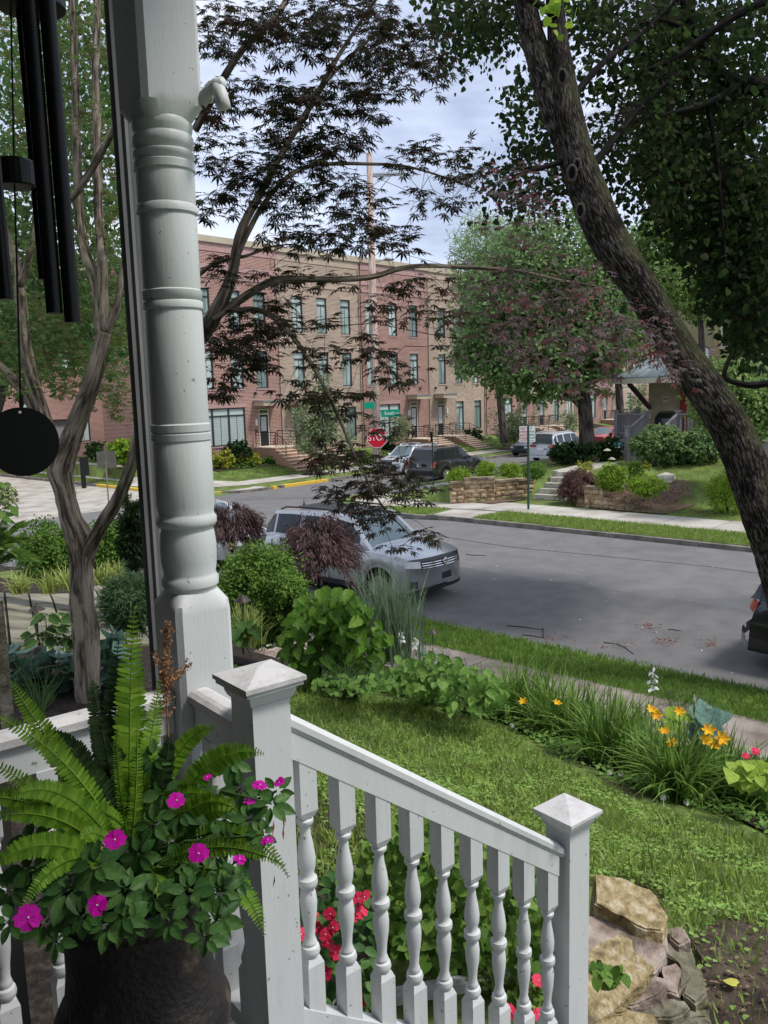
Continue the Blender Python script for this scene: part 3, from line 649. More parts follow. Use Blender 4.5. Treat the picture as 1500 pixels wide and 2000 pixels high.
def window(parent, x0, x1, z0, z1, y, nx=1, transom=True, sill=True, sold='soldred'):
    m = MB(); t = .07; ya, yb = y+.05, y+.13
    m.box(x0, x0+t, ya, yb, z0, z1).box(x1-t, x1, ya, yb, z0, z1).box(x0+t, x1-t, ya, yb, z1-t, z1).box(x0+t, x1-t, ya, yb, z0, z0+t)
    for i in range(1, nx): xx = x0+(x1-x0)*i/nx; m.box(xx-t*.8, xx+t*.8, ya, yb, z0+t, z1-t)
    w_ = (x1-x0)/nx
    for i in range(nx):
        xa, xb = x0+w_*i+t, x0+w_*(i+1)-t
        if transom: m.box(xa, xb, ya+.004, yb, z1-.52, z1-.44)
        if w_ < 1.6: m.box((xa+xb)/2-.012, (xa+xb)/2+.012, ya+.03, yb-.01, z0+t, z1-.52)
    f = m.build('window', 'winframe', parent)
    g = MB(); g.box(x0+.02, x1-.02, y+.105, y+.12, z0+.02, z1-.02); g.build('pane', 'pane', f)
    s = MB(); s.box(x0-.08, x1+.08, y-.025, y+.03, z1, z1+.23); s.build('lintel', sold, parent)
    if sill: s = MB(); s.box(x0-.05, x1+.05, y-.04, y+.05, z0-.09, z0); s.build('sill', sold, parent)
    if nx > 1:
        b = MB()
        for i in range(nx):
            xa, xb = x0+w_*i+t+.02, x0+w_*(i+1)-t-.02; z = z0+.12
            while z < z1-.6: b.box(xa, xb, y+.088, y+.104, z, z+.05); z += .13
        o = b.build('blind_slats', 'blind', f); o['kind'] = 'stuff'
def townhouse(x0, x1, red, wx, gwin, door, land, label, nx=1, steps=True, gz=.95, depth=9, light=True):
    y = 42.; bm_, sb = ('brickred', 'soldred') if red else ('bricktan', 'soldtan')
    t = thing('townhouse', label, 'townhouse', ((x0+x1)/2, y, -.3), 'brick townhouses in a row')
    y = 42. if red else 42.0+.12
    holes = []; w = .48
    for cx in wx: holes += [(cx-w, cx+w, 8.0, 10.38), (cx-w, cx+w, 4.4, 6.75)]
    for (a, b, c, d) in gwin: holes.append((a, b, c, d))
    dx0, dx1 = door; holes.append((dx0-.05, dx1+.05, land, 3.15))
    m = MB(); wallgrid(m, x0+.01, x1-.01, -1.2, 12.55, y, holes)
    m.box(x0+.01, x1-.01, y+.9, y+depth, -1.2, 12.5)
    m.add([(x0+.01, y, -1.2), (x0+.01, y+.9, -1.2), (x0+.01, y+.9, 12.55), (x0+.01, y, 12.55)], [(0, 3, 2, 1)])
    m.add([(x1-.01, y, -1.2), (x1-.01, y+.9, -1.2), (x1-.01, y+.9, 12.55), (x1-.01, y, 12.55)], [(0, 1, 2, 3)])
    m.add([(x0+.01, y, 12.55), (x1-.01, y, 12.55), (x1-.01, y+.9, 12.55), (x0+.01, y+.9, 12.55)], [(0, 1, 2, 3)])
    m.build('wall', bm_, t)
    m = MB(); m.box(x0+.01, x1-.01, y-.03, y+.3, 12.552, 13.05); m.build('parapet_band', sb, t)
    m = MB(); m.box(x0+.01, x1-.01, y-.045, y, 11.5, 11.74).box(x0+.01, x1-.01, y-.045, y, 11.0, 11.2); m.build('brick_band', sb, t)
    m = MB(); m.box(x0+.002, x1-.002, y-.14, y+.34, 13.052, 13.42); m.build('cornice', 'cornice', t)
    for cx in wx: window(t, cx-w, cx+w, 8.0, 10.38, y, sold=sb); window(t, cx-w, cx+w, 4.4, 6.75, y, sold=sb)
    for (a, b, c, d) in gwin: window(t, a, b, c, d, y, nx=nx if b-a > 1.7 else 1, sold=sb)
    # door
    m = MB(); m.box(dx0, dx0+.07, y+.03, y+.13, land, 3.1).box(dx1-.07, dx1, y+.03, y+.13, land, 3.1).box(dx0+.07, dx1-.07, y+.03, y+.13, 2.72, 2.8).box(dx0+.07, dx1-.07, y+.03, y+.13, 3.04, 3.1)
    m.build('door_frame', 'cornice' if not red else 'cream', t)
    m = MB(); m.box(dx0+.071, dx1-.071, y+.08, y+.12, land+.02, 2.715); d = m.build('door', 'doorblack', t)
    m = MB(); m.box(dx0+.2, dx1-.2, y+.068, y+.082, land+.95, 2.58); m.build('door_pane', 'doorpane', d)
    m = MB(); m.box(dx0+.071, dx1-.071, y+.09, y+.1, 2.8, 3.04); m.build('transom_pane', 'glass', t)
    m = MB(); m.box(dx0-.42, dx1+.42, y-1.0, y-.05, 3.3, 3.56); m.build('door_canopy', 'cornice', t)
    m = MB(); m.box(dx0-.47, dx1+.47, y-1.05, y-.0, 3.562, 3.63); m.build('canopy_roof', 'metalroof', t)
    sx = dx0-.28 if red else dx1+.28
    m = MB(); m.box(sx-.06, sx+.06, y-.12, y-.005, 2.05, 2.45); m.build('wall_lamp', 'lamp', t)
    for q in (dx0-.25, dx1+.25): m = MB(); m.box(q-.06, q+.06, y-.14, y-.005, 4.0, 4.2); m.build('downlight', 'bronze', t)
    m = MB(); m.box(sx-.12, sx+.12, y-.02, y-.004, 1.7, 1.8); m.build('house_number_plate', 'winframe', t)
    m = MB(); m.tube([(x1-.12, y-.06, -.4), (x1-.12, y-.06, 12.5)], .045, 6); m.build('downpipe', 'cornice', t)
    # stoop
    n = 8; zb = T(dx0, 37.4); h = (land-zb)/n; yb = 39.9
    ax0, ax1 = dx0-.55, dx1+.55
    m = MB(); m.box(ax0, ax1, yb, y-.01, zb-.3, land-.06); m.build('stoop', 'stonestep', t)
    m = MB(); m.box(ax0-.03, ax1+.03, yb-.03, y-.012, land-.058, land-.002); m.build('landing', 'steptread', t)
    for k in range(n):
        z = land-h*(k+1); ya = yb-.31*(k+1)
        m = MB(); m.box(ax0, ax1, ya, ya+.308, zb-.4, z-.052); st = m.build('step', 'stonestep', t)
        m = MB(); m.box(ax0-.03, ax1+.03, ya-.03, ya+.30, z-.05, z); m.build('tread', 'steptread', st)
    for xr in (ax0+.08, ax1-.08):
        m = MB()
        p0, p1, p2 = (xr, y-.15, land), (xr, yb+.05, land), (xr, yb-.9, land-3*h)
        for q in (p0, p1, p2): m.tube([q, (q[0], q[1], q[2]+.95)], .022, 5)
        for hh in (.2, .38, .56, .74, .93):
            m.tube([(p0[0], p0[1], p0[2]+hh), (p1[0], p1[1], p1[2]+hh), (p2[0], p2[1], p2[2]+hh)], .014 if hh < .9 else .024, 5)
        m.build('handrail', 'iron', t)
    return t
UN = [29.2, 37, 44.8, 52.5, 60.25, 68, 75.8, 83.6, 91.4, 99]
LB = ['red brick townhouse with a wide triple ground window beside the white column', 'tan brick townhouse behind the slim young street tree', 'red brick townhouse directly behind the utility pole and stop sign',
      'tan brick townhouse right of the red one with stop sign, beyond the charcoal car', 'red brick townhouse hidden mostly by the round green street tree', 'tan brick townhouse seen under the street tree crown, left of its trunk',
      'red brick townhouse with flower baskets on its stoop right of the tree trunk', 'tan brick townhouse glimpsed beside the grey porch railing', 'red brick townhouse at the far right end of the row']
for i in range(9):
    a, b = UN[i], UN[i+1]; red = i % 2 == 0; land = .72 if i == 0 else .6 if i == 1 else .3
    if red:
        wx = [b-1.75, b-4.0, b-6.2 if i else 31.1]; door = (b-2.1, b-1.2)
        if i == 2: door = (50.05, 50.95); wx = [50.6, 48.2, 45.75]
        if i == 0: door = (34.95, 35.8); wx = [35.4, 33.4, 31.1]
        gw = [(30.1, 33.85, .92, 3.25)] if i == 0 else [(a+1.7, a+4.0, .55, 3.0)]; nx = 3 if i == 0 else 2
    else:
        wx = [a+1.75, a+4.0, a+6.3]; door = (a+1.05, a+1.95); gw = [(a+3.6, a+4.6, .55, 2.95), (a+6.1, a+7.1, .55, 2.95)]; nx = 1
    townhouse(a, b, red, wx, gw, door, land, LB[i], nx)
# red brick building beyond the side lane
t = thing('brick_building', 'plain red brick building beyond the side lane behind the forked trunk', 'building', (30, 58, -.7))
m = MB(); hs = [(31.1, 32.1, .9, 3.3), (34.0, 35.0, .9, 3.3), (33.6, 34.6, 6.2, 8.2), (26.9, 27.9, 2.2, 4.), (28.6, 30.6, -.8, 2.6), (30.0, 31.0, 6.2, 8.2)]
wallgrid(m, 12, 41, -1.2, 13.2, 58., hs, .4); m.box(12, 41, 59, 70, -1.2, 13.2); m.build('wall', 'brickred', t)
for h in hs[:4]+hs[5:]: window(t, *h, 58.)
m = MB(); m.box(28.62, 30.58, 58.3, 58.36, -.8, 2.58); m.build('garage_door', 'greyrail', t)
m = MB(); m.box(11.9, 41.1, 57.85, 70.1, 13.2, 13.6); m.build('cornice', 'cornice', t)
# ================================================================= CARS
def lerp_prof(pr, x):
    if x <= pr[0][0]: return pr[0][1]
    for (a, b), (c, d) in zip(pr, pr[1:]):
        if x <= c: return b+(d-b)*sm0((x-a)/(c-a))
    return pr[-1][1]
def sm0(t): return t
def car(label, cat_, pos, face, L, W, body, sh, roof, hood, wheels, arch=.40, belt_w=.93, top_w=.74, pillars=(), wsh=(), rsh=(), rear=None, front=None, rails='plastic', group=None, name='parked_car', tilt=0, boxy=0.):
    """x runs from the nose (0) to the tail (L); roof: list (x, z); sh: shoulder height; hood: centre height of lower body"""
    h = unit(np.array([face[0], face[1], 0.])); X = -h; Y = np.cross([0, 0, 1.], X)
    F = Matrix(((X[0], Y[0], 0, pos[0]), (X[1], Y[1], 0, pos[1]), (X[2], Y[2], 1, pos[2]), (0, 0, 0, 1))) @ Matrix.Rotation(tilt, 4, 'Y')
    t = thing(name, label, cat_, pos, group)
    hw0 = W/2
    def hw(x): 
        f = 1-.07*(max(0, 1-x/.9))**2-.06*(max(0, 1-(L-x)/.8))**2
        return hw0*f
    def bulge(x, y, z):
        w = hw(x); q = min(1.05, abs(y)/w)
        df = max(0, 1-x/.7); dr = max(0, 1-(L-x)/.6); k = (1-boxy)
        return x + df*(.30*k*q**3+.10*boxy*q**4+(.14 if z > .58 else .05)*((z-.58)/.5)**2) + (df*.0) - dr*(.22*k*q**3+.08*boxy*q**4+.16*max(0, (z-.55)/.5)**2)
    def zb(x):
        z = .27+.10*max(0, 1-x/.5)*.3
        for wx in wheels:
            d = abs(x-wx)
            if d < arch: z = max(z, .34+math.sqrt(arch*arch-d*d))
        return z
    xs = sorted(set([round(v, 3) for v in np.linspace(0, L, 78)]+[round(w+s*arch*q, 3) for w in wheels for s in (-1, 1) for q in (1.0, .97, .9, .8)]))
    fr = [0, .10, .3, .52, .74, .92, 1.0]; wm_ = [.955, .985, 1., 1., .985, .955, .90]
    n = 10; V = []; 
    def sec(x):
        a, s_, c = zb(x), lerp_prof(sh, x), lerp_prof(hood, x); w = hw(x); out = []
        for f, m in zip(fr, wm_): out.append((w*m, a+(s_-a)*f))
        out += [(w*.62, c-.012), (w*.3, c-.003), (0, c)]
        return out
    def place(x, y, z): return F @ Vector((bulge(x, y, z), y, z))
    rows = []
    pb = MB()
    for x in xs:
        s_ = sec(x); full = [(-y, z) for y, z in s_]+[(y, z) for y, z in reversed(s_[:-1])]
        rows.append([place(x, y, z) for y, z in full])
    vs = [p for r in rows for p in r]; k = len(rows[0]); fs = [(i*k+j, i*k+j+1, (i+1)*k+j+1, (i+1)*k+j) for i in range(len(xs)-1) for j in range(k-1)]
    fs += [tuple(range(k))[::-1], tuple((len(xs)-1)*k+j for j in range(k))]
    pb.add(vs, fs); bd = pb.build('body', body, t, smooth=35)
    # underside
    m = MB(F); m.box(.75, L-.7, -hw0*.80, hw0*.80, .22, .5); m.build('underbody', 'plastic', t)
    # greenhouse
    x0, x1 = roof[0][0], roof[-1][0]; gx = [round(v, 3) for v in np.linspace(x0, x1, 54)]
    def gsec(x):
        s_, r = lerp_prof(sh, x)-.03, lerp_prof(roof, x); r = max(r, s_+.01); w = hw(x)
        f = min(1, (r-s_)/.55); wt = belt_w+(top_w-belt_w)*f
        q = [(w*belt_w, s_)]
        for g in (.12, .5, .86): q.append((w*(belt_w+(wt-belt_w)*g), s_+(r-s_)*g*.97))
        q += [(w*(wt-.03), s_+(r-s_)*.965), (w*(wt-.12), r-.018), (w*wt*.4, r-.003), (0, r)]
        return q
    G_ = []
    for x in gx:
        s_ = gsec(x); full = [(-y, z) for y, z in s_]+[(y, z) for y, z in reversed(s_[:-1])]; G_.append([F @ Vector((x-max(0, 1-(L-x)/.6)*.16*max(0, (lerp_prof(sh, x)-.55)/.5)**2, y, z)) for y, z in full])
    k = len(G_[0]); parts = {'cabin': MB(), 'windscreen': MB(), 'rear_window': MB()}; side = {}
    for i in range(len(gx)-1):
        xm = (gx[i]+gx[i+1])/2; rz, sz = lerp_prof(roof, xm), lerp_prof(sh, xm)
        for j in range(k-1):
            jj = min(j, k-2-j); quad = [G_[i][j], G_[i][j+1], G_[i+1][j+1], G_[i+1][j]]; key = 'cabin'
            if jj >= 5 and wsh[0] < xm < wsh[1]: key = 'windscreen'
            elif jj >= 5 and rsh and rsh[0] < xm < rsh[1]: key = 'rear_window'
            elif jj in (1, 2) and rz-sz > .22:
                seg = 0; ok = True
                for a, b in pillars:
                    if a < xm < b: ok = False
                    if xm > b: seg += 1
                if ok and wsh[0]+.30 < xm: key = ('s', seg, j < k/2)
            mb = parts.get(key) or side.setdefault(key, MB())
            mb.add(quad, [(0, 1, 2, 3)])
    parts['cabin'].build('roof', body, t, smooth=40)
    parts['windscreen'].build('windscreen', 'windscreen', t, smooth=True)
    if parts['rear_window'].f: parts['rear_window'].build('rear_window', 'carglass', t, smooth=True)
    for s_ in side.values(): s_.build('side_window', 'carglass', t)
    # wheels
    for wx in wheels:
        for sy in (-1, 1):
            m = MB(F); yy = sy*(hw0-.11); pr = [(.16, -.10), (.29, -.11), (.335, -.08), (.34, 0), (.335, .08), (.29, .11), (.16, .10)]
            Q = F @ Matrix.Translation((wx, yy, .34)) @ Matrix.Rotation(R_(90), 4, 'X'); w_ = MB(Q); w_.lathe(pr, n=28); wo = w_.build('wheel', 'tyre', t, smooth=40)
            r_ = MB(Q); zo = -sy*.112; r_.lathe([(.05, zo-.01), (.235, zo-.004), (.235, zo+.004), (.05, zo+.01)], n=24)
            for a in range(5): 
                an = 2*math.pi*a/5; r_.beam((0, 0, zo-sy*.012), (.22*math.cos(an), .22*math.sin(an), zo-sy*.008), .05, .02, (0, 0, 1))
            r_.build('rim', 'rim', wo)
            a_ = MB(F); a_.box(wx-arch*.95, wx+arch*.95, sy*(hw0-.30)-.12, sy*(hw0-.30)+.12, .25, .34+arch*.95); a_.build('wheel_housing', 'plastic', t)
            tr = MB(F); pts = [(wx+math.cos(R_(q))*(arch+.02), sy*(hw0-.008), .34+math.sin(R_(q))*(arch+.02)) for q in range(-5, 186, 10)]
            tr.tube(pts, .022, 4); tr.build('arch_trim', 'plastic' if front != 'vw' else body, t)
    # door seams, handles, sill
    for sy in (-1, 1):
        yy = sy*(hw0-.004)
        m = MB(F)
        for xx in [p[0]+(p[1]-p[0])/2 for p in pillars[:3]]+[wsh[0]+.38]: m.box(xx-.005, xx+.005, yy-.006, yy+.006, .36, lerp_prof(sh, xx)-.10)
        m.build('door_seams', 'plastic', t)['kind'] = 'stuff'
        for a, b in pillars[:2]: m = MB(F); m.box(a-.18, a-.02, yy-.02, yy+.03 if sy > 0 else yy+.02, .84, .865); m.build('door_handle', body, t)
        m = MB(F); m.box(wheels[0]+arch+.03, wheels[1]-arch-.03, sy*hw0*.99-.02, sy*hw0*.99+.02, .26, .36); m.build('sill_trim', 'plastic', t)
        xm = wsh[0]+.42; m = MB(F @ Matrix.Translation((xm, sy*(hw0+.07), lerp_prof(sh, xm)+.06))); m.lathe([(.03, -.07), (.09, -.045), (.105, 0), (.09, .05), (.02, .075)], n=12); mo = m.build('wing_mirror', body, t, smooth=True)
        m = MB(F); m.beam((xm+.02, sy*(hw0-.06), lerp_prof(sh, xm)-.0), (xm, sy*(hw0+.03), lerp_prof(sh, xm)+.03), .05, .03); m.build('mirror_arm', 'plastic', mo)
        if rails:
            xa, xb = wsh[1]+.12, (rsh[0] if rsh else x1)-.1; ys = sy*hw0*(top_w-.08); m = MB(F)
            m.tube([(xa, ys, lerp_prof(roof, xa)-.0)]+[(xa+(xb-xa)*q, ys, lerp_prof(roof, xa+(xb-xa)*q)+.045) for q in (.08, .5, .92)]+[(xb, ys, lerp_prof(roof, xb)-.0)], .018, 6); m.build('roof_rail', rails, t)
    def patch_(nm, mt, y0, y1, z0, z1, end=0, pr=.012, parent=None, skew=0.):
        m = MB(); nu, nv = 8, 4; vv = []
        for a in range(nu+1):
            for b in range(nv+1):
                y = y0+(y1-y0)*a/nu; z = z0+(z1-z0)*b/nv + skew*abs(y)
                x = bulge(0, y, z)-pr if not end else bulge(L, y, z)+pr
                vv.append(F @ Vector((x, y, z)))
        m.add(vv, [(a*(nv+1)+b, (a+1)*(nv+1)+b, (a+1)*(nv+1)+b+1, a*(nv+1)+b+1) for a in range(nu) for b in range(nv)])
        return m.build(nm, mt, parent or t)
    t['_f'] = 1; del t['_f']
    return t, F, patch_, bulge
SUVROOF = lambda L, h: [(1.12, .98), (1.45, 1.22), (1.85, h-.07), (2.2, h-.015), (2.8, h), (3.6, h-.02), (L-.45, h-.07), (L-.18, h-.35), (L-.04, 1.0)]
def text(name, body, size, mw, matname, parent, align='CENTER', depth=.002):
    cu = bpy.data.curves.new(name, 'FONT'); cu.body = body; cu.size = size; cu.align_x = align; cu.align_y = 'CENTER'; cu.extrude = depth
    tmp = bpy.data.objects.new('t', cu); col.objects.link(tmp); dg = bpy.context.evaluated_depsgraph_get(); me = bpy.data.meshes.new_from_object(tmp.evaluated_get(dg))
    bpy.data.objects.remove(tmp); me.materials.clear(); me.materials.append(MT[matname]); return link(name, me, parent, mw)
def facing(pos, n, up=(0, 0, 1)):
    """matrix whose +Z is n (towards the viewer of a flat thing), +Y up"""
    n = Vector(n).normalized(); u = Vector(up); x = u.cross(n).normalized(); y = n.cross(x)
    M_ = Matrix((x, y, n)).transposed().to_4x4(); M_.translation = Vector([float(v) for v in pos]); return M_
# silver SUV parked at the near kerb
def vw(pos):
    L = 4.70
    t, F, pa, bu = car('silver SUV parked nose right at the near kerb, behind the purple laceleaf shrub', 'car', pos, (0, -1), L, 1.84, 'silver',
        [(0, .93), (.35, .98), (1.1, 1.04), (2.5, 1.06), (4.0, 1.10), (L, 1.08)], SUVROOF(L, 1.68), [(0, .955), (.25, 1.0), (1.0, 1.09), (1.5, 1.12), (L, 1.12)], (.93, 3.72), .405,
        pillars=((2.28, 2.38), (3.22, 3.32), (4.05, 4.15)), wsh=(1.10, 1.98), rsh=(L-.52, L-.05), front='vw', rails='plastic')
    pa('grille', 'plastic', -.60, .60, .745, .885); 
    for z in (.762, .806, .850): pa('grille_bar', 'chrome', -.585, .585, z, z+.012, pr=.026)
    pa('headlight', 'headlight', .60, .865, .745, .875, pr=.012, skew=.035); pa('headlight', 'headlight', -.60, -.865, .745, .875, pr=.012, skew=.035)
    pa('lower_intake', 'plastic', -.60, .60, .31, .39); pa('intake_trim', 'chrome', -.64, .64, .425, .44, pr=.02, skew=.0)
    pa('side_intake', 'plastic', .68, .80, .38, .52); pa('side_intake', 'plastic', -.68, -.80, .38, .52)
    pa('plate_holder', 'plastic', -.15, .15, .50, .63, pr=.03)
    B = F @ Matrix.Translation((bu(0, 0, .82)-.045, 0, .825)) @ Matrix.Rotation(R_(-90), 4, 'Y')
    m = MB(B); m.tube([(.07*math.cos(R_(a)), .07*math.sin(R_(a)), 0) for a in range(0, 361, 20)], .009, 6, cap=False); bd = m.build('badge', 'chrome', t)
    def L3(pts): m = MB(B); [m.beam((a[0], a[1], 0), (b[0], b[1], 0), .013, .01) for a, b in zip(pts, pts[1:])]; m.build('badge_letter', 'chrome', bd)
    L3([(.062, .03), (.012, 0), (.062, -.03)]); L3([(-.0, .058), (-.055, .028), (-.012, 0), (-.055, -.028), (-.0, -.058)])
    m = MB(F); m.lathe([(.035, 0), (.012, .05), (.004, .14)], (4.0, 0, 1.64), 8); m.build('aerial', 'plastic', t)
    m = MB(F); m.box(1.95, 3.7, -.45, .45, 1.672, 1.692); m.build('sunroof', 'plastic', t)
    return t
vw((12.75, 9.9, 0))
# car behind it
t, F, pa, bu = car('pale silver car parked behind the silver SUV, partly behind the turned column', 'car', (12.75, 15.6, -.02), (0, -1), 4.5, 1.80, 'silver2',
    [(0, .78), (.4, .84), (1.2, .92), (3.0, .96), (4.5, .98)], [(1.15, .9), (1.55, 1.12), (2.0, 1.42), (2.5, 1.47), (3.2, 1.45), (3.8, 1.28), (4.3, 1.0)], [(0, .80), (.3, .88), (1.0, .97), (1.5, 1.0), (4.5, 1.02)], (.9, 3.55), .37,
    pillars=((2.5, 2.6), (3.45, 3.55)), wsh=(1.12, 2.02), rsh=(3.3, 4.25), rails=None)
pa('headlight', 'headlight', .45, .80, .62, .74); pa('headlight', 'headlight', -.45, -.80, .62, .74); pa('grille', 'plastic', -.4, .4, .55, .70); pa('lower_intake', 'plastic', -.6, .6, .28, .42)
m = MB(F); m.box(2.1, 3.2, -.42, .42, 1.452, 1.472); m.build('sunroof', 'carglass', t)
# charcoal boxy SUV in the cross street, tail towards us
jx, jy = 32.3, 26.65
t, F, pa, bu = car('charcoal boxy SUV parked tail first behind the low clipped hedge balls', 'car', (jx+4.6, jy, street(jy)), (1, 0), 4.6, 1.80, 'jeep',
    [(0, .98), (.4, 1.02), (1.2, 1.06), (3.0, 1.08), (4.6, 1.08)], [(1.25, 1.05), (1.7, 1.35), (2.0, 1.66), (2.3, 1.70), (4.1, 1.70), (4.35, 1.62), (4.58, 1.08)], [(0, 1.0), (.3, 1.06), (1.2, 1.1), (4.6, 1.1)], (.85, 3.55), .40,
    pillars=((2.55, 2.63), (3.42, 3.52), (4.2, 4.3)), wsh=(1.25, 2.1), rsh=(4.3, 4.59), top_w=.80, boxy=.7, rails='plastic')
for s_ in (-1, 1): pa('tail_light', 'redlens', s_*.70, s_*.88, .84, 1.06, 1); pa('indicator', 'orangelens', s_*.70, s_*.88, .75, .838, 1)
pa('number_plate', 'plate', -.17, .17, .80, .93, 1, .02); pa('bumper', 'plastic', -.86, .86, .36, .60, 1, .06)
# pale SUV facing us beyond it
t, F, pa, bu = car('pale blue white SUV facing left beyond the charcoal boxy SUV', 'car', (35.6, 31.9, street(31.9)), (-1, 0), 4.6, 1.85, 'whitecar',
    [(0, .92), (.4, .97), (1.2, 1.05), (4.6, 1.1)], SUVROOF(4.6, 1.66), [(0, .95), (.3, 1.0), (1.1, 1.08), (4.6, 1.12)], (.9, 3.6), .40,
    pillars=((2.3, 2.4), (3.2, 3.3), (3.95, 4.05)), wsh=(1.1, 1.98), rsh=(4.1, 4.55), rails='chrome')
pa('headlight', 'headlight', .5, .84, .74, .86); pa('headlight', 'headlight', -.5, -.84, .74, .86); pa('grille', 'plastic', -.5, .5, .68, .84); pa('lower_intake', 'plastic', -.7, .7, .3, .48)
# silver wagon-like SUV, tail to us
mx_, my = 44.3, 27.0
t, F, pa, bu = car('silver SUV with red tail lights left of the dark clipped yews', 'car', (mx_+4.8, my, street(my)), (1, 0), 4.8, 1.92, 'silver2',
    [(0, .95), (.4, 1.0), (1.2, 1.06), (4.8, 1.12)], SUVROOF(4.8, 1.78), [(0, .98), (.3, 1.03), (1.2, 1.1), (4.8, 1.14)], (.9, 3.8), .41,
    pillars=((2.4, 2.5), (3.35, 3.45), (4.1, 4.2)), wsh=(1.1, 2.0), rsh=(4.28, 4.76), rails='chrome')
for s_ in (-1, 1): pa('tail_light', 'redlens', s_*.52, s_*.92, .92, 1.06, 1)
pa('number_plate', 'plate', -.24, .24, .76, .88, 1, .02); pa('bumper_trim', 'chrome', -.8, .8, .42, .47, 1, .03)
t, F, pa, bu = car('slate blue car half hidden behind the tail of the silver SUV', 'car', (49.5, 31.9, street(32)), (-1, 0), 4.5, 1.8, 'bluecar',
    [(0, .80), (.4, .86), (1.2, .94), (4.5, 1.0)], [(1.15, .92), (2.0, 1.40), (2.5, 1.46), (3.3, 1.44), (4.3, 1.0)], [(0, .82), (.3, .9), (1.0, .98), (4.5, 1.03)], (.9, 3.6), .37,
    pillars=((2.5, 2.6), (3.4, 3.5)), wsh=(1.12, 2.02), rsh=(3.4, 4.25), rails=None)
pa('headlight', 'headlight', .45, .82, .62, .74); pa('headlight', 'headlight', -.45, -.82, .62, .74); pa('lower_intake', 'plastic', -.6, .6, .3, .5)
# red car behind the tree trunk
p = P(1178, 858, 62)
t, F, pa, bu = car('red and white car glimpsed right of the street tree trunk', 'car', (p[0]+2.5, 31.6, street(32)), (-1, 0), 4.5, 1.8, 'redcar',
    [(0, .80), (.4, .86), (1.2, .94), (4.5, 1.0)], [(1.15, .92), (2.0, 1.40), (2.5, 1.46), (3.3, 1.44), (4.3, 1.0)], [(0, .82), (.3, .9), (1.0, .98), (4.5, 1.03)], (.9, 3.6), .37,
    pillars=((2.5, 2.6), (3.4, 3.5)), wsh=(1.12, 2.02), rsh=(3.4, 4.25), rails=None)
# black car at the right edge, tail in view
t, F, pa, bu = car('black car at the right edge of the picture with only its tail showing', 'car', (13.12, -.40, 0), (0, -1), 4.6, 1.84, 'blackcar',
    [(0, .92), (.35, .98), (1.1, 1.02), (4.6, 1.08)], SUVROOF(4.6, 1.62), [(0, .955), (.25, 1.0), (1.0, 1.07), (4.6, 1.10)], (.9, 3.65), .40,
    pillars=((2.3, 2.4), (3.2, 3.3), (3.95, 4.05)), wsh=(1.1, 1.98), rsh=(4.08, 4.55), rails=None)
for s_ in (-1, 1):
    pa('tail_light', 'redlens', s_*.42, s_*.86, .86, 1.02, 1); pa('reflector', 'headlight', s_*.74, s_*.82, .60, .66, 1, .03)
pa('bumper_skirt', 'greyrail', -.88, .88, .34, .50, 1, .05)
# ================================================================= POLE, SIGNS
sp = G(738, 964, -.28); sp[2] = street(sp[1])+.1
t = thing('utility_pole', 'weathered grey brown wooden utility pole rising behind the maple leaves', 'utility pole', sp)
ptop = P(721, 300, dep(sp)); zt = ptop[2]; sp0 = sp.copy(); lean = (ptop-sp)/(zt-sp[2])
m = MB(); m.tube([sp, sp+lean*5, ptop], [.19, .175, .125], 14); m.build('pole_shaft', 'polewood', t, smooth=True); sp = np.array([ptop[0], ptop[1], sp[2]])
m = MB(); m.tube([sp+[0, 0, zt-sp[2]], sp+[0, 0, zt-sp[2]+.7]], .02, 6); m.build('lightning_spike', 'galv', t)
rt = np.array([_rh[0], _rh[1], 0])
m = MB(); za = zt-sp[2]-.95; m.tube([sp+[0, 0, za]-rt*.1, sp+[0, 0, za+.05]+rt*1.75], .035, 6); m.tube([sp+[0, 0, za-1.0], sp+[0, 0, za]+rt*.9], .022, 6); m.tube([sp+[0, 0, za+.1], sp+[0, 0, za+.12]+rt*1.5], .05, 4); m.build('bracket_arm', 'galv', t)
m = MB(); q = sp+[0, 0, za-3.6]; m.tube([q, q+rt*.45+[0, 0, .1]], .025, 6); m.build('lamp_arm', 'galv', t)
m = MB(facing(q+rt*.72+[0, 0, .12], (0, 0, 1), tuple(rt))); m.lathe([(.05, .09), (.22, .04), (.27, -.01), (.2, -.04)], n=14); m.build('lamp_head', 'galv', t, smooth=True)
for k, (zz, dx) in enumerate(((2.7, 0), (2.1, .0))):
    pass
w = thing('overhead_wires', 'thin dark overhead wires strung across the brick facade to the pole', 'wires', sp+[0, 0, 6]); 
def wire(p, q, sag, r=.012):
    m = MB(); m.tube([np.asarray(p)*(1-u)+np.asarray(q)*u-np.array([0, 0, sag*4*u*(1-u)]) for u in np.linspace(0, 1, 13)], r, 4); m.build('wire', 'cord', w)
sp = sp0.copy(); zw = 4.2+(758-632)/FPX*dep(sp)
def onp(z): q = sp+lean*(z-sp[2]); return q
for dz, r in ((0, .022), (.32, .012)):
    a = onp(zw+dz); wire(a, (5, 52, zw+dz+.3), .5, r); wire(a, (75, 24.5, zw-1.2+dz), .9, r)
a = onp(zt-.9); wire(a, (60, 23, zt-2.5), .9); wire(a, (8, 60, zt-.5), .6); a = onp(zt-3.9); wire(a, (60, 24, zt-5.), .5)
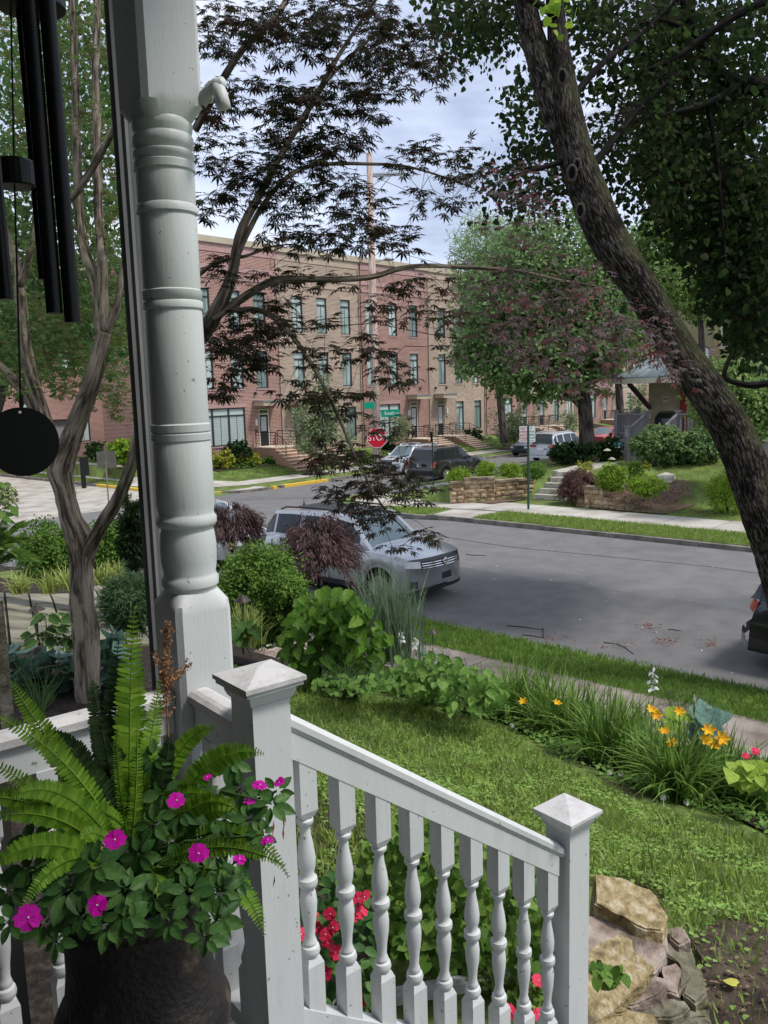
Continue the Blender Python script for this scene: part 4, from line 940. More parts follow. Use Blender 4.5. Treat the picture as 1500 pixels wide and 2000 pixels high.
# stop sign on the pole, facing us
n_ = -ray(736, 855); n_[2] = 0; n_ = unit(n_); nrm = unit(n_*.92+np.cross([0, 0, 1], n_)*.0)
d_ = dep(sp)-.35
t = thing('stop_sign', 'red octagonal stop sign fixed to the utility pole, crossed by dark leaves', 'sign', P(737, 960, d_-.1))
c = P(736.5, 855, d_); R8 = .46
Mf = facing(c, nrm)
def octo(r): return [(r*math.cos(R_(22.5+45*i)), r*math.sin(R_(22.5+45*i))) for i in range(8)]
m = MB(Mf); m.prism(octo(R8), -.01, .0); m.build('white_border', 'signwhite', t)
m = MB(Mf); m.prism(octo(R8*.94), .002, .006); m.build('red_face', 'signred', t)
text('lettering', 'STOP', .37, Mf @ Matrix.Translation((0, -.005, .010)) @ Matrix.Scale(.88, 4, (1, 0, 0)), 'signwhite', t)
m = MB(); pb_ = P(736.5, 855, d_+.05); m.tube([(pb_[0], pb_[1], T(pb_[0], pb_[1])), pb_+[0, 0, .45]], .035, 6); m.build('post', 'galv', t)
t = thing('street_name_sign', 'green street name blade with white letters above the stop sign', 'sign', P(737, 812, d_))
cs = P(765, 807, d_); Ms = facing(cs, unit(n_+np.array([.25, -.1, 0])))
m = MB(Ms); m.box(-.46, .36, -.155, .155, -.01, .0); m.build('blade', 'signgreen', t); text('lettering', 'South', .20, Ms @ Matrix.Translation((-.10, 0, .004)), 'signwhite', t); text('small_lettering', 'Ave', .10, Ms @ Matrix.Translation((.26, 0, .004)), 'signwhite', t)
cs = P(723, 792, d_); Ms = facing(cs, unit(np.array([-n_[1], n_[0], 0])*.55+n_*.5)); m = MB(Ms); m.box(-.35, .35, -.14, .14, -.01, .0); m.build('crossing_blade', 'signgreen', t)
m = MB(); p0 = P(738, 835, d_+.02); m.tube([p0, p0+[0, 0, 1.05]], .03, 6); m.build('bracket', 'galv', t)
# dark sign post by the hedge
p = GT(846, 948); t = thing('sign_post', 'slim dark sign post standing in front of the charcoal SUV', 'post', p)
m = MB(); m.tube([p, p+[0, 0, 2.45]], .03, 6); m.build('post', 'greenpost', t); q = p+[0, 0, 2.2]
m = MB(facing(q, (-.2, 1, 0))); m.box(-.1, .1, -.23, .23, .03, .04); m.build('sign_plate', 'iron', t)
# no parking sign
p = GT(1032, 1004); t = thing('parking_sign', 'green post carrying red and green lettered parking plates on far verge', 'sign', p)
hp = proj(p); pxm = FPX/dep(p)
m = MB(); m.box(p[0]-.03, p[0]+.03, p[1]-.025, p[1]+.025, p[2]-.2, p[2]+(1004-833)/pxm*1.0); m.build('post', 'greenpost', t)
cs = P(1030, 848, dep(p)-.12); nn = unit(n_+np.array([-.05, -.12, 0])); Ms = facing(cs, nn); wv, hv = 15.5/pxm, 15.5/pxm
m = MB(Ms); m.box(-wv, 0.0, -hv, hv, -.006, 0); m.build('sign_plate', 'signwhite', t); m = MB(Ms); m.box(.004, wv, -hv, hv, -.006, 0); m.build('sign_plate', 'signwhite', t)
for i, s_ in enumerate(('NO', 'STOPPING', 'ANY', 'TIME')): text('red_lettering', s_, .12 if i != 1 else .085, Ms @ Matrix.Translation((-wv/2, hv*(.72-.42*i), .003)) @ Matrix.Scale(.7 if i == 1 else 1, 4, (1, 0, 0)), 'signink', t)
for i, s_ in enumerate(('P', '2 HOUR', 'PARKING', '8AM-6PM')): text('green_lettering', s_, .11 if i == 0 else .075, Ms @ Matrix.Translation((wv/2, hv*(.72-.40*i), .003)) @ Matrix.Scale(.8 if i else 1, 4, (1, 0, 0)), 'signinkg', t)
for a, b, mt in ((-wv*.9, -.02, 'signink'), (.02, wv*.9, 'signinkg')): m = MB(Ms); m.box(a, b, -hv*.86, -hv*.80, .001, .004); m.build('arrow_line', mt, t)
# back of a small sign on its pole
p = GT(218, 1062); dd = dep(p); t = thing('road_sign', 'dull back of a small square sign on a leaning pole behind the maple', 'sign', p)
m = MB(); m.tube([p, P(205, 886, dd)], .026, 5); m.build('post', 'alu', t); m = MB(facing(P(208, 898, dd-.04), -ray(208, 898)+np.array([0, 0, -.3]))); pm = FPX/dd
r_ = .04; m.box(-18/pm, 18/pm, -17/pm, 17/pm, -.004, 0); m.build('sign_plate', 'alu', t)
for sx, sy in ((0, -.12), (0, .12)): m2 = MB(facing(P(207, 898, dd-.05), -ray(208, 898))); m2.lathe([(.012, 0), (.012, .012)], (sx, sy, 0), 6); m2.build('bolt', 'galv', t)
# black sign board by the lane
p = P(161, 903, 47); p[2] = T(p[0], p[1]); t = thing('lane_sign', 'black upright sign board beside the lane left of the bright green shrub', 'sign', p)
m = MB(); q = facing(p, -_fh); m = MB(q); m.box(-.12, .12, 0, 1.4, 0, .1); m.build('post', 'iron', t); m = MB(q); m.box(-.12, .34, .72, 1.75, .0, .12); m.build('board', 'iron', t)
# ================================================================= HOUSE OVER THE ROAD
FL = 1.9
hs_ = thing('house', 'yellow clapboard house with grey porch railing, metal awning and red trim', 'house', (38, 12, 1))
def boards(x, y0, y1, z0, z1, mt, parent, nx=-1, h=.14):
    z = z0; i = 0
    while z < z1-.02:
        zz = min(z+h, z1); m = MB(); m.add([(x, y0, z), (x, y1, z), (x+.02, y1, zz), (x+.02, y0, zz), (x+.03, y0, z), (x+.03, y1, z)], [(0, 3, 2, 1), (0, 1, 5, 4)]); m.build('clapboard', mt, parent); z = zz
def boardsY(y, x0, x1, z0, z1, mt, parent, h=.14):
    z = z0
    while z < z1-.02:
        zz = min(z+h, z1); m = MB(); m.add([(x0, y, z), (x1, y, z), (x1, y+.02, zz), (x0, y+.02, zz), (x0, y+.03, z), (x1, y+.03, z)], [(0, 1, 2, 3), (0, 4, 5, 1)]); m.build('clapboard', mt, parent); z = zz
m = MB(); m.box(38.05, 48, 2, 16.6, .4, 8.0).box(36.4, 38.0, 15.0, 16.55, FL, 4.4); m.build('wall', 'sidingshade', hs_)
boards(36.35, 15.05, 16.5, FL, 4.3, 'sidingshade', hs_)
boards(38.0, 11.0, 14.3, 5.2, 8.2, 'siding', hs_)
m = MB(); m.box(36.2, 36.33, 14.75, 15.02, FL, 4.3); m.build('red_corner_trim', 'redtrim', hs_); m = MB(); m.box(37.6, 37.7, 13.2, 14.75, 3.9, 4.3); m.build('red_door_trim', 'redtrim', hs_); m = MB(); m.box(37.6, 37.7, 13.5, 13.75, FL, 3.897); m.build('red_door_trim', 'redtrim', hs_)
m = MB(); m.box(37.72, 37.8, 13.75, 14.7, FL+.02, 3.88); d = m.build('door', 'doorblack', hs_)
m = MB(); m.box(36.30, 36.34, 15.55, 15.85, 3.25, 3.48); pl = m.build('number_plaque', 'cream', hs_)
text('house_number', '408', .17, facing((36.295, 15.70, 3.365), (-1, 0, 0)), 'bronze', pl)
m = MB(); m.add([(37.5, 1.5, 8.0), (37.5, 17.1, 8.0), (48.5, 17.1, 8.0), (48.5, 1.5, 8.0), (41.5, 5, 9.6), (41.5, 13.6, 9.6)], [(0, 4, 5, 1), (1, 5, 2), (2, 5, 4, 3), (3, 4, 0), (0, 1, 2, 3)]); m.build('roof', 'pipegrey', hs_)
# windows upstairs
for (y0, y1, z0, z1) in ((13.0, 13.9, 5.6, 7.6), (11.1, 11.5, 5.6, 7.6), (9.2, 10.2, 5.4, 7.4), (8.0, 9.2, 2.6, 4.2), (10.0, 11.0, 2.6, 4.2)):
    m = MB(); x = 37.93; t_ = .12
    m.box(x, x+.06, y0-t_, y0, z0-t_, z1+t_).box(x, x+.06, y1, y1+t_, z0-t_, z1+t_).box(x, x+.06, y0, y1, z1, z1+t_).box(x, x+.06, y0, y1, z0-t_, z0).box(x, x+.05, y0, y1, (z0+z1)/2-.03, (z0+z1)/2+.03)
    f = m.build('window', 'cream', hs_); g = MB(); g.box(x+.03, x+.04, y0, y1, z0, z1); g.build('pane', 'carglass', f)
# porch floor, awning roof
m = MB(); m.box(33.45, 38, 13.2, 16.75, FL-.25, FL).box(33.6, 38, 13.3, 16.6, .5, FL-.26); m.build('porch_floor', 'greyrail', hs_)
ez = 4.32
def slab(m, pts, th): 
    n = len(pts); m.add(list(pts)+[(p[0], p[1], p[2]+th) for p in pts], [tuple(range(n))[::-1], tuple(range(n, 2*n))]+[(i, (i+1) % n, n+(i+1) % n, n+i) for i in range(n)])
m = MB(); slab(m, [(33.9, 17.1, ez), (33.9, 12.9, ez), (36.6, 14.0, 5.45), (36.6, 15.9, 5.45)], .05); slab(m, [(33.9, 17.1, ez), (36.6, 15.9, 5.45), (38.2, 15.9, 5.45), (38.2, 17.1, ez)][::-1], .05); m.build('awning_roof', 'metalroof', hs_)
for q in np.linspace(.06, .94, 9):
    y0 = 17.1+(12.9-17.1)*q; y1 = 15.9+(14.0-15.9)*q; m = MB(); m.beam((33.9, y0, ez+.07), (36.6, y1, 5.52), .03, .05); m.build('roof_seam', 'metalroof', hs_)
m = MB(); m.box(33.86, 33.98, 12.9, 17.1, ez-.22, ez-.005); m.box(33.98, 38, 16.95, 17.08, ez-.22, ez-.005); m.build('fascia', 'cream', hs_)
m = MB(); m.beam((36.3, 16.45, 3.0), (34.2, 16.45, 4.1), .15, .15).beam((36.28, 16.45, 2.7), (36.28, 16.45, 4.1), .15, .15); m.build('roof_bracket', 'darkwood', hs_)
m = MB(); m.box(36.15, 36.35, 16.35, 16.55, 2.5, 2.7); m.build('bracket_block', 'cream', hs_)
def railing(parent, p, q, zp, zq, posts=(1, 1), mt='greyrail', hh=.92, sp=.13, pw=.16):
    p, q = np.array(p, float), np.array(q, float); L = np.linalg.norm(q-p)
    for e, (pt_, z) in enumerate(((p, zp), (q, zq))):
        if posts[e]:
            m = MB(); m.cbox((pt_[0], pt_[1], z+.42-(.25 if posts[e] > 1 else 0)), (pw, pw, 1.2+(.5 if posts[e] > 1 else 0))); po = m.build('rail_post', mt, parent)
            m = MB(); m.cbox((pt_[0], pt_[1], z+.42+.6+.03), (pw+.07, pw+.07, .055)); m.build('post_cap', mt, po)
    a = p+(q-p)*.09/L; b = q-(q-p)*.09/L
    m = MB(); m.beam((*a, zp+hh), (*b, zq+hh), .09, .06); m.build('top_rail', mt, parent)
    m = MB(); m.beam((*a, zp+.12), (*b, zq+.12), .06, .07); m.build('bottom_rail', mt, parent)
    n = int(L/sp)
    for i in range(1, n):
        u = i/n; c = p+(q-p)*u; z = zp+(zq-zp)*u; m = MB(); m.box(c[0]-.02, c[0]+.02, c[1]-.02, c[1]+.02, z+.155, z+hh-.03); m.build('baluster', mt, parent)
pr = thing('porch_railing', 'grey stair railing left of the steps up to the yellow house', 'railing', (32, 15.35, 1))
zl = T(31.8, 15.35)
railing(pr, (31.85, 15.35), (33.6, 15.35), zl+.28, FL, (2, 1)); railing(pr, (33.6, 15.35), (33.6, 16.7), FL, FL, (0, 1)); railing(pr, (33.6, 16.7), (35.6, 16.7), FL, FL, (0, 1))
pr = thing('porch_railing', 'grey stair railing right of the steps, behind the leaning trunk', 'railing', (32, 14.0, 1))
railing(pr, (31.85, 14.0), (33.6, 14.0), zl+.28, FL, (2, 1)); railing(pr, (33.6, 14.0), (33.6, 13.0), FL, FL, (0, 1)); railing(pr, (33.6, 13.0), (36.5, 13.0), FL, FL, (0, 1))
st = thing('porch_steps', 'grey steps rising to the porch of the yellow house', 'steps', (32.5, 14.7, 1))
for k in range(6):
    m = MB(); x = 31.95+.28*k; m.box(x, x+.3, 14.1, 15.25, zl-.3, zl+(FL-zl)*(k+.5)/6.); m.build('step', 'greyrail', st)
# black grill with a rounded lid on the landing
g = thing('grill', 'black curved object, a covered grill, on the porch behind the stair rails', 'grill', (34.9, 15.0, FL))
m = MB(facing((34.9, 15.2, FL+.5), (0, -1, 0))); pts = [(-.75, 0), (-.7, .22), (-.45, .42), (-.1, .5), (.3, .47), (.6, .3), (.75, 0)]; m.prism(pts[::-1], -.05, .6); m.build('lid', 'blackcar', g)
m = MB(); m.box(34.2, 35.6, 14.65, 15.2, FL, FL+.5); m.build('cabinet', 'blackcar', g)
# right hand porch base and awnings
m = MB(); m.box(34.6, 37.9, 5.0, 11.4, .3, 1.72); m.build('porch_foundation', 'greyblock', hs_)
m = MB(); m.box(34.5, 37.95, 4.9, 11.5, 1.725, 2.05); m.build('porch_edge', 'cream', hs_)
for yy in (11.2, 8.9, 6.4): m = MB(); m.box(34.7, 34.95, yy, yy+.25, 2.05, 4.9); m.build('porch_post', 'cream', hs_)
m = MB(); m.box(34.5, 38, 4.9, 11.6, 4.9, 5.2); m.build('porch_beam', 'cream', hs_)
# flag draped from the upper porch
fl = thing('flag', 'stars and stripes hanging in folds under the upstairs window', 'flag', P(1352, 660, 37))
def cloth(name, mt, pts, parent):
    m = MB(); n = len(pts[0]); vs = []
    for row in pts: vs += [P(x, y, d) for x, y, d in row]
    m.add(vs, [(i*n+j, (i+1)*n+j, (i+1)*n+j+1, i*n+j+1) for i in range(len(pts)-1) for j in range(n-1)]); return m.build(name, mt, parent)
rows = []
cloth('blue_field', 'flagblue', [[(1352, 664, 37), (1365, 673, 36.8), (1378, 675, 37.1), (1385, 680, 36.9)], [(1361, 683, 37), (1368, 686, 36.8), (1376, 684, 37.1), (1386, 683, 36.9)]], fl)
for k in range(5):
    y0 = 683+k*2.2; cloth('stripe', 'flagred' if k % 2 else 'flagwhite', [[(1361, y0+1, 37), (1372, y0+2.5, 36.8), (1384, y0-1, 37.1), (1397-k, y0-.5, 36.9)], [(1361, y0+3.2, 37), (1372, y0+4.7, 36.8), (1384, y0+1.2, 37.1), (1397-k, y0+1.7, 36.9)]], fl)
for k in range(11):
    x = 1357+(k % 6)*4.6; y = 671+(k//6)*6+(k % 6)*1.1; mm = MB(facing(P(x, y, 36.7), -ray(x, y))); mm.prism([(.028*math.cos(R_(90+36*i))*(1 if i % 2 == 0 else .4), .028*math.sin(R_(90+36*i))*(1 if i % 2 == 0 else .4)) for i in range(10)], 0, .004); mm.build('star', 'flagwhite', fl)
m = MB(); m.tube([P(1350, 658, 37.1), P(1362, 686, 37.1)], .02, 6); m.build('flag_pole', 'cream', fl)
# yard signs and lamp
p = GT(1207, 902); p2 = P(1206, 873, dep(p)); t = thing('yard_sign', 'small blue and black yard sign beside the foot of the grey stairs', 'sign', p)
Mf = facing(p2, -_fh); m = MB(Mf); m.prism([(-.15, -.08), (-.09, -.15), (.09, -.15), (.15, -.08), (.15, .1), (-.15, .1)], 0, .02); m.build('sign_plate', 'iron', t); m = MB(Mf); m.box(-.15, .15, .06, .17, .0, .024); m.build('blue_band', 'signblue', t); m = MB(Mf); m.box(-.1, .1, -.03, .02, .0205, .024); m.build('white_strip', 'signwhite', t); m = MB(Mf); m.box(-.012, .012, -.6, -.13, 0, .012); m.build('stake', 'iron', t)
for px, py, top_ in ((1186, 905, 880), (1195, 903, 897)):
    p = GT(px, py); q = P(px, top_, dep(p)); t = thing('garden_lamp', 'tiny pale mushroom garden lamp %s' % ('on a tall stem by the stairs' if top_ == 880 else 'low beside the blue sign'), 'lamp', p)
    m = MB(); m.lathe([(.16, 0), (.1, .05), (.01, .09)], q, 12); m.build('lamp_shade', 'cream', t); m = MB(); m.tube([p, q], .012, 5); m.build('stem', 'iron', t)
# ---------------------------------------------------------------- retaining walls of single blocks
def blockwall(label, p, q, tops, base, thick=.28, hrow=.155, cop=True):
    """p, q world xy; tops: list (u0, u1, z) of steps along the wall"""
    p, q = np.array(p[:2], float), np.array(q[:2], float); L = np.linalg.norm(q-p); d = (q-p)/L; nn = np.array([-d[1], d[0]])
    if nn@(-p) < 0: nn = -nn       # towards us
    t = thing('retaining_wall', label, 'wall', (*p, base)); ang = math.atan2(d[1], d[0])
    for (u0, u1, zt_) in tops:
        z = base; r = 0
        rows = max(1, round((zt_-.07-base)/hrow)); hr = (zt_-.07-base)/rows
        for r in range(rows):
            u = u0*L - (random.uniform(0, .2) if r % 2 else 0)
            while u < u1*L-.02:
                w = random.choice([.22, .32, .42, .46]); a, b = max(u, u0*L), min(u+w, u1*L); u += w
                if b-a < .05: continue
                m = MB(Matrix.Translation((*(p+d*(a+b)/2), z+hr/2)) @ Matrix.Rotation(ang, 4, 'Z')); pr_ = random.uniform(-.02, .03)*(1)
                g = .006; l2 = (b-a)/2-g; h2 = hr/2-g; s_ = 1 if (nn@np.array([-d[1], d[0]])) > 0 else -1
                yf = s_*(.0+pr_); yb = -s_*thick
                m.add([(-l2, yb, -h2), (l2, yb, -h2), (l2, yb, h2), (-l2, yb, h2), (-l2, yf, -h2), (l2, yf, -h2), (l2, yf, h2), (-l2, yf, h2), (random.uniform(-.3, .3)*l2, yf+s_*.035, random.uniform(-.3, .3)*h2)],
                      [(0, 1, 2, 3), (0, 4, 5, 1), (1, 5, 6, 2), (2, 6, 7, 3), (3, 7, 4, 0), (4, 8, 5), (5, 8, 6), (6, 8, 7), (7, 8, 4)])
                m.build('block', 'block', t)
            z += hr
        if cop:
            u = u0*L
            while u < u1*L-.02:
                w = random.uniform(.4, .62); a, b = u, min(u+w, u1*L); u += w; s_ = 1 if (nn@np.array([-d[1], d[0]])) > 0 else -1
                m = MB(Matrix.Translation((*(p+d*(a+b)/2), zt_-.035)) @ Matrix.Rotation(ang, 4, 'Z')); y0, y1 = sorted((s_*.06, -s_*(thick+.04))); m.box(-(b-a)/2+.004, (b-a)/2-.004, y0, y1, -.035, .04+random.uniform(-.004, .004)); m.build('coping_stone', 'coping', t)
    return t
def at_h(px, py, xy):      # height of a sight line above point xy
    d = math.hypot(*xy[:2]); r = ray(px, py); k = d/math.hypot(r[0], r[1]); return EYE+r[2]*k
A0 = G(880, 979, .13); A1 = G(968, 975, .15); A2 = G(1043, 966, .2)
z0 = at_h(890, 941, A0); z1 = at_h(968, 932, A1); 
blockwall('left curving stone retaining wall below the clipped hedge balls', A0, A1, [(0, .3, z0), (.3, 1, z1)], .05)
blockwall('recessed stone retaining wall running back to the garden steps', A1+np.array([.0, -.02, 0]), A2, [(0, 1, at_h(1040, 933, A2))], .1)
B0 = G(1141, 990, .15); B1 = G(1229, 998, .15)
blockwall('right stone retaining wall stepping down beside the brown laceleaf shrub', B0, B1, [(0, .42, at_h(1155, 950, B0)), (.42, .70, at_h(1190, 969, B0)), (.70, 1., at_h(1215, 982, B0))], .08)
B2 = B0+np.array([1.6, .2, 0]); blockwall('short stone side wall beside the garden steps', B0+np.array([.15, .1, 0]), B2, [(0, 1, at_h(1155, 950, B0))], .08)
C0 = GT(1072, 905); C1 = GT(1165, 905); blockwall('low curved stone wall round the dark clipped yews', C0, C1, [(0, 1, C0[2]+.42)], C0[2]-.1)
# steps
gs = thing('garden_steps', 'pale stone garden steps rising between the two retaining walls', 'steps', G(1070, 975, .15))
a0, b0 = G(1040, 974, .17), G(1103, 977, .17); dv = unit(np.array([1, .12, 0]))
for k in range(5):
    z = .15+.17*(k+1); m = MB(); o = dv*.34*k; sh = (b0-a0)*.10*k*.6; pts = [a0+o+sh, b0+o, b0+o+dv*.42, a0+o+sh+dv*.42]
    m.prism([(p[0], p[1]) for p in pts][::-1], z-.165, z); m.build('step_block', 'step', gs)
o = dv*.34*5; m = MB(); pts = [a0+o, b0+o, b0+o+dv*6, a0+o+dv*6]; m.prism([(p[0], p[1]) for p in pts][::-1], .7, 1.0+.0); m.build('path', 'concrete')['kind'] = 'structure'
def GTL2(pts): return [tuple(GT(*p)[:2]) for p in pts]
patch('mulch_bed', [(24.5, 13.15), (24.5, 10.6), (26.2, 10.3), (28.6, 11.6), (28.4, 13.15)], .02, 'mulchbrown', T, .2)
patch('mulch_bed', [tuple(G(925, 977, .16)[:2]), tuple(G(960, 983, .16)[:2]), tuple(G(1020, 977, .16)[:2]), tuple(G(1030, 968, .16)[:2]), tuple(G(968, 972, .16)[:2])], .175, 'mulchbrown', S_, .5)
# ================================================================= OUR PORCH
PF = Matrix(((CA, -SA, 0, 0), (SA, CA, 0, 0), (0, 0, 1, 0), (0, 0, 0, 1)))
FLR = EYE-1.6
def pthing(name, label, cat_, a, b, z, group=None): return thing(name, label, cat_, L2W(a, b, z), group, TH)
pf = thing('porch_floor', 'x', 'floor', L2W(-.5, 0, FLR)); del pf['label']; del pf['category']; pf['kind'] = 'structure'
b_ = -4.
while b_ < 1.95:
    m = MB(PF); m.box(-1.3, .96, b_, b_+.088, FLR-.03, FLR); m.build('floor_board', 'deck', pf); b_ += .092
m = MB(PF); m.box(-1.3, .9, -4, 1.9, FLR-.35, FLR-.035); o = m.build('porch_base', 'white'); o['kind'] = 'structure'
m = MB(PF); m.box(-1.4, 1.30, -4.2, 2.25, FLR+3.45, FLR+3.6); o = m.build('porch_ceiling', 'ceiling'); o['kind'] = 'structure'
m = MB(PF); m.box(.80, .98, -4.2, 2.0, FLR+3.15, FLR+3.448).box(-1.3, .80, 1.82, 2.0, FLR+3.15, FLR+3.448); o = m.build('porch_beam', 'white'); o['kind'] = 'structure'
m = MB(PF); m.box(-1.6, -1.42, -7, 5, .5, FLR+5); m.box(-1.42, .52, 2.32, 4.2, .5, FLR+5); o = m.build('house_wall_and_shade_box', 'housewall'); o['kind'] = 'structure'  # second box is added, out of view, to keep light off the column
# turned column
ca, cb = .893, 1.905
t = pthing('porch_column', 'thick white turned porch column with square blocks at top and foot', 'column', ca, cb, FLR)
hb = .0735
zs1, zs0 = zat(ca, cb, 1160), zat(ca, cb, 243)
m = MB(PF); pr = [(hb, zs0-.035), (hb, zs0+.02), (hb, FLR+2.6)]
m.lathe([(hb*.80, zs0-.01), (hb*1.0, zs0+.03), (hb, zs0+.05), (hb, FLR+3.149)], (ca, cb, 0), 32, [0.2, 1, 1, 1]); m.build('upper_block', 'white', t, smooth=30)
m = MB(PF); m.lathe([(hb, FLR+.01), (hb, zs1-.035), (hb*.985, zs1-.012), (hb*.86, zs1+.014)], (ca, cb, 0), 32, [1, 1, .9, .25]); m.build('lower_block', 'white', t, smooth=30)
P_ = [(1163, 49), (1150, 51), (1142, 52), (1140, 55), (1126, 56), (1122, 52), (1116, 51), (1095, 54), (1065, 55.5), (1040, 53), (1028, 50), (1026, 56), (1019, 59), (1009, 59), (1004, 55), (999, 54), (985, 57), (865, 57), (861, 55), (859, 58), (847, 58.5), (844, 55), (842, 58), (829, 58.5), (826, 55), (820, 56), (612, 56), (607, 54), (604, 58), (592, 58.5), (588, 54.5), (585, 58), (570, 58.5), (567, 55), (560, 56), (427, 57), (422, 55), (419, 60), (406, 60), (402, 56), (396, 57), (345, 58), (339, 56), (336, 60), (322, 60), (318, 55), (314, 56), (310, 60), (302, 60), (298, 55), (293, 56), (289, 60), (272, 60), (266, 56), (255, 59), (246, 60), (238, 56)]
prof = []
for py, hwpx in P_:
    z = zat(ca, cb, py); d = dep(L2W(ca, cb, z)); prof.append((hwpx/FPX*d*.985, z))
m = MB(PF); m.lathe(prof, (ca, cb, 0), 40); m.build('turned_shaft', 'shaft', t, smooth=50)
bz = dep(L2W(ca, cb, 4.9)); br = MB(); br.tube([P(392, 200, bz), P(408, 178, bz-.01), P(424, 166, bz-.02), P(436, 160, bz-.03)], [.016, .014, .016, .012], 10); br.build('bracket_spindle', 'white', t, smooth=True)
br = MB(); br.tube([P(421, 160, bz-.02), P(430, 182, bz-.03), P(436, 206, bz-.04), P(436, 214, bz-.04)], [.012, .016, .017, .008], 10); br.build('bracket_spindle', 'white', t, smooth=True)
br = MB(); br.tube([P(408, 150+30, bz), P(412, 200, bz)], [.012, .006], 8); br.build('bracket_finial', 'white', t, smooth=True)
# fluted downspout behind the column
q = W2L(P(268, 650, 2.36)); t = pthing('downspout', 'dark grey fluted downspout just left of the turned column', 'downspout', q[0], q[1], FLR-.4)
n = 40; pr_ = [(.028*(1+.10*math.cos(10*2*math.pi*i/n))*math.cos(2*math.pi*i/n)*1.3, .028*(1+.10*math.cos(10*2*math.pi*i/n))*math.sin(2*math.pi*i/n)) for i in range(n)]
m = MB(PF @ Matrix.Translation((q[0]+.005, q[1], 0)) @ Matrix.Rotation(R_(-52+90), 4, 'Z')); m.prism(pr_, FLR-.4, FLR+3.2); m.build('pipe', 'pipegrey', t, smooth=30)  # whole pipe in one dark grey tone
def newel(label, a, b, ztop, zbot, w=.045):
    t = pthing('newel_post', label, 'post', a, b, zbot)
    m = MB(PF); m.box(a-w, a+w, b-w, b+w, zbot, ztop-.06); m.build('post', 'white', t)
    c = MB(PF); c.lathe([(w*1.0, ztop-.062), (w*1.12, ztop-.056), (w*1.22, ztop-.045), (w*1.24, ztop-.034)], (a, b, 0), 4, [1]*4); c.build('neck_moulding', 'white', t)
    c = MB(PF); c.lathe([(w*1.24, ztop-.034), (w*1.50, ztop-.030), (w*1.50, ztop-.022), (w*1.60, ztop-.020), (w*1.60, ztop-.010), (.004, ztop+.008)], (a, b, 0), 4, [1]*6); cp = c.build('cap', 'sunbleach', t)
N1 = W2L(P(500, 1306, 1.84)); N2 = W2L(P(1115, 1577, 2.5)); nb = (N1[1]+N2[1])/2
n1 = on_b(500, 1306, nb+.012); n2 = on_b(1115, 1577, nb-.012)
N1, N2 = (n1[0], nb, n1[2]), (n2[0], nb, n2[2])
newel('white newel post with pyramid cap at the top of the stairs, nearest the fern', N1[0], nb, N1[2], FLR-.95, .046)
newel('white newel post with pyramid cap at the foot of the stairs', N2[0], nb, N2[2], 1.5, .046)
def baluster(m, a, b, z0, z1, zt0, zt1, w=.0225):
    """square block z0..zt0, turned zt0..zt1, square block zt1..z1"""
    m.box(a-w, a+w, b-w, b+w, z0, zt0-.012); m.lathe([(w, zt0-.012), (w*.72, zt0+.004)], (a, b, 0), 4, [1, 1])
    m.box(a-w, a+w, b-w, b+w, zt1+.012, z1); m.lathe([(w*.72, zt1-.004), (w, zt1+.012)], (a, b, 0), 4, [1, 1])
    L = zt1-zt0; pf_ = [(0, .75), (.015, .8), (.03, .95), (.055, 1.0), (.08, .9), (.09, .62), (.105, .72), (.125, .62), (.15, .52), (.22, .60), (.32, .82), (.40, .90), (.46, .78), (.485, .64), (.495, .80), (.51, 1.0), (.535, 1.05), (.56, 1.0), (.572, .78), (.59, .66), (.64, .88), (.70, .93), (.78, .78), (.86, .55), (.92, .48), (.93, .70), (.945, .86), (.965, .86), (.975, .62), (1, .6)]
    m.lathe([(r*w*1.02, zt0+u*L) for u, r in pf_], (a, b, 0), 14)
bx = [601, 673, 738, 803, 860, 917, 970, 1020, 1069]; ut = [1588, 1616, 1643, 1669, 1693, 1714, 1735, 1755, 1773]; lt = [1867, 1880, 1897, 1918, 1931, 1946, 1960, 1975, 1988]
rl = pthing('stair_railing', 'white stair railing with nine turned balusters between the two newel posts', 'railing', N1[0], nb, FLR)
R0 = on_b(570, 1395, nb+.02); R1 = on_b(1108, 1655, nb-.0); slope = (R1[2]-R0[2])/(R1[0]-R0[0])
def rz(a): return R0[2]+slope*(a-R0[0])
BO = rz(N1[0]+.06)-zat(N1[0]+.06, nb, 1959)
a0, a1 = N1[0]+.047, N2[0]-.047
def sweep(m, a0, a1, prof, z_of, b0, cut=True):
    """profile (db, dz) swept along a from a0 to a1"""
    n = len(prof); vs = [(a, b0+db, z_of(a)+dz) for a in (a0, a1) for db, dz in prof]
    m.add(vs, [tuple(range(n)), tuple(range(n, 2*n))[::-1]]+[(i, n+i, n+(i+1) % n, (i+1) % n) for i in range(n)])
m = MB(PF); sweep(m, a0, a1, [(-.030, -.012), (-.030, -.028), (-.024, -.034), (-.022, -.040), (.022, -.040), (.024, -.034), (.030, -.028), (.030, -.012), (.022, -.004), (.014, -.004), (.011, 0), (-.011, 0), (-.014, -.004), (-.022, -.004)], rz, nb); m.build('handrail', 'white', rl)
m = MB(PF); sweep(m, a0, a1-.02, [(-.0238, -.041), (-.0238, -.105), (.0238, -.105), (.0238, -.041)], rz, nb); m.build('sub_rail', 'white', rl)
m = MB(PF); sweep(m, a0, a1, [(-.026, -BO), (-.026, -BO-.075), (.026, -BO-.075), (.026, -BO)], rz, nb); m.build('bottom_rail', 'white', rl)
pa0 = on_b(bx[0], (ut[0]+lt[0])/2, nb)[0]; pa8 = on_b(bx[8], (ut[8]+lt[8])/2, nb)[0]
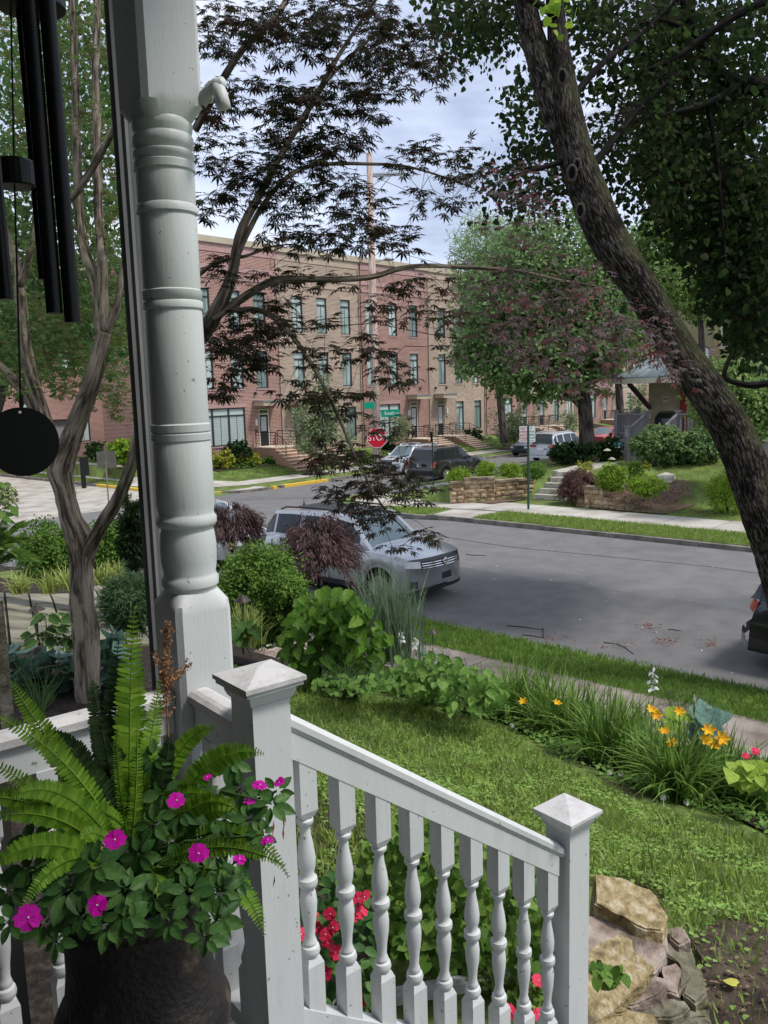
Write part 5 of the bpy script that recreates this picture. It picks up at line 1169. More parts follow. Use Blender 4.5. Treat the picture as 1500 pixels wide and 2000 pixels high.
for k in range(9):
    a = pa0+(pa8-pa0)*k/8; zu = zat(a, nb, ut[k]+1); zl_ = zat(a, nb, lt[k]); m = MB(PF); baluster(m, a, nb, rz(a)-BO-.05, rz(a)-.06, zl_, zu); m.build('baluster', 'white', rl, smooth=40)
# guard rail along the porch end and short one beside the column
def guard(label, p, q, zt_, sp=.118, skip=0):
    t = pthing('porch_railing', label, 'railing', p[0], p[1], FLR); p, q = np.array(p), np.array(q); L = np.linalg.norm(q-p); ang = math.atan2(q[1]-p[1], q[0]-p[0])
    Q = PF @ Matrix.Translation((p[0], p[1], 0)) @ Matrix.Rotation(ang, 4, 'Z'); z_of = lambda a: zt_
    m = MB(Q); sweep(m, 0, L, [(-.032, -.012), (-.032, -.030), (-.024, -.036), (-.022, -.042), (.022, -.042), (.024, -.036), (.032, -.030), (.032, -.012), (.022, -.004), (.012, 0), (-.012, 0), (-.022, -.004)], z_of, 0); m.build('handrail', 'sunbleach', t)
    m = MB(Q); sweep(m, 0, L, [(-.019, -.043), (-.019, -.108), (.019, -.108), (.019, -.043)], z_of, 0); m.build('sub_rail', 'white', t)
    m = MB(Q); m.box(0, L, -.022, .022, FLR+.07, FLR+.12); m.build('bottom_rail', 'white', t)
    n = max(1, int(L/sp))
    for i in range(n):
        a = L*(i+.5)/n; m = MB(Q); baluster(m, a, 0, FLR+.12, zt_-.108, FLR+.25, zt_-.24); m.build('baluster', 'white', t, smooth=40)
zg = on_b(80, 1400, cb+.03)[2]
guard('white porch end railing running behind the fern to the column', (-1.3, cb), (ca-.075, cb), zg)
guard('short white railing between the turned column and the top newel post', (N1[0]-.0, nb+.048), (N1[0]-.0, cb-.076), zg+.01, .09)
# stair treads below the frame
sst = thing('porch_steps', 'grey timber steps down from the porch beside the stair railing', 'steps', L2W(1.2, 1, FLR-.5))
for k in range(5):
    z = FLR-.17*(k+1); a = .97+.27*k; m = MB(PF); m.box(a, a+.29, .2, nb-.075, z-.03, z); s_ = m.build('tread', 'deck', sst); m = MB(PF); m.box(a+.02, a+.25, .22, nb-.08, 1.4, z-.032); m.build('riser', 'white', s_)
# old white timber skirting lying at the foot of the porch
t = thing('timber_edging', 'weathered white moulded timber edging lying low behind the balusters', 'edging', GT(820, 1940))
p0, p1 = P(560, 1985, 3.3), P(1062, 1893, 3.55)
for k, (dz, dy, th_) in enumerate(((0, 0, .05), (-.046, .012, .045), (-.088, .03, .04))):
    m = MB(); off = np.array([-_rh[1]*0, 0, 0]); f3 = np.array([-.5*_fh[0], -.5*_fh[1], 0])*dy*2; m.beam(p0+f3+[0, 0, dz], p1+f3+[0, 0, dz], .06+dy, th_*.8); m.build('moulding', 'sunbleach', t)
# wind chime
wc = P(70, 40, 1.32); t = thing('wind_chime', 'black wind chime with long tubes and a round black sail', 'wind chime', wc)
cz = wc
m = MB(); m.lathe([(.0, .02), (.05, .02), (.052, .012), (.052, -.004), (.0, -.006)], P(60, 10, 1.32), 28); m.build('top_disc', 'black', t)
for (x0, y0, x1, y1, d, wpx) in ((5, -30, 12, 585, 1.27, 27), (58, -20, 88, 546, 1.40, 24), (70, 0, 107, 612, 1.26, 31), (102, 42, 142, 630, 1.27, 30), (-28, -10, -10, 560, 1.34, 28)):
    a = P(x1, y1, d); L = abs(y1-y0)/FPX*d*1.01; r = wpx/2/FPX*d; m = MB(); m.tube([a, a+[0, 0, L]], r, 18, cap=True); tb = m.build('chime_tube', 'black', t, smooth=40)
    m = MB(); m.tube([a+[0, 0, L], P(60, 12, 1.32)+[0, 0, .0]], .0012, 4); m.build('string', 'cord', tb)
m = MB(); m.lathe([(.0, -.02), (.030, -.02), (.032, -.017), (.032, .017), (.030, .02), (.0, .02)], P(28, 340, 1.33), 24); m.build('striker', 'black', t)
m = MB(); m.tube([P(20, -60, 1.33), P(28, 340, 1.33), P(40, 768, 1.33), P(42, 800, 1.33)], .0016, 5); m.build('string', 'cord', t)
c = P(44, 863, 1.33); nn = -ray(44, 863); nn[2] *= .2; Mc = facing(c, nn); rr = 67/FPX*1.33
m = MB(Mc); ring = [(rr*math.cos(R_(a)), rr*math.sin(R_(a))) for a in range(0, 360, 6)]
hx, hy, hr = 0, rr*.86, .0022; hole = [(hx+hr*math.cos(R_(a)), hy+hr*math.sin(R_(a))) for a in range(0, 360, 6)]
n = 60; vs = [(x, y, z) for z in (-.003, .003) for x, y in ring]+[(x, y, z) for z in (-.003, .003) for x, y in hole]
m.add(vs, [(i, (i+1) % n, n+(i+1) % n, n+i) for i in range(n)]+[(2*n+i, 3*n+i, 3*n+(i+1) % n, 2*n+(i+1) % n) for i in range(n)]+[(n+i, n+(i+1) % n, 3*n+(i+1) % n, 3*n+i) for i in range(n)]+[((i+1) % n, i, 2*n+i, 2*n+(i+1) % n) for i in range(n)])
m.build('sail', 'black', t)
m = MB(); m.tube([P(42, 772, 1.33), P(42, 790, 1.33), P(43, 806, 1.33)], [.003, .0035, .001], 6); m.build('knot', 'cord', t)
# ---------------------------------------------------------------- flower pot
pc = P(262, 1722, 1.5); pot = thing('flower_pot', 'large dark aged metal urn full of fern and impatiens', 'flower pot', (pc[0], pc[1], FLR))
zr = pc[2]; k_ = 1.5/FPX
m = MB(); m.lathe([(.09, FLR), (.11, FLR+.03), (.12, FLR+.1), (140*k_, zr-.36), (156*k_, zr-.32), (170*k_, zr-.275), (172*k_, zr-.25), (160*k_, zr-.225), (146*k_, zr-.205), (138*k_, zr-.14), (136*k_, zr-.03), (140*k_, zr-.012)], (pc[0], pc[1], 0), 48); m.build('body', 'ironpot', pot, smooth=50)
m = MB(); m.lathe([(144*k_, zr-.012), (152*k_, zr-.006), (153*k_, zr+.004), (147*k_, zr+.008), (134*k_, zr+.004), (130*k_, zr-.03)], (pc[0], pc[1], 0), 48); m.build('rim', 'potrim', pot, smooth=50)
m = MB(); m.lathe([(.128, zr-.04), (.12, zr-.02), (.0, zr-.015)], (pc[0], pc[1], 0), 24); m.build('potting_soil', 'mulch', pot)
# ================================================================= PLANTS
UP = np.array([0, 0, 1.])
def limb(m, pts, k=5, n=10, wob=.03):
    """pts: (px, py, depth, radius in photo pixels)"""
    q = [np.append(P(x, y, d), r/FPX*d) for x, y, d, r in pts]; s = smooth_path(q, k); m.tube(s[:, :3], np.maximum(s[:, 3], .002), n, True, wob); return s
def spray_leaves(c, d, n, spread, tiltz=.25):
    """leaves fanned round a short twig at c heading d"""
    k = len(c)
    pos = np.repeat(c, n, 0); dd = np.repeat(unit(d), n, 0); K = len(pos)
    off = rvec(K)*[1, 1, .35]; pos = pos + dd*(rnd(K)[:, None]-.35)*spread*1.5 + off*spread*.75
    t = unit(dd*.35 + off*[1, 1, .2] + np.array([0, 0, -.22]) + rvec(K)*.15); nn = unit(UP + rvec(K)*tiltz)
    return pos, t, nn
def nearest_on(paths, c):
    best = None
    allp = np.concatenate(paths); d = np.linalg.norm(allp[:, :3]-c, axis=1); i = int(np.argmin(d)); return allp[i]
# ---------------------------------------------------------------- Japanese maple
JM = thing('japanese_maple', 'forked japanese maple behind the left railing, its dark star leaves crossing the view', 'tree', GT(172, 1378))
m = MB(); main = limb(m, [(174, 1400, 6.9, 25), (170, 1330, 6.9, 24), (168, 1240, 6.9, 26), (160, 1180, 6.9, 24), (160, 1110, 6.9, 22), (158, 1060, 6.9, 27), (138, 1010, 6.85, 21), (126, 960, 6.8, 20), (118, 915, 6.8, 25), (138, 860, 6.75, 20), (160, 800, 6.7, 18), (182, 740, 6.6, 17), (196, 680, 6.6, 15), (203, 650, 6.6, 14)], 6, 14, .05)
m.build('trunk', 'barkmaple', JM, smooth=True)
JP = [main]
def jl(pts, n=9, k=5, nm='limb', mt='barkmaple'):
    m = MB(); s = limb(m, pts, k, n, .04); JP.append(s); m.build(nm, mt, JM, smooth=True)
jl([(162, 1125, 6.9, 10), (170, 1085, 6.88, 14), (184, 1052, 6.8, 14), (204, 1016, 6.7, 13.5), (230, 975, 6.6, 13), (258, 905, 6.4, 11.5), (272, 845, 6.2, 11), (330, 745, 5.8, 13), (398, 648, 5.5, 16), (428, 598, 5.4, 15), (452, 540, 5.4, 11), (464, 480, 5.4, 10), (475, 440, 5.4, 9), (505, 384, 5.4, 7.5), (556, 290, 5.4, 6.5), (610, 200, 5.4, 5.5), (650, 128, 5.3, 4.5), (696, 55, 5.3, 3.5), (740, -10, 5.2, 3)])
jl([(467, 490, 5.4, 6), (486, 450, 5.4, 5.5), (516, 397, 5.5, 5), (560, 347, 5.6, 4.5), (600, 326, 5.7, 4), (645, 320, 5.7, 3.8), (712, 320, 5.8, 3.2), (793, 325, 5.9, 2.5), (880, 350, 6, 1.8), (930, 370, 6, 1)])
jl([(415, 622, 5.4, 10), (455, 595, 5.4, 8.5), (500, 566, 5.4, 8), (530, 550, 5.4, 7.5), (562, 545, 5.4, 7), (650, 546, 5.4, 6), (725, 541, 5.5, 5.5), (780, 525, 5.6, 5), (832, 519, 5.7, 4.5), (900, 522, 5.9, 4), (1000, 528, 6.1, 3.2), (1100, 548, 6.4, 2.5), (1200, 565, 6.8, 1.6)])
jl([(440, 607, 5.4, 5.5), (500, 605, 5.4, 5.5), (540, 624, 5.3, 5.5), (580, 668, 5.3, 5), (620, 730, 5.2, 4.5), (650, 790, 5.1, 4), (680, 858, 5.0, 3.2), (705, 915, 5, 2.5), (745, 985, 4.9, 1.8), (800, 1045, 4.9, 1)])
jl([(385, 540, 5.6, 4), (410, 520, 5.5, 4.5), (440, 508, 5.5, 4), (480, 500, 5.4, 3), (530, 482, 5.3, 2), (580, 476, 5.3, 1.2)])
jl([(380, 255, 5.6, 8), (434, 157, 5.5, 7.5), (475, 95, 5.4, 6.5), (537, 33, 5.3, 6), (565, -10, 5.3, 5)])
jl([(610, 200, 5.4, 4), (645, 150, 5.3, 3.5), (690, 105, 5.3, 3), (735, 65, 5.2, 2)])
jl([(197, 655, 6.6, 13), (190, 560, 6.7, 12), (163, 480, 6.8, 10), (151, 340, 6.9, 9), (147, 170, 7, 8), (140, 0, 7, 7), (135, -80, 7, 6)])
jl([(203, 650, 6.6, 12), (199, 500, 6.7, 10), (193, 430, 6.8, 9), (190, 300, 6.8, 8.5), (187, 150, 6.9, 8), (190, 0, 7, 7), (190, -80, 7, 6)])
jl([(206, 655, 6.6, 8), (228, 600, 6.6, 7), (241, 520, 6.6, 6), (250, 430, 6.5, 5), (262, 330, 6.4, 4), (300, 200, 6.2, 4), (380, 60, 6, 3)])
jl([(110, 400, 6.5, 5), (143, 383, 6.4, 7), (187, 317, 6.3, 7), (233, 233, 6.1, 6.5), (300, 120, 5.9, 6), (370, 0, 5.7, 5)])
jl([(117, 925, 6.8, 16), (95, 850, 6.8, 15), (75, 780, 6.8, 13), (60, 730, 6.8, 12), (47, 650, 6.8, 12), (40, 580, 6.8, 11), (33, 520, 6.9, 9), (18, 470, 7, 7), (-10, 400, 7, 6)])
jl([(38, 560, 6.8, 8), (58, 500, 6.8, 6), (70, 440, 6.8, 5), (90, 300, 6.8, 4), (100, 150, 6.8, 3)])
jl([(88, 860, 6.9, 10), (60, 790, 7, 9), (25, 740, 7, 9), (-15, 700, 7, 8), (-60, 640, 7, 7)])
def jm_blobs(blobs, dr, per, size, tpl, mt, nm, parts, spread=.055, tw=True):
    cs = []; 
    for cx, cy, rx, ry, n in blobs:
        k = 0
        while k < n:
            a, r = random.uniform(0, 6.283), math.sqrt(random.random()); d = random.uniform(*dr); cs.append(P(cx+rx*r*math.cos(a), cy+ry*r*math.sin(a), d)); k += 1
    cs = np.array(cs); segs = []; dirs = [None]*len(cs); allp = np.concatenate(JP)[:, :3]
    d0 = np.array([np.min(np.linalg.norm(allp-c, axis=1)) for c in cs]); node = allp.copy(); done = []
    for i in np.argsort(d0):            # each spray grows from the nearest limb or from a spray already grown
        c = cs[i]; dl = np.linalg.norm(allp-c, axis=1); j = int(np.argmin(dl)); p, dist = allp[j], dl[j]
        if done:
            dn = np.linalg.norm(cs[done]-c, axis=1); k = int(np.argmin(dn))
            if dn[k]*1.25 < dist: p = cs[done[k]]
        done.append(i); v = c-p; dirs[i] = v+rvec(1)[0]*.03; L_ = np.linalg.norm(v)
        segs.append((p, c, .0016+.0030*L_, .0011))
    if tw: twigs('twigs_'+nm if 0 else 'twigs', segs, 'twig', JM)
    pos, t, n = spray_leaves(cs, np.array(dirs), per, spread)
    K = len(pos); return leaves('foliage', tpl, pos, t, n, size*(.7+.6*rnd(K)), mt, JM, parts)
dark = [(450, 60, 65, 65, 34), (560, 55, 85, 60, 46), (680, 55, 95, 70, 52), (780, 95, 90, 60, 40), (850, 150, 45, 35, 8), (420, 180, 35, 55, 16), (520, 200, 75, 55, 34), (600, 225, 70, 50, 32), (680, 185, 75, 55, 34), (740, 150, 60, 50, 22),
        (425, 285, 40, 55, 18), (510, 300, 65, 55, 32), (590, 300, 60, 50, 28), (655, 270, 60, 40, 20), (730, 230, 35, 35, 6), (418, 390, 36, 35, 12), (480, 370, 60, 40, 18), (560, 385, 65, 40, 22), (640, 365, 75, 40, 26), (700, 405, 65, 40, 20), (860, 290, 55, 25, 12), (905, 330, 45, 35, 12), (850, 385, 50, 28, 10), (800, 320, 40, 35, 9),
        (590, 465, 75, 30, 24), (690, 455, 75, 38, 26), (765, 445, 38, 35, 9), (790, 480, 30, 22, 5), (425, 530, 38, 28, 12), (540, 545, 45, 30, 10), (620, 550, 60, 18, 8), (475, 635, 85, 40, 40), (535, 615, 55, 42, 20), (430, 695, 42, 40, 16), (480, 690, 60, 35, 20), (440, 750, 40, 25, 9),
        (600, 640, 40, 25, 7), (640, 690, 60, 30, 12), (760, 600, 55, 30, 10), (725, 685, 60, 35, 14), (770, 720, 48, 25, 10), (590, 760, 60, 22, 13), (650, 800, 45, 25, 9), (700, 760, 40, 20, 5), (685, 860, 55, 40, 15), (640, 890, 42, 25, 10), (735, 925, 85, 40, 32), (700, 965, 75, 30, 18), (800, 955, 60, 35, 12), (730, 1015, 60, 28, 10), (800, 1055, 50, 25, 9), (755, 850, 40, 30, 7), (840, 560, 50, 40, 7), (850, 640, 35, 40, 7), (760, 540, 60, 14, 4)]
jm_blobs([(a, b, c, d, int(n*(1.25 if b < 120 else 1))) if not (a == 685 and b == 860) else (660, 872, 38, 34, 10) for a, b, c, d, n in dark], (4.7, 6.1), 6, .092, TSTAR, 'L_maple', 'dark', 200, .055)
redb = [(900, 545, 55, 45, 22), (960, 590, 70, 60, 50), (1030, 520, 80, 70, 50), (1000, 420, 70, 60, 26), (1060, 400, 45, 60, 18), (1100, 600, 90, 70, 70), (1160, 560, 60, 50, 36), (1180, 660, 70, 60, 52), (1080, 690, 70, 60, 44), (1000, 670, 60, 50, 26), (1250, 620, 60, 50, 30), (1300, 690, 55, 40, 24), (1330, 730, 35, 30, 10), (1130, 750, 60, 30, 18), (870, 600, 30, 40, 8), (940, 360, 50, 40, 14), (1040, 340, 50, 30, 12), (900, 700, 40, 50, 8), (1170, 740, 35, 25, 6)]
jm_blobs([(a, b, c, d, int(n*.62)) for a, b, c, d, n in redb], (5.6, 8.2), 5, .096, TSTAR5, 'L_maplered', 'red', 100, .075)
green = [(60, 60, 70, 70, 40), (190, 60, 60, 70, 44), (120, 180, 110, 90, 70), (60, 300, 60, 90, 40), (210, 250, 35, 80, 30), (220, 420, 30, 100, 38), (120, 330, 60, 70, 26), (60, 450, 70, 60, 34), (160, 560, 60, 60, 40), (230, 640, 35, 60, 30), (60, 640, 60, 70, 50), (120, 700, 70, 50, 54), (40, 740, 50, 35, 22), (100, 640, 50, 40, 26), (215, 745, 40, 40, 24), (230, 790, 30, 20, 8), (150, 470, 50, 50, 24), (20, 540, 30, 60, 18), (130, 760, 30, 16, 7)]
jm_blobs([(a, b, c, d, int(n*1.5)) for a, b, c, d, n in green], (6.6, 9.5), 7, .080, TSTAR5, 'L_maplegreen', 'green', 0, .085)
# ---------------------------------------------------------------- generic broad crowns
def crown(parent, ells, n, size, tpl, mt, surf=.55, name='foliage', up=.5, holes=.25, clump=.45):
    """ells: (cx, cy, cz, rx, ry, rz) volumes filled with uneven clumps of leaves"""
    vol = np.array([e[3]*e[4]*e[5] for e in ells]); pr = vol/vol.sum(); per = 26; nc = max(8, n//per); C = []; D = []
    for i in RNG.choice(len(ells), nc, p=pr):
        e = ells[i]; v = rvec(1)[0]; r = surf+(1-surf)*RNG.random() if RNG.random() < .75 else RNG.random()*surf
        C.append(np.array(e[:3])+v*np.array(e[3:])*r); D.append(v)
    C = np.array(C); D = np.array(D); pos = np.repeat(C, per, 0); d = np.repeat(D, per, 0); K = len(pos)
    sc = clump*(.5+RNG.random(nc)); pos = pos+RNG.normal(size=(K, 3))*np.repeat(sc, per)[:, None]*[.5, .5, .34]
    t = unit(d*.6+rvec(K)*.8+[0, 0, -.25]); nn = unit(UP*up+d*.5+rvec(K)*.6)
    V, F = scatter(tpl, pos, t, nn, size*(.7+.6*rnd(K))); o = link(name, npmesh(name, V, F, mt), parent); o['kind'] = 'stuff'; return C
def px_ell(x, y, d, rx, ry, rd=None):
    c = P(x, y, d); k = d/FPX; return (*c, rx*k, rd or rx*k, ry*k)
def px_fill(parent, polys, dr, n, size, tpl, mt, parts=0, limbs=None, tw=.004, name='foliage'):
    """polys: (polygon, weight); clumps of leaves spread through a depth range"""
    C = []
    for poly, k in polys:
        for x, y in sample_poly(poly, int(n*k/7)): C.append(P(x, y, random.uniform(*dr)))
    C = np.array(C); pos = np.repeat(C, 7, 0); K = len(pos); s = dr[0]*.015; pos = pos+RNG.normal(size=(K, 3))*s
    t = unit(rvec(K)+[0, 0, -.7]); nn = unit(UP*.6+rvec(K)*.8); o = leaves(name, tpl, pos, t, nn, size*(.65+.7*rnd(K)), mt, parent, parts)
    if limbs is not None:
        segs = []
        allp = np.concatenate(limbs)
        for c in C[RNG.random(len(C)) < .4]:
            i = int(np.argmin(np.linalg.norm(allp[:, :3]-c, axis=1))); segs.append((allp[i, :3], c, tw, .0015))
        twigs('twigs', segs, 'twig', parent)
# leaning street tree
LT = thing('leaning_tree', 'big leaning street tree with furrowed mossy bark crossing the right side', 'tree', G(1585, 1330, .15))
m = MB(); q = [(1590, 1380, 10.9, 62), (1575, 1300, 10.9, 50), (1548, 1180, 10.9, 45), (1520, 1085, 11, 43), (1500, 1030, 11, 41), (1470, 945, 11, 40), (1440, 862, 11, 39), (1398, 788, 11, 37), (1345, 715, 11, 36), (1304, 650, 11.1, 34), (1254, 565, 11.1, 33), (1196, 480, 11.1, 37), (1155, 392, 11.1, 37), (1124, 305, 11.1, 34), (1104, 220, 11.1, 33), (1098, 150, 11.1, 25), (1090, 80, 11.1, 20), (1083, 0, 11.1, 17), (1078, -70, 11.1, 16)]
LTP = limb(m, q, 7, 26, .03); m.build('trunk', 'barkbig', LT, smooth=True)
m = MB(); l2 = limb(m, [(1100, 275, 11.12, 22), (1080, 205, 11.15, 27), (1056, 125, 11.2, 25), (1032, 40, 11.2, 23), (1016, -60, 11.2, 21)], 6, 18, .03); m.build('limb', 'barkbig', LT, smooth=True)
for x, y, r, a in ((1098, 150, 11, 0), (1117, 338, 12, .2), (1127, 322, 9, .3), (1133, 412, 11, .5)):
    c = P(x, y, 11.1-(.24 if y < 200 else .25)); Mf = facing(c, -ray(x, y)+np.array([0, 0, .1])); k = 11/FPX; m = MB(Mf)
    m.tube([(r*.7*k*math.cos(R_(b)), r*1.15*k*math.sin(R_(b)), 0) for b in range(0, 361, 24)], 2.6*k, 7, False); m.build('branch_scar', 'scar', LT, smooth=True); m = MB(Mf); m.prism([(r*.6*k*math.cos(R_(b)), r*k*math.sin(R_(b))) for b in range(0, 360, 24)], -.02, .004); m.build('scar_hollow', 'barkdark', LT)
LL = []
for pts in ([(1118, 310, 11.1, 8), (1090, 318, 11, 6), (1050, 330, 10.9, 4), (1000, 345, 10.8, 2)], [(1085, 30, 11, 8), (1000, -20, 10.5, 6), (900, -30, 10, 4)], [(1140, 350, 11.2, 8), (1200, 270, 11.5, 6), (1260, 200, 12, 4), (1330, 140, 12, 2)], [(1110, 200, 11.2, 8), (1180, 120, 11.5, 6), (1260, 60, 12, 4), (1340, -20, 12, 3)]):
    m = MB(); LL.append(limb(m, pts, 5, 8)); m.build('branch', 'barkdark', LT, smooth=True)
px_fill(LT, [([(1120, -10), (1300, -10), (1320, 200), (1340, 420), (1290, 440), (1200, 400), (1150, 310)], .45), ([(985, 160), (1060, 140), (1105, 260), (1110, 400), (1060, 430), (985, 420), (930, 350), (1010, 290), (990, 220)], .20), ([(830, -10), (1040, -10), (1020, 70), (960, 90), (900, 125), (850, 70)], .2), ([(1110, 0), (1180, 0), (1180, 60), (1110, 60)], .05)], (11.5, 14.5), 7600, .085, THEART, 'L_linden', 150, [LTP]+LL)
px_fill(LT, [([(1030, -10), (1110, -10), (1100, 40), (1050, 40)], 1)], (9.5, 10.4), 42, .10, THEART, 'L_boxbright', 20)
# dark tree reaching in from the right
DT = thing('shade_tree', 'dark broad shade tree reaching in from the right edge with crossing limbs', 'tree', G(1950, 1000, .6))
DP = []
for pts in ([(2000, 1200, 14, 40), (1990, 700, 14, 36), (1900, 400, 14, 30), (1750, 230, 13.5, 24), (1600, 178, 13, 22), (1500, 170, 13, 18), (1440, 162, 13, 15), (1412, 148, 13, 13), (1385, 112, 13, 9), (1352, 45, 13, 8), (1320, -30, 13, 7)], [(1450, 162, 13, 10), (1400, 195, 12.8, 8), (1350, 212, 12.6, 7), (1300, 224, 12.5, 4), (1240, 240, 12.4, 2)], [(1560, -20, 12.6, 8), (1480, 8, 12.6, 8), (1420, 42, 12.6, 7.5), (1372, 75, 12.6, 7), (1310, 118, 12.5, 5), (1250, 140, 12.4, 3.5), (1180, 170, 12.2, 2)], [(1360, 70, 12.7, 5), (1300, 40, 12.5, 4), (1250, 50, 12.4, 3), (1190, 90, 12.2, 2)], [(1380, 200, 12.8, 5), (1400, 300, 12.8, 4), (1410, 420, 12.6, 3), (1420, 540, 12.5, 1.5)], [(1700, 300, 13.5, 8), (1560, 420, 13, 6), (1470, 500, 13, 4), (1430, 590, 13, 2)]):
    m = MB(); DP.append(limb(m, pts, 6, 10, .05)); m.build('trunk' if len(pts) > 8 else 'limb', 'barkdark', DT, smooth=True)
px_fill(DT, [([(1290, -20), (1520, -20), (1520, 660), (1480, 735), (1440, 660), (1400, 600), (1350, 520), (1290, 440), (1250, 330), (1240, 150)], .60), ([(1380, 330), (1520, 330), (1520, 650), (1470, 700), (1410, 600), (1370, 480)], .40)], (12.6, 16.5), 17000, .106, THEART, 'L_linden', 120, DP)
# tree filling the far left
GL = thing('background_tree', 'green leafy tree filling the gap behind the wind chime and forked maple', 'tree', GT(-60, 1120)); GP = []
for pts in ([(-60, 1140, 15, 30), (-40, 900, 15, 24), (10, 700, 15, 18), (60, 520, 15, 13), (90, 300, 15, 9), (110, 60, 15, 6)], [(20, 660, 15, 12), (110, 560, 15, 8), (190, 470, 15, 5), (240, 380, 15, 2)], [(-20, 780, 15, 10), (60, 690, 14.8, 7), (150, 660, 14.6, 4), (240, 640, 14.5, 2)]):
    m = MB(); GP.append(limb(m, pts, 5, 9)); m.build('trunk' if len(pts) > 5 else 'limb', 'barkfar', GL, smooth=True)
px_fill(GL, [([(-30, -20), (250, -20), (262, 300), (272, 560), (262, 700), (190, 740), (120, 700), (60, 720), (-30, 700)], .8), ([(-30, 560), (250, 540), (262, 690), (120, 730), (-30, 740)], .2)], (11.5, 16.5), 11500, .115, TOVAL, 'L_leftback', 0, GP)
# street tree over the road
b0 = GT(1146, 893); dS = dep(b0)
ST = thing('street_tree', 'round crowned green tree standing between the parked silver SUV and the grey stairs', 'tree', b0)
m = MB(); limb(m, [(1148, 900, dS, 19), (1146, 860, dS, 16), (1144, 820, dS, 14), (1140, 780, dS, 14), (1128, 720, dS, 11), (1110, 640, dS, 8), (1090, 560, dS, 5), (1075, 480, dS, 3)], 5, 12); m.build('trunk', 'barkfar', ST, smooth=True)
for pts in ([(1142, 800, dS, 8), (1120, 778, dS, 7), (1090, 755, dS, 6), (1050, 700, dS, 4), (1010, 640, dS, 3)], [(1138, 770, dS, 8), (1160, 700, dS, 6), (1190, 620, dS, 4), (1210, 560, dS, 2)]): m = MB(); limb(m, pts, 4, 8); m.build('limb', 'barkfar', ST, smooth=True)
crown(ST, [px_ell(1080, 520, dS, 120, 110), px_ell(1000, 620, dS, 110, 120), px_ell(1140, 640, dS, 110, 110), px_ell(960, 690, dS, 80, 70), px_ell(1060, 720, dS, 110, 70), px_ell(1180, 560, dS, 70, 90)], 30000, .22, TOVAL, 'L_street', .6, up=.8, clump=.5)
crown(ST, [px_ell(900+10, 690, dS-.5, 30, 40)], 600, .2, TOVAL, 'L_street', .4)
b0 = GT(960, 880); WT = thing('background_tree', 'bright feathery tree behind the round green one, left side against the sky', 'tree', P(960, 860, 56)); d_ = 52
m = MB(); limb(m, [(985, 865, d_, 8), (975, 760, d_, 7), (965, 640, d_, 5), (955, 520, d_, 3)], 5, 8); m.build('trunk', 'barkfar', WT, smooth=True)
crown(WT, [px_ell(930, 500, d_, 46, 85), px_ell(950, 520, d_, 66, 100), px_ell(925, 640, d_, 45, 110), px_ell(1020, 500, d_, 70, 80), px_ell(985, 600, d_, 80, 130)], 24000, .34, TN, 'L_streetlight', .6, up=.2, clump=.7)
# backdrop trees right
BT = []
for x, y, d, rx, ry, by, lab in ((1290, 520, 44, 110, 110, 860, 'mid green tree behind the leaning trunk above the awning'), (1432, 768, 27, 82, 72, 900, 'yellow green feathery tree in front of the yellow house'), (1365, 560, 33, 85, 68, 880, 'green tree whose crown hides the upper wall of the yellow house'), (1200, 640, 60, 90, 130, 860, 'green tree beyond the awning roof, right of the round crown'), (1470, 480, 50, 120, 150, 850, 'tall green tree rising behind the yellow house'), (1350, 300, 60, 120, 140, 850, 'farther tall tree behind the yellow house, seen through the dark crown'), (1462, 800, 24.5, 60, 62, 895, 'leafy green shrub tree before the porch base at the right edge')):
    base = P(x+15, by, d); t = thing('background_tree', lab, 'tree', base)
    m = MB(); limb(m, [(x+15, by, d, 9), (x+8, (y+by)/2, d, 7), (x, y, d, 4)], 5, 8); m.build('trunk', 'barkfar', t, smooth=True)
    e = [px_ell(x, y, d, rx, ry), px_ell(x-rx*.4, y+ry*.3, d, rx*.6, ry*.6), px_ell(x+rx*.5, y-ry*.2, d, rx*.6, ry*.7)]
    crown(t, e, int(9000 if d > 30 else 12000), .30 if d > 40 else .13, TOVAL, 'L_back', .5, up=.6, clump=.5 if d > 40 else .35)
m = MB(); limb(m, [(1560, 735, 20, 8), (1480, 752, 20, 7), (1440, 748, 20, 6), (1415, 735, 20, 5), (1425, 700, 20, 4), (1440, 660, 20, 2)], 5, 8); m.build('limb', 'barkdark', t, smooth=True)
# young street trees
def young(px, py, cx, cy, rx, ry, lab, Y=36.2, n=2600, r=3.2, mt='L_young'):
    rr = ray(px, py); d = Y/rr[1]; base = EYEP+rr*d; base[2] = T(base[0], base[1]); t = thing('young_tree', lab, 'tree', base, 'young trees before the townhouses')
    m = MB(); s = limb(m, [(px, py+2, d, r*1.2), (px, cy+ry*.7, d, r), (cx, cy, d, r*.6), (cx, cy-ry*.8, d, r*.25)], 5, 8); m.build('trunk', 'barkpale', t, smooth=True)
    crown(t, [px_ell(cx, cy+ry*.25, d, rx, ry*.7), px_ell(cx, cy-ry*.3, d, rx*.75, ry*.7)], n, .17, TOVAL, mt, .3, up=.4, clump=.4)
    patch('mulch_ring', arc(base[0], base[1], .9, 0, 330, 11), .03, 'mulch', T, 2.)
    return t
young(616, 930, 622, 815, 62, 100, 'slim young tree with pale leaves before the tan townhouse steps', n=6000)
young(992, 895, 1000, 835, 62, 50, 'small pale flowering young tree left of the parking sign', n=3600, r=2.2)
young(1120, 868, 1112, 822, 26, 36, 'tiny young tree just left of the thick dark trunk', n=900, r=1.5)
young(1252, 840, 1248, 785, 34, 55, 'pale young tree seen left of the awning bracket', n=2200, r=2)
young(784, 880, 782, 832, 22, 36, 'small pale young tree right of the stop sign', Y=39, n=900, r=1.4)
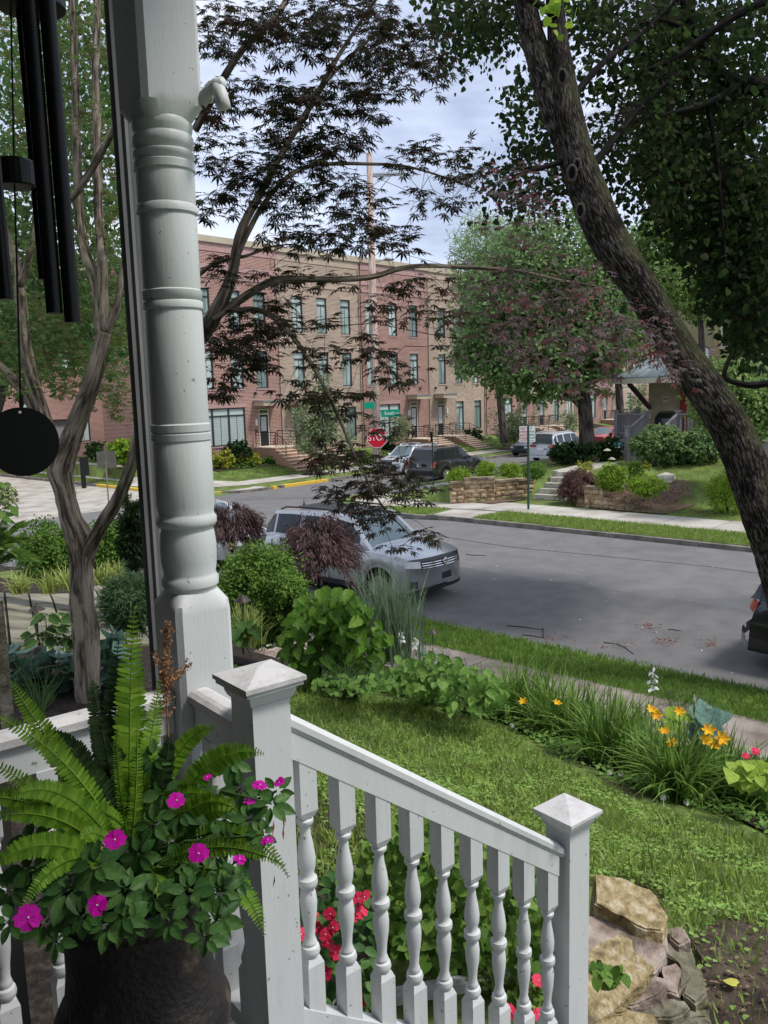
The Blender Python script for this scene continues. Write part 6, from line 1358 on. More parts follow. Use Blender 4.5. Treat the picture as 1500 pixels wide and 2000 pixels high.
# ---------------------------------------------------------------- shrubs
def bush(name, label, cx, top, bot, rx, mt, n, size, tpl=TOVAL, z=None, group=None, cat_='shrub', depth=None, flat=0., ry=None, lumps=4, up=.7, clump=None):
    """px centre x, top y, base y, half width px"""
    if depth is not None: b = P(cx, bot, depth)
    elif z is not None: b = G(cx, bot, z)
    else: b = GT(cx, bot)
    d = dep(b); k = d/FPX; h = (bot-top)*k; w = rx*k; b = b+np.array([_fh[0], _fh[1], 0])*w*.5; t = thing(name, label, cat_, b, group)
    m = MB()
    for i in range(4): v = rvec(1)[0]; m.tube([b, b+[v[0]*w*.25, v[1]*w*.25, h*.35], b+[v[0]*w*.5, v[1]*w*.5, h*.75]], [.012+w*.015, .01, .004], 5)
    s_ = m.build('stems', 'twig', t); s_['kind'] = 'stuff'
    E_ = [(b[0], b[1], b[2]+h*.48, w*.88, w*.88, h*.50)]
    for i in range(lumps):
        a = random.uniform(0, 6.28); E_.append((b[0]+w*.45*math.cos(a), b[1]+w*.45*math.sin(a), b[2]+h*random.uniform(.35, .7), w*.5, w*.5, h*.32))
    crown(t, E_, n, size, tpl, mt, .72, up=up, clump=clump or min(.12, w*.25)); return t
SH = 'clipped hedge balls on the retaining wall'
for i, (x, a, b, r, z, lab) in enumerate(((897, 915, 948, 26, .66, 'leftmost clipped hedge ball at the low end of the retaining wall'), (952, 903, 933, 24, .78, 'second clipped hedge ball on the retaining wall'), (1000, 905, 934, 24, .8, 'third clipped hedge ball just left of the parking sign post'), (1045, 905, 937, 26, .85, 'clipped hedge ball right of the parking sign post'))):
    bush('hedge_ball', lab, x, a, b, r, 'L_boxbright' if i == 0 else 'L_box' if i == 3 else 'L_boxbright', 2600, .055, TOVAL, z=z, group=SH, up=.4)
bush('yew_shrub', 'dark clipped yew left of the street tree trunk', 1108, 862, 908, 34, 'L_yew', 3200, .10); bush('yew_shrub', 'dark clipped yew below the street tree trunk', 1152, 866, 908, 36, 'L_yew', 3200, .10); bush('yew_shrub', 'dark bush between the trunk and the blue yard sign', 1195, 850, 900, 26, 'L_yew', 1800, .1)
bush('hydrangea_bush', 'big rounded green bush at the foot of the yellow house', 1305, 832, 912, 72, 'L_street', 9000, .14); bush('hydrangea_bush', 'smaller green bush right of the big rounded one, behind the trunk', 1375, 838, 908, 44, 'L_street', 4000, .14)
bush('rounded_shrub', 'bright green loose shrub above the right retaining wall', 1198, 905, 962, 30, 'L_boxbright', 4200, .06, z=.7); bush('rounded_shrub', 'dark green small shrub right of the bright green one', 1242, 898, 942, 18, 'L_box', 1800, .06, z=.75)
bush('rounded_shrub', 'low bright spreading ground shrub on the far lawn', 1268, 930, 972, 44, 'L_boxbright', 4200, .06, z=.6); bush('golden_shrub', 'small plant with yellow blooms above the far lawn', 1262, 903, 925, 11, 'L_gold', 500, .06, z=.8)
bush('yellow_hedge_ball', 'bright yellow green clipped ball left of the leaning trunk foot', 1432, 922, 1008, 48, 'L_boxbright', 9000, .045, up=.4)
bush('rounded_shrub', 'sparse little shrub at the top of the garden steps', 1145, 900, 928, 18, 'L_gold', 900, .06, z=.9)
for x, a, b, r, mt, n, lab in ((462, 862, 897, 37, 'L_yew', 2200, 'dark shrub under the wide window of the first townhouse'), (428, 880, 916, 32, 'L_gold', 2200, 'yellow blooming perennials left of the first townhouse steps'), (478, 884, 915, 32, 'L_gold', 2400, 'yellow blooming perennials in the middle of the first bed'), (470, 900, 925, 40, 'L_box', 2200, 'low green edging plants before the yellow perennials'), (522, 893, 918, 22, 'L_box', 1400, 'round green shrub beside the first townhouse steps'), (606, 885, 915, 18, 'L_gold', 900, 'small yellow shrub between the townhouse steps'),
                           (765, 846, 890, 20, 'L_yew', 1000, 'dark shrub right of the stop sign'), (928, 836, 868, 22, 'L_yew', 1400, 'dark shrub right of the tan townhouse stoop'), (948, 856, 880, 15, 'L_gold', 900, 'gold ball shrub left of the small flowering tree'), (985, 858, 882, 26, 'L_gold', 1400, 'gold shrub below the small flowering tree'), (1105, 836, 862, 26, 'L_box', 1000, 'green shrub behind the silver SUV roof'), (238, 858, 905, 32, 'L_boxbright', 4000, 'vivid green shrub before the brick building at left'), (188, 862, 898, 24, 'L_yew', 1500, 'dark greyish shrub beside the black lane sign')):
    rr = ray(x, b); Y = 40.3 if x > 300 else 44; d = Y/rr[1]; bush('bed_shrub', lab, x, a, b, r, mt, n, .16 if mt != 'L_boxbright' else .2, depth=d, group='shrubs in the far beds')
def lace(label, cx, top, bot, rx, mt, n, depth=None, z=None, size=.11):
    b = P(cx, bot, depth) if depth else (G(cx, bot, z) if z is not None else GT(cx, bot)); d = dep(b); k = d/FPX; h = (bot-top)*k; w = rx*k; b = b+np.array([_fh[0], _fh[1], 0])*w*.4
    t = thing('laceleaf_maple', label, 'shrub', b); segs = []; pos = []; tt = []
    m = MB(); m.tube([b, b+[0, 0, h*.5]], [.03, .02], 7); m.build('trunk', 'barkdark', t)
    for i in range(int(n/60)):
        a = RNG.random()*6.283; r = math.sqrt(RNG.random()); tip = b+np.array([math.cos(a)*w*r*(.8+.5*RNG.random()), math.sin(a)*w*r, h*(1.0-.42*r**4)*(.30+.72*RNG.random()**.6)]); segs.append((b+[0, 0, h*.5], tip, .008, .002))
        end = tip+np.array([math.cos(a), math.sin(a), -1.2])*h*.22*RNG.random()
        u = RNG.random(60)[:, None]; pos.append(tip*(1-u)+end*u+RNG.normal(size=(60, 3))*h*.05); tt.append(np.tile([math.cos(a)*.8, math.sin(a)*.8, -.75], (60, 1)))
    pos = np.concatenate(pos); K = len(pos); tt = unit(np.concatenate(tt)+rvec(K)*.55); twigs('twigs', segs, 'twig', t)
    leaves('foliage', TN, pos, tt, unit(UP+rvec(K)*.6), size*(.6+.8*rnd(K)), mt, t)
lace('purple brown laceleaf maple mound beside the silver SUV', 622, 1012, 1160, 62, 'L_lace', 8500, depth=12.2, size=.085)
lace('purple laceleaf maple beside the turned column, before the pale silver car', 450, 988, 1085, 50, 'L_lace', 5000, depth=13.2, size=.10)
lace('brown drooping laceleaf shrub beside the stone garden steps', 1134, 917, 985, 28, 'L_lacebrown', 9000, z=.15, size=.13)
bush('boxwood', 'large green boxwood between the column and the purple laceleaf', 500, 1068, 1262, 92, 'L_box', 22000, .040, depth=9.8, up=.5, clump=.13)
bush('boxwood', 'low end of boxwood hedge above the broad leaved hydrangea', 560, 1120, 1235, 52, 'L_box', 6000, .036, depth=9.6, up=.5)
bush('boxwood', 'green hedge shrub left of the forked trunk', 85, 1015, 1150, 62, 'L_box', 12000, .042, depth=12.5, up=.5); bush('boxwood', 'green hedge shrub right of the forked trunk', 225, 1010, 1150, 58, 'L_box', 12000, .042, depth=12.5, up=.5); bush('boxwood', 'lower hedge shrub directly behind the forked trunk', 150, 1030, 1150, 44, 'L_box', 6000, .042, depth=12.8, up=.5)
bush('hedge_shrub', 'loose bluish green shrub just left of the column shaft', 280, 1050, 1150, 34, 'L_grassy', 3500, .09, TT, depth=11)
bush('cypress_shrub', 'dark feathery cypress shrub between trunk and column', 252, 1128, 1240, 60, 'L_conifer', 14000, .07, TT, depth=8.8, up=.2)
bush('arborvitae', 'dark flat sprayed arborvitae tip beside the downspout', 262, 950, 1120, 32, 'L_ferndark', 3400, .06, TN, depth=7.6, up=.2)
# ---------------------------------------------------------------- blade plants
def blades(center, n, L, w, spread, droop, base=.05, fan=1.0):
    V = []; F = []; N = 6
    az = RNG.random(n)*6.283; ln = L*(.6+.5*RNG.random(n)); lean = spread*(.15+.85*RNG.random(n)); b0 = len(V)
    s = np.linspace(0, 1, N)[None, :]
    out = np.stack([np.cos(az), np.sin(az)], 1); rad = (lean[:, None]*s*ln[:, None]*(.5+.5*s)); z = ln[:, None]*(s*np.sqrt(np.maximum(1-lean**2*.6, .1))[:, None] - droop*(lean[:, None])*s**2.6)
    bx_ = (RNG.normal(size=(n, 2))*base)
    X = center[0]+bx_[:, :1]+out[:, :1]*rad; Y = center[1]+bx_[:, 1:]+out[:, 1:]*rad; Z = center[2]-.01+z
    Pn = np.stack([X, Y, Z], -1); sd = np.stack([-np.sin(az+RNG.normal(size=n)*.6), np.cos(az+RNG.normal(size=n)*.6), np.zeros(n)], 1)[:, None, :]
    ww = (w*(1-s**2.2)+.0006)[..., None]*.5*(.7+.6*RNG.random(n))[:, None, None]
    Lf = Pn-sd*ww; Rt = Pn+sd*ww; W = np.stack([Lf, Rt], 2).reshape(n, N*2, 3)
    f = np.array([(2*i, 2*i+1, 2*i+3, 2*i+2) for i in range(N-1)]); return W.reshape(-1, 3), (f[None]+(np.arange(n)*N*2)[:, None, None]).reshape(-1, 4)
def bladeplant(name, label, c, n, L, w, mt, spread=.7, droop=.5, base=.05, group=None, cat_='plant'):
    t = thing(name, label, cat_, c, group); V, F = blades(c, n, L, w, spread, droop, base); o = link('leaf_blades', npmesh('leaf_blades', V, F, mt), t); o['kind'] = 'stuff'; return t
for x, y, lab in ((40, 1158, 'leftmost yellow green liriope clump by the flagstones'), (96, 1156, 'second yellow green liriope clump left of the forked trunk'), (133, 1150, 'small liriope clump touching the left side of the trunk'), (200, 1140, 'liriope clump just right of the forked trunk'), (232, 1143, 'pale liriope clump nearest the cypress shrub')):
    bladeplant('liriope_plant', lab, P(x, y, 11.6), 110, .42, .016, 'L_lirio', .85, .55, .05, 'liriope clumps along the patio')
bladeplant('liriope_plant', 'yellow green liriope clump behind the path lamp near the column', P(492, 1258, 8.6), 130, .48, .015, 'L_lirio', .7, .45, .06)
bladeplant('liriope_plant', 'thin liriope tuft half behind the square column block', P(470, 1245, 9.2), 60, .45, .014, 'L_lirio', .6, .4, .04)
bladeplant('ornamental_grass', 'tall blue green ornamental grass in front of the silver SUV nose', P(764, 1285, 10.4), 620, 1.22, .011, 'L_grassy', .45, .30, .15)
DL = 'daylily clumps along the flower bed'; DLO = {}
for x, y, L, n, lab in ((1003, 1408, .9, 260, 'dark arching daylily clump beside the broad leaved plants'), (1085, 1440, .85, 190, 'daylily clump with small orange bloom, second from left'), (1185, 1492, .9, 260, 'large daylily clump in the middle of the bed'), (1235, 1470, .8, 160, 'upright daylily clump behind the large middle one'), (1322, 1560, .84, 330, 'biggest daylily clump with the golden flowers'), (1375, 1540, .7, 140, 'daylily clump right behind the golden flowers'), (1492, 1590, .7, 180, 'daylily clump cut by the right edge of the picture'), (1130, 1450, .8, 170, 'loose daylily clump between the second and the large middle one'), (1262, 1520, .68, 120, 'daylily clump between the middle clump and the golden flowers'), (1050, 1415, .9, 160, 'slender daylily clump just right of the dark arching one'), (1420, 1565, .7, 170, 'daylily clump right of the biggest one beside the lime leaves')):
    c = GT(x, y); DLO[x] = bladeplant('daylily', lab, c, n, L, .021, 'L_lily', .85, .50, .08, DL)
def flower_lily(px, py, d, s=.045, lab=None, parent=None):
    c = P(px, py, d); ax = unit(-ray(px, py)*.7+UP*.6+rvec(1)[0]*.5); t = thing('flower', None, None, c); adopt(t, parent); x = unit(np.cross(ax, [.3, .5, .2])); y = np.cross(ax, x)
    me = MB(); pet = [(0, 0, 0), (.28, .4, .22), (.22, .8, .42), (0, 1.05, .40), (-.22, .8, .42), (-.28, .4, .22), (0, .5, .15)]
    me.add(pet, [(0, 1, 6), (1, 2, 6), (2, 3, 6), (3, 4, 6), (4, 5, 6), (5, 0, 6)]); mesh = me.mesh('petal', 'petallily')
    B = Matrix((Vector(x), Vector(y), Vector(ax))).transposed().to_4x4(); B.translation = Vector(c)
    for i in range(6): link('petal', mesh, t, B @ Matrix.Rotation(R_(60*i), 4, 'Z') @ Matrix.Scale(s*random.uniform(.85, 1.1), 4))
    m = MB(); m.tube([c, c-[0, 0, .12]-ax*.02, c-[0, 0, .4]], .003, 4); m.build('stalk', 'greenstalk', t)
FLW = [(1022, 1371, 'golden daylily bloom at the left, above the dark clump'), (1088, 1374, 'small orange daylily bloom, second from left'), (1281, 1396, 'orange daylily bloom low beside the white flower spikes'), (1273, 1388, 'upright golden daylily bud beside the white flower spikes'), (1327, 1391, 'golden daylily bloom in front of the blue hosta leaf'), (1297, 1430, 'small orange daylily bloom on the left of the big clump'), (1312, 1452, 'orange daylily bloom low in the big clump'), (1384, 1427, 'brightest golden daylily bloom on the upper right'), (1378, 1447, 'golden daylily bloom just under the brightest one'), (1411, 1443, 'deep orange daylily bloom farthest right'), (1396, 1456, 'orange daylily bloom below the pair at the right')]
for x, y, lab in FLW: flower_lily(x, y, dep(GT(1322, 1540))-.15 -.35 if x > 1200 else dep(GT(1040, 1430))-.4, .060 if x > 1370 else .048, lab, DLO[1322 if x > 1200 else 1003 if x < 1050 else 1085])
# ---------------------------------------------------------------- leafy plants with big single leaves
def rosette(name, label, base, centres, tpl, mt, size, cat_='plant', group=None, upt=-.25, edge=None, stemmat='greenstalk', nrm=.6, face=.35, jitter=.4):
    """each leaf its own part on a petiole"""
    t = thing(name, label, cat_, base, group); base = np.asarray(base, float); me = npmesh('leaf', tpl[0], tpl[1], mt, True); V2 = tpl[0]*np.array([1.14, 1.10, 1])+np.array([0, -.04, -.012]); me2 = npmesh('leaf_margin', V2, tpl[1], edge, True) if edge else None
    pw = wm(t).inverted(); segs = []
    for c, s in centres:
        c = np.asarray(c, float); out = c-base; out[2] = 0; out = unit(out+1e-4); tip = unit(out+[0, 0, upt]+rvec(1)[0]*jitter); nn = unit(UP*nrm-_fh*face+out*.3+rvec(1)[0]*.35)
        Rm = rotfrom(tip[None], nn[None])[0]; M_ = Matrix(Rm.tolist()).to_4x4() @ Matrix.Scale(s*size, 4); M_.translation = Vector((c-tip*s*size*.5).tolist())
        o = bpy.data.objects.new('leaf', me); col.objects.link(o); o.parent = t; o.matrix_parent_inverse = pw; o.matrix_basis = M_
        if me2: e = bpy.data.objects.new('leaf_margin', me2); col.objects.link(e); e.parent = o
        segs.append((base+rvec(1)[0]*.02*[1, 1, 0], c-tip*s*size*.5, .003, .002))
    twigs('leaf_stalks', segs, stemmat, t); return t
def ell_centres(cx, cy, d, rx, ry, n, rd=.2, top=False):
    out = []
    for _ in range(n):
        a = random.uniform(0, 6.283); r = math.sqrt(random.random()); x = cx+rx*r*math.cos(a); y = cy+ry*r*math.sin(a); out.append((P(x, y, d+random.uniform(-rd, rd)-(.0)), random.uniform(.7, 1.2)))
    return out
# smoother broad leaf templates
def tpl_broad(w=.34, cup=.06, sag=.22, N=5, base=.12, rip=.0):
    ys = np.linspace(0, 1, N+1); V = []; F = []
    for i, y in enumerate(ys):
        hw = w*(math.sin(math.pi*min(1, (y+base)/(1+base))**.85))**.8 if 0 < i < N else 0.0
        z = -sag*y*y; rz_ = rip*(1 if i % 2 else -1)
        V += [(-hw, y, z+cup*hw/w+rz_), (-hw*.5, y, z+cup*.2), (0, y, z-.02), (hw*.5, y, z+cup*.2), (hw, y, z+cup*hw/w-rz_)]
    for i in range(N):
        for j in range(4): F.append((5*i+j, 5*i+j+1, 5*i+j+6, 5*i+j+5))
    return np.array(V), np.array(F)
TB, THO = tpl_broad(.29, .07, .3), tpl_broad(.44, .08, .28, 6, .3, .012)
HD = ell_centres(655, 1255, 8.9, 108, 82, 230, .42)+ell_centres(650, 1200, 8.7, 80, 45, 95, .35)
rosette('hydrangea', 'leafy hydrangea bush with broad fresh green leaves behind the near newel post', GT(680, 1335), [(c, s) for c, s in HD], TB, 'L_hydra', .180, cat_='shrub', jitter=.6)
rosette('garden_perennial', 'low broad leaved perennials right of the hydrangea', GT(840, 1370), ell_centres(840, 1325, 8.2, 95, 46, 210, .5), TB, 'L_weigela', .12, jitter=.9)
rosette('garden_perennial', 'cluster of pale broad leaves just left of the daylilies', GT(930, 1395), ell_centres(915, 1350, 7.6, 72, 45, 120, .3), TB, 'L_weigela', .125, jitter=.8)
rosette('violet_plant', 'patch of small round leaves under the hydrangea', GT(690, 1365), ell_centres(690, 1340, 7.5, 85, 22, 130, .3), THEART, 'L_weigela', .06)
rosette('hosta', 'small green hosta beside the path lamp near the column', GT(475, 1265), ell_centres(478, 1238, 8.3, 22, 24, 16, .1), THO, 'L_hosta', .14)
rosette('hosta', 'blue green hosta leaf clump behind the second path lamp', GT(845, 1290), ell_centres(842, 1285, 10.6, 14, 9, 8, .1), THO, 'L_hostablue', .16)
rosette('hosta', 'variegated hosta with cream leaf edges beside the patio lamp', GT(100, 1285), ell_centres(100, 1232, 8.6, 62, 38, 50, .25), TB, 'L_hosta', .18, edge='L_hostaedge')
rosette('hosta', 'large blue green hosta left of the trunk foot', GT(80, 1395), ell_centres(65, 1315, 7.3, 95, 68, 85, .3), THO, 'L_hostablue', .25)
rosette('hosta', 'blue green hosta leaves right of the trunk behind the fern', GT(225, 1360), ell_centres(225, 1290, 7.3, 42, 55, 34, .25), THO, 'L_hostablue', .25)
rosette('hosta', 'broad blue hosta leaves by the pavement behind the daylilies', GT(1390, 1470), ell_centres(1382, 1418, 7.0, 40, 28, 12, .15), THO, 'L_hostablue', .20)
rosette('hosta', 'lime yellow hosta leaves at the right edge by the walk', GT(1460, 1545), ell_centres(1465, 1512, 6.0, 46, 20, 26, .15), THO, 'L_lime', .13)
rosette('hosta', 'small gold leaved plant behind the daylily blooms', GT(1330, 1440), ell_centres(1325, 1410, 7.2, 32, 22, 22, .15), THO, 'L_lime', .10)
rosette('panicle_hydrangea', 'leafy shrub with creamy blooms at the far left edge', P(-10, 1100, 9), ell_centres(2, 985, 9, 28, 45, 34, .3), TB, 'L_weigela', .14, cat_='shrub')
t_ = bush('cream_bloom_shrub', 'creamy bloom heads above the leaves at the far left edge', 8, 940, 990, 26, 'L_hostaedge', 900, .03, depth=8.9)
# palm like leaf clump at left edge
c = P(-20, 1110, 9.3); t = thing('feathery_shrub', 'feathery palm like green leaves at the left edge', 'plant', c); A_ = []
for i in range(16):
    tip = P(random.uniform(-10, 70), random.uniform(1020, 1110), 9.2+random.uniform(-.3, .3)); bse = c+rvec(1)[0]*.05
    for u in np.linspace(.15, 1, 22):
        for sg in (-1, 1):
            p_ = bse*(1-u)+tip*u+[0, 0, .12*math.sin(u*3)]; dr_ = unit(tip-bse); A_.append((p_, unit(dr_*.9+np.cross(dr_, UP)*sg*.7)))
pos = np.array([a for a, b in A_]); tt = np.array([b for a, b in A_]); leaves('leaflets', TT, pos, tt, unit(UP+rvec(len(pos))*.3), .17, 'L_weigela', t)
# vine heap behind the balusters, red impatiens below
def heap(name, label, poly, dr, n, size, tpl, mt, cat_, base, parts=120, stalk='greenstalk', z=None):
    t = thing(name, label, cat_, base); c = np.array([P(x, y, random.uniform(*dr)) for x, y in sample_poly(poly, n)]); K = len(c)
    leaves('foliage', tpl, c, unit(rvec(K)*[1, 1, .4]+[0, 0, -.35]-_fh*.3), unit(UP*.8-_fh*.5+rvec(K)*.45), size*(.6+.7*rnd(K)), mt, t, parts); return t
heap('ground_vine', 'mound of small leaved green vine behind the stair balusters', [(720, 1640), (780, 1590), (860, 1600), (960, 1640), (1040, 1700), (1110, 1790), (1110, 1890), (1040, 1900), (960, 1880), (860, 1900), (780, 1860), (720, 1780), (690, 1700)], (3.2, 4.1), 2300, .048, THEART, 'L_box', 'plant', GT(900, 1850), 160)
heap('ground_vine', 'leafy sprig hanging over the yellow rock', [(1155, 1880), (1200, 1872), (1222, 1895), (1205, 1925), (1165, 1915)], (2.95, 3.05), 26, .045, THEART, 'L_box', 'plant', GT(1160, 1950), 26)
def impatiens_flower(c, ax, s, mt, label, name='impatiens_flower', group=None, parent=None):
    t = thing('flower' if parent else name, None if parent else label, None if parent else 'flower', c, group)
    if parent: adopt(t, parent)
    ax = unit(np.asarray(ax)); x = unit(np.cross(ax, [.31, .5, .2])); y = np.cross(ax, x); B = Matrix((Vector(x), Vector(y), Vector(ax))).transposed().to_4x4(); B.translation = Vector(c)
    me = npmesh('petal', np.array([(0, 0, 0), (.34, .25, .06), (.50, .62, .10), (.30, 1.0, .02), (0, .90, .05), (-.30, 1.0, .02), (-.50, .62, .10), (-.34, .25, .06), (0, .5, .0)]), np.array([(0, 1, 2, 8), (8, 2, 3, 4), (0, 8, 6, 7), (8, 4, 5, 6)]), mt, True)
    for i in range(5): link('petal', me, t, B @ Matrix.Rotation(R_(72*i+random.uniform(-6, 6)), 4, 'Z') @ Matrix.Rotation(R_(random.uniform(-18, 10)), 4, 'X') @ Matrix.Scale(s*random.uniform(.85, 1.1), 4))
    m = MB(B); m.lathe([(s*.09, 0), (s*.07, s*.12), (.0005, s*.14)], n=6); m.build('flower_eye', 'petalwhite', t); return t
ri = thing('red_impatiens_bed', 'coral red impatiens plants low behind the first balusters', 'plant', GT(640, 1850))
c = np.array([P(x, y, random.uniform(3.0, 3.5)) for x, y in sample_poly([(560, 1740), (640, 1700), (720, 1740), (740, 1850), (720, 2040), (560, 2040)], 520)]); K = len(c)
leaves('foliage', TOVAL, c, unit(rvec(K)), unit(UP-_fh*.4+rvec(K)*.5), .06, 'L_imp', ri, 60)
pos_r = [(622, 1812), (650, 1812), (640, 1842), (580, 1840), (588, 1825), (645, 1785), (700, 1755), (712, 1752), (636, 1825), (655, 1860), (636, 1900), (578, 1862), (612, 1700+90), (706, 1955), (690, 1790), (1052, 1915), (1052, 1982), (998, 1975), (705, 1780)]
for i, (x, y) in enumerate(pos_r):
    cc = P(x, y, 2.98+random.uniform(-.05, .1)); wh = 'between the near newel post and the first baluster' if x < 600 else 'seen between the first two balusters' if x < 660 else 'seen between the second and third balusters' if x < 760 else 'near the foot of the last balusters'
    impatiens_flower(cc, -_fh*.6+UP*.6+rvec(1)[0]*.5, .026, 'petalred', wh, parent=ri)
WL = ['uppermost white bloom of the trio by the middle daylily clump', 'lower left white bloom of the trio by the middle daylily clump', 'lower right white bloom of the trio by the middle daylily clump', 'white bloom right of two below the biggest daylily clump', 'white bloom left of two below the biggest daylily clump', 'lone white bloom on soil near the right edge', 'white bloom beside the broad leaved perennials', 'small white bloom beside the dark daylily clump']
for i, (x, y) in enumerate([(1190, 1494), (1191, 1509), (1211, 1511), (1340, 1566), (1295, 1557), (1461, 1564), (1070, 1312), (1000, 1417)]):
    g = GT(x, y+6); lab = WL[i]
    impatiens_flower(P(x, y, dep(g)-.03), UP-_fh*.6+rvec(1)[0]*.3, .028, 'petalwhite', lab)
for x, y, lab in ((1457, 1477, 'pink bloom left of two beside the garden walk'), (1476, 1467, 'pink bloom right of two beside the garden walk')): impatiens_flower(P(x, y, 6.3), UP-_fh*.6, .032, 'petalred', lab)
# hosta flower spikes
for x, y0, y1, d, lab in ((1275, 1400, 1305, 6.9, 'white hosta flower spike above the daylilies'), (784, 1275, 1234, 9.2, 'white hosta flower spike left of two at the foot of the ornamental grass'), (813, 1282, 1247, 9.2, 'white hosta flower spike right of two at the foot of the ornamental grass'), (1455-97, 1420, 1352, 7.2, 'thin fading flower stalk right of the white spike'), (112, 1320, 1262, 7.0, 'drooping white hosta bells before the trunk')):
    b = P(x, y0, d); tp = P(x, y1, d); t = thing('hosta_bloom', lab, 'flower', b); m = MB(); m.tube([b, (b+tp)/2+rvec(1)[0]*.02, tp], [.004, .003, .002], 5); m.build('stalk', 'greenstalk', t)
    n = 18 if d != 7.2 else 5; c = np.array([b*(1-u)+tp*u for u in np.linspace(.55, 1, n)])+rvec(n)*.02; leaves('bells', TOVAL, c, unit(rvec(n)*[1, 1, .3]+[0, 0, -.8]), rvec(n), .045, 'petalwhite', t, n, piece='bell')
q = P(-16, 1210, 6.); t = thing('neighbour_post', 'white square post on a rough stone pier at the far left edge', 'post', (q[0], q[1], T(q[0], q[1])))
m = MB(); m.box(q[0]-.05, q[0]+.05, q[1]-.05, q[1]+.05, P(0, 1172, 6.)[2], P(0, 1090, 6.)[2]); m.build('post', 'white', t); m = MB(); m.box(q[0]-.065, q[0]+.065, q[1]-.065, q[1]+.065, 1.2, P(0, 1173, 6.)[2]); m.build('stone_pier', 'rockgrey', t)
# ---------------------------------------------------------------- path lamps
for x, ytop, ybot, d, lab in ((473, 1162, 1240, 8.5, 'bronze path lamp with cone hat beside the square column block'), (845, 1229, 1280, None, 'bronze path lamp with cone hat at the near pavement edge'), (71, 1180, 1235, 9.0, 'bronze path lamp with cone hat above the variegated hosta'), (274, 1108, 1150, 10.5, 'bronze path lamp half hidden left of the column')):
    b = GT(x, ybot) if d is None else P(x, ybot, d); d = dep(b); tp = P(x, ytop, d); r = .088; t = thing('path_lamp', lab, 'lamp', b, 'bronze path lamps'); m = MB(); m.tube([b-[0, 0, .2], tp-[0, 0, .05]], .011, 8); m.build('stem', 'bronze', t)
    m = MB(); m.lathe([(r, -.062), (r*.98, -.058), (.012, 0), (.006, .012), (.0, .014)], tp, 24); m.build('lamp_hat', 'bronze', t, smooth=20)
    m = MB(); m.lathe([(.02, -.07), (.022, -.02)], tp, 10); m.build('lamp_neck', 'bronze', t)
# ---------------------------------------------------------------- rocks
def rock(label, poly, z, th, mt, scale3=True, dz=(0, 0)):
    pts = [(1000+x/3, 1500+y/3) if scale3 else (x, y) for x, y in poly]; W = np.array([G(x, y, z)[:2] for x, y in pts]); c = W.mean(0); t = thing('rock', label, 'rock', (*c, z-th))
    bm = bmesh.new(); n = len(W)
    dirv = np.array([_fh[0], _fh[1]])
    top = [bm.verts.new((*p, z+dz[0]*float((p-c)@dirv)+dz[1]*float((p-c)@rt[:2]))) for p in W]; bot = [bm.verts.new((*(c+(p-c)*random.uniform(1.0, 1.08)+RNG.normal(size=2)*.006), z-th)) for p in W]
    ar = sum(W[i][0]*W[(i+1) % n][1]-W[(i+1) % n][0]*W[i][1] for i in range(n))
    if ar < 0: top.reverse(); bot.reverse()
    f = bm.faces.new(top); bm.faces.new(bot[::-1])
    for i in range(n): bm.faces.new((top[i], bot[i], bot[(i+1) % n], top[(i+1) % n]))
    bmesh.ops.bevel(bm, geom=[e for e in f.edges], offset=.008, segments=2, affect='EDGES'); bmesh.ops.triangulate(bm, faces=bm.faces)
    for _ in range(2): bmesh.ops.subdivide_edges(bm, edges=[e for e in bm.edges if e.calc_length() > .035], cuts=1, use_grid_fill=False); bmesh.ops.triangulate(bm, faces=[f for f in bm.faces if len(f.verts) > 3])
    from mathutils import noise as mn
    for v in bm.verts:
        q = v.co*9; v.co += Vector((mn.noise(q), mn.noise(q+Vector((7, 3, 1))), mn.noise(q+Vector((1, 9, 4)))*.9))*.017 + Vector((0, 0, mn.noise(v.co*26)*.008+mn.noise(v.co*60)*.003))
    me = bpy.data.meshes.new('rock'); bm.to_mesh(me); bm.free(); me.materials.append(MT[mt]); me.polygons.foreach_set('use_smooth', [True]*len(me.polygons)); me.set_sharp_from_angle(angle=R_(24))
    o = link('stone', me, t); return t
zr0 = T(*G(1230, 1800, 1.75)[:2])
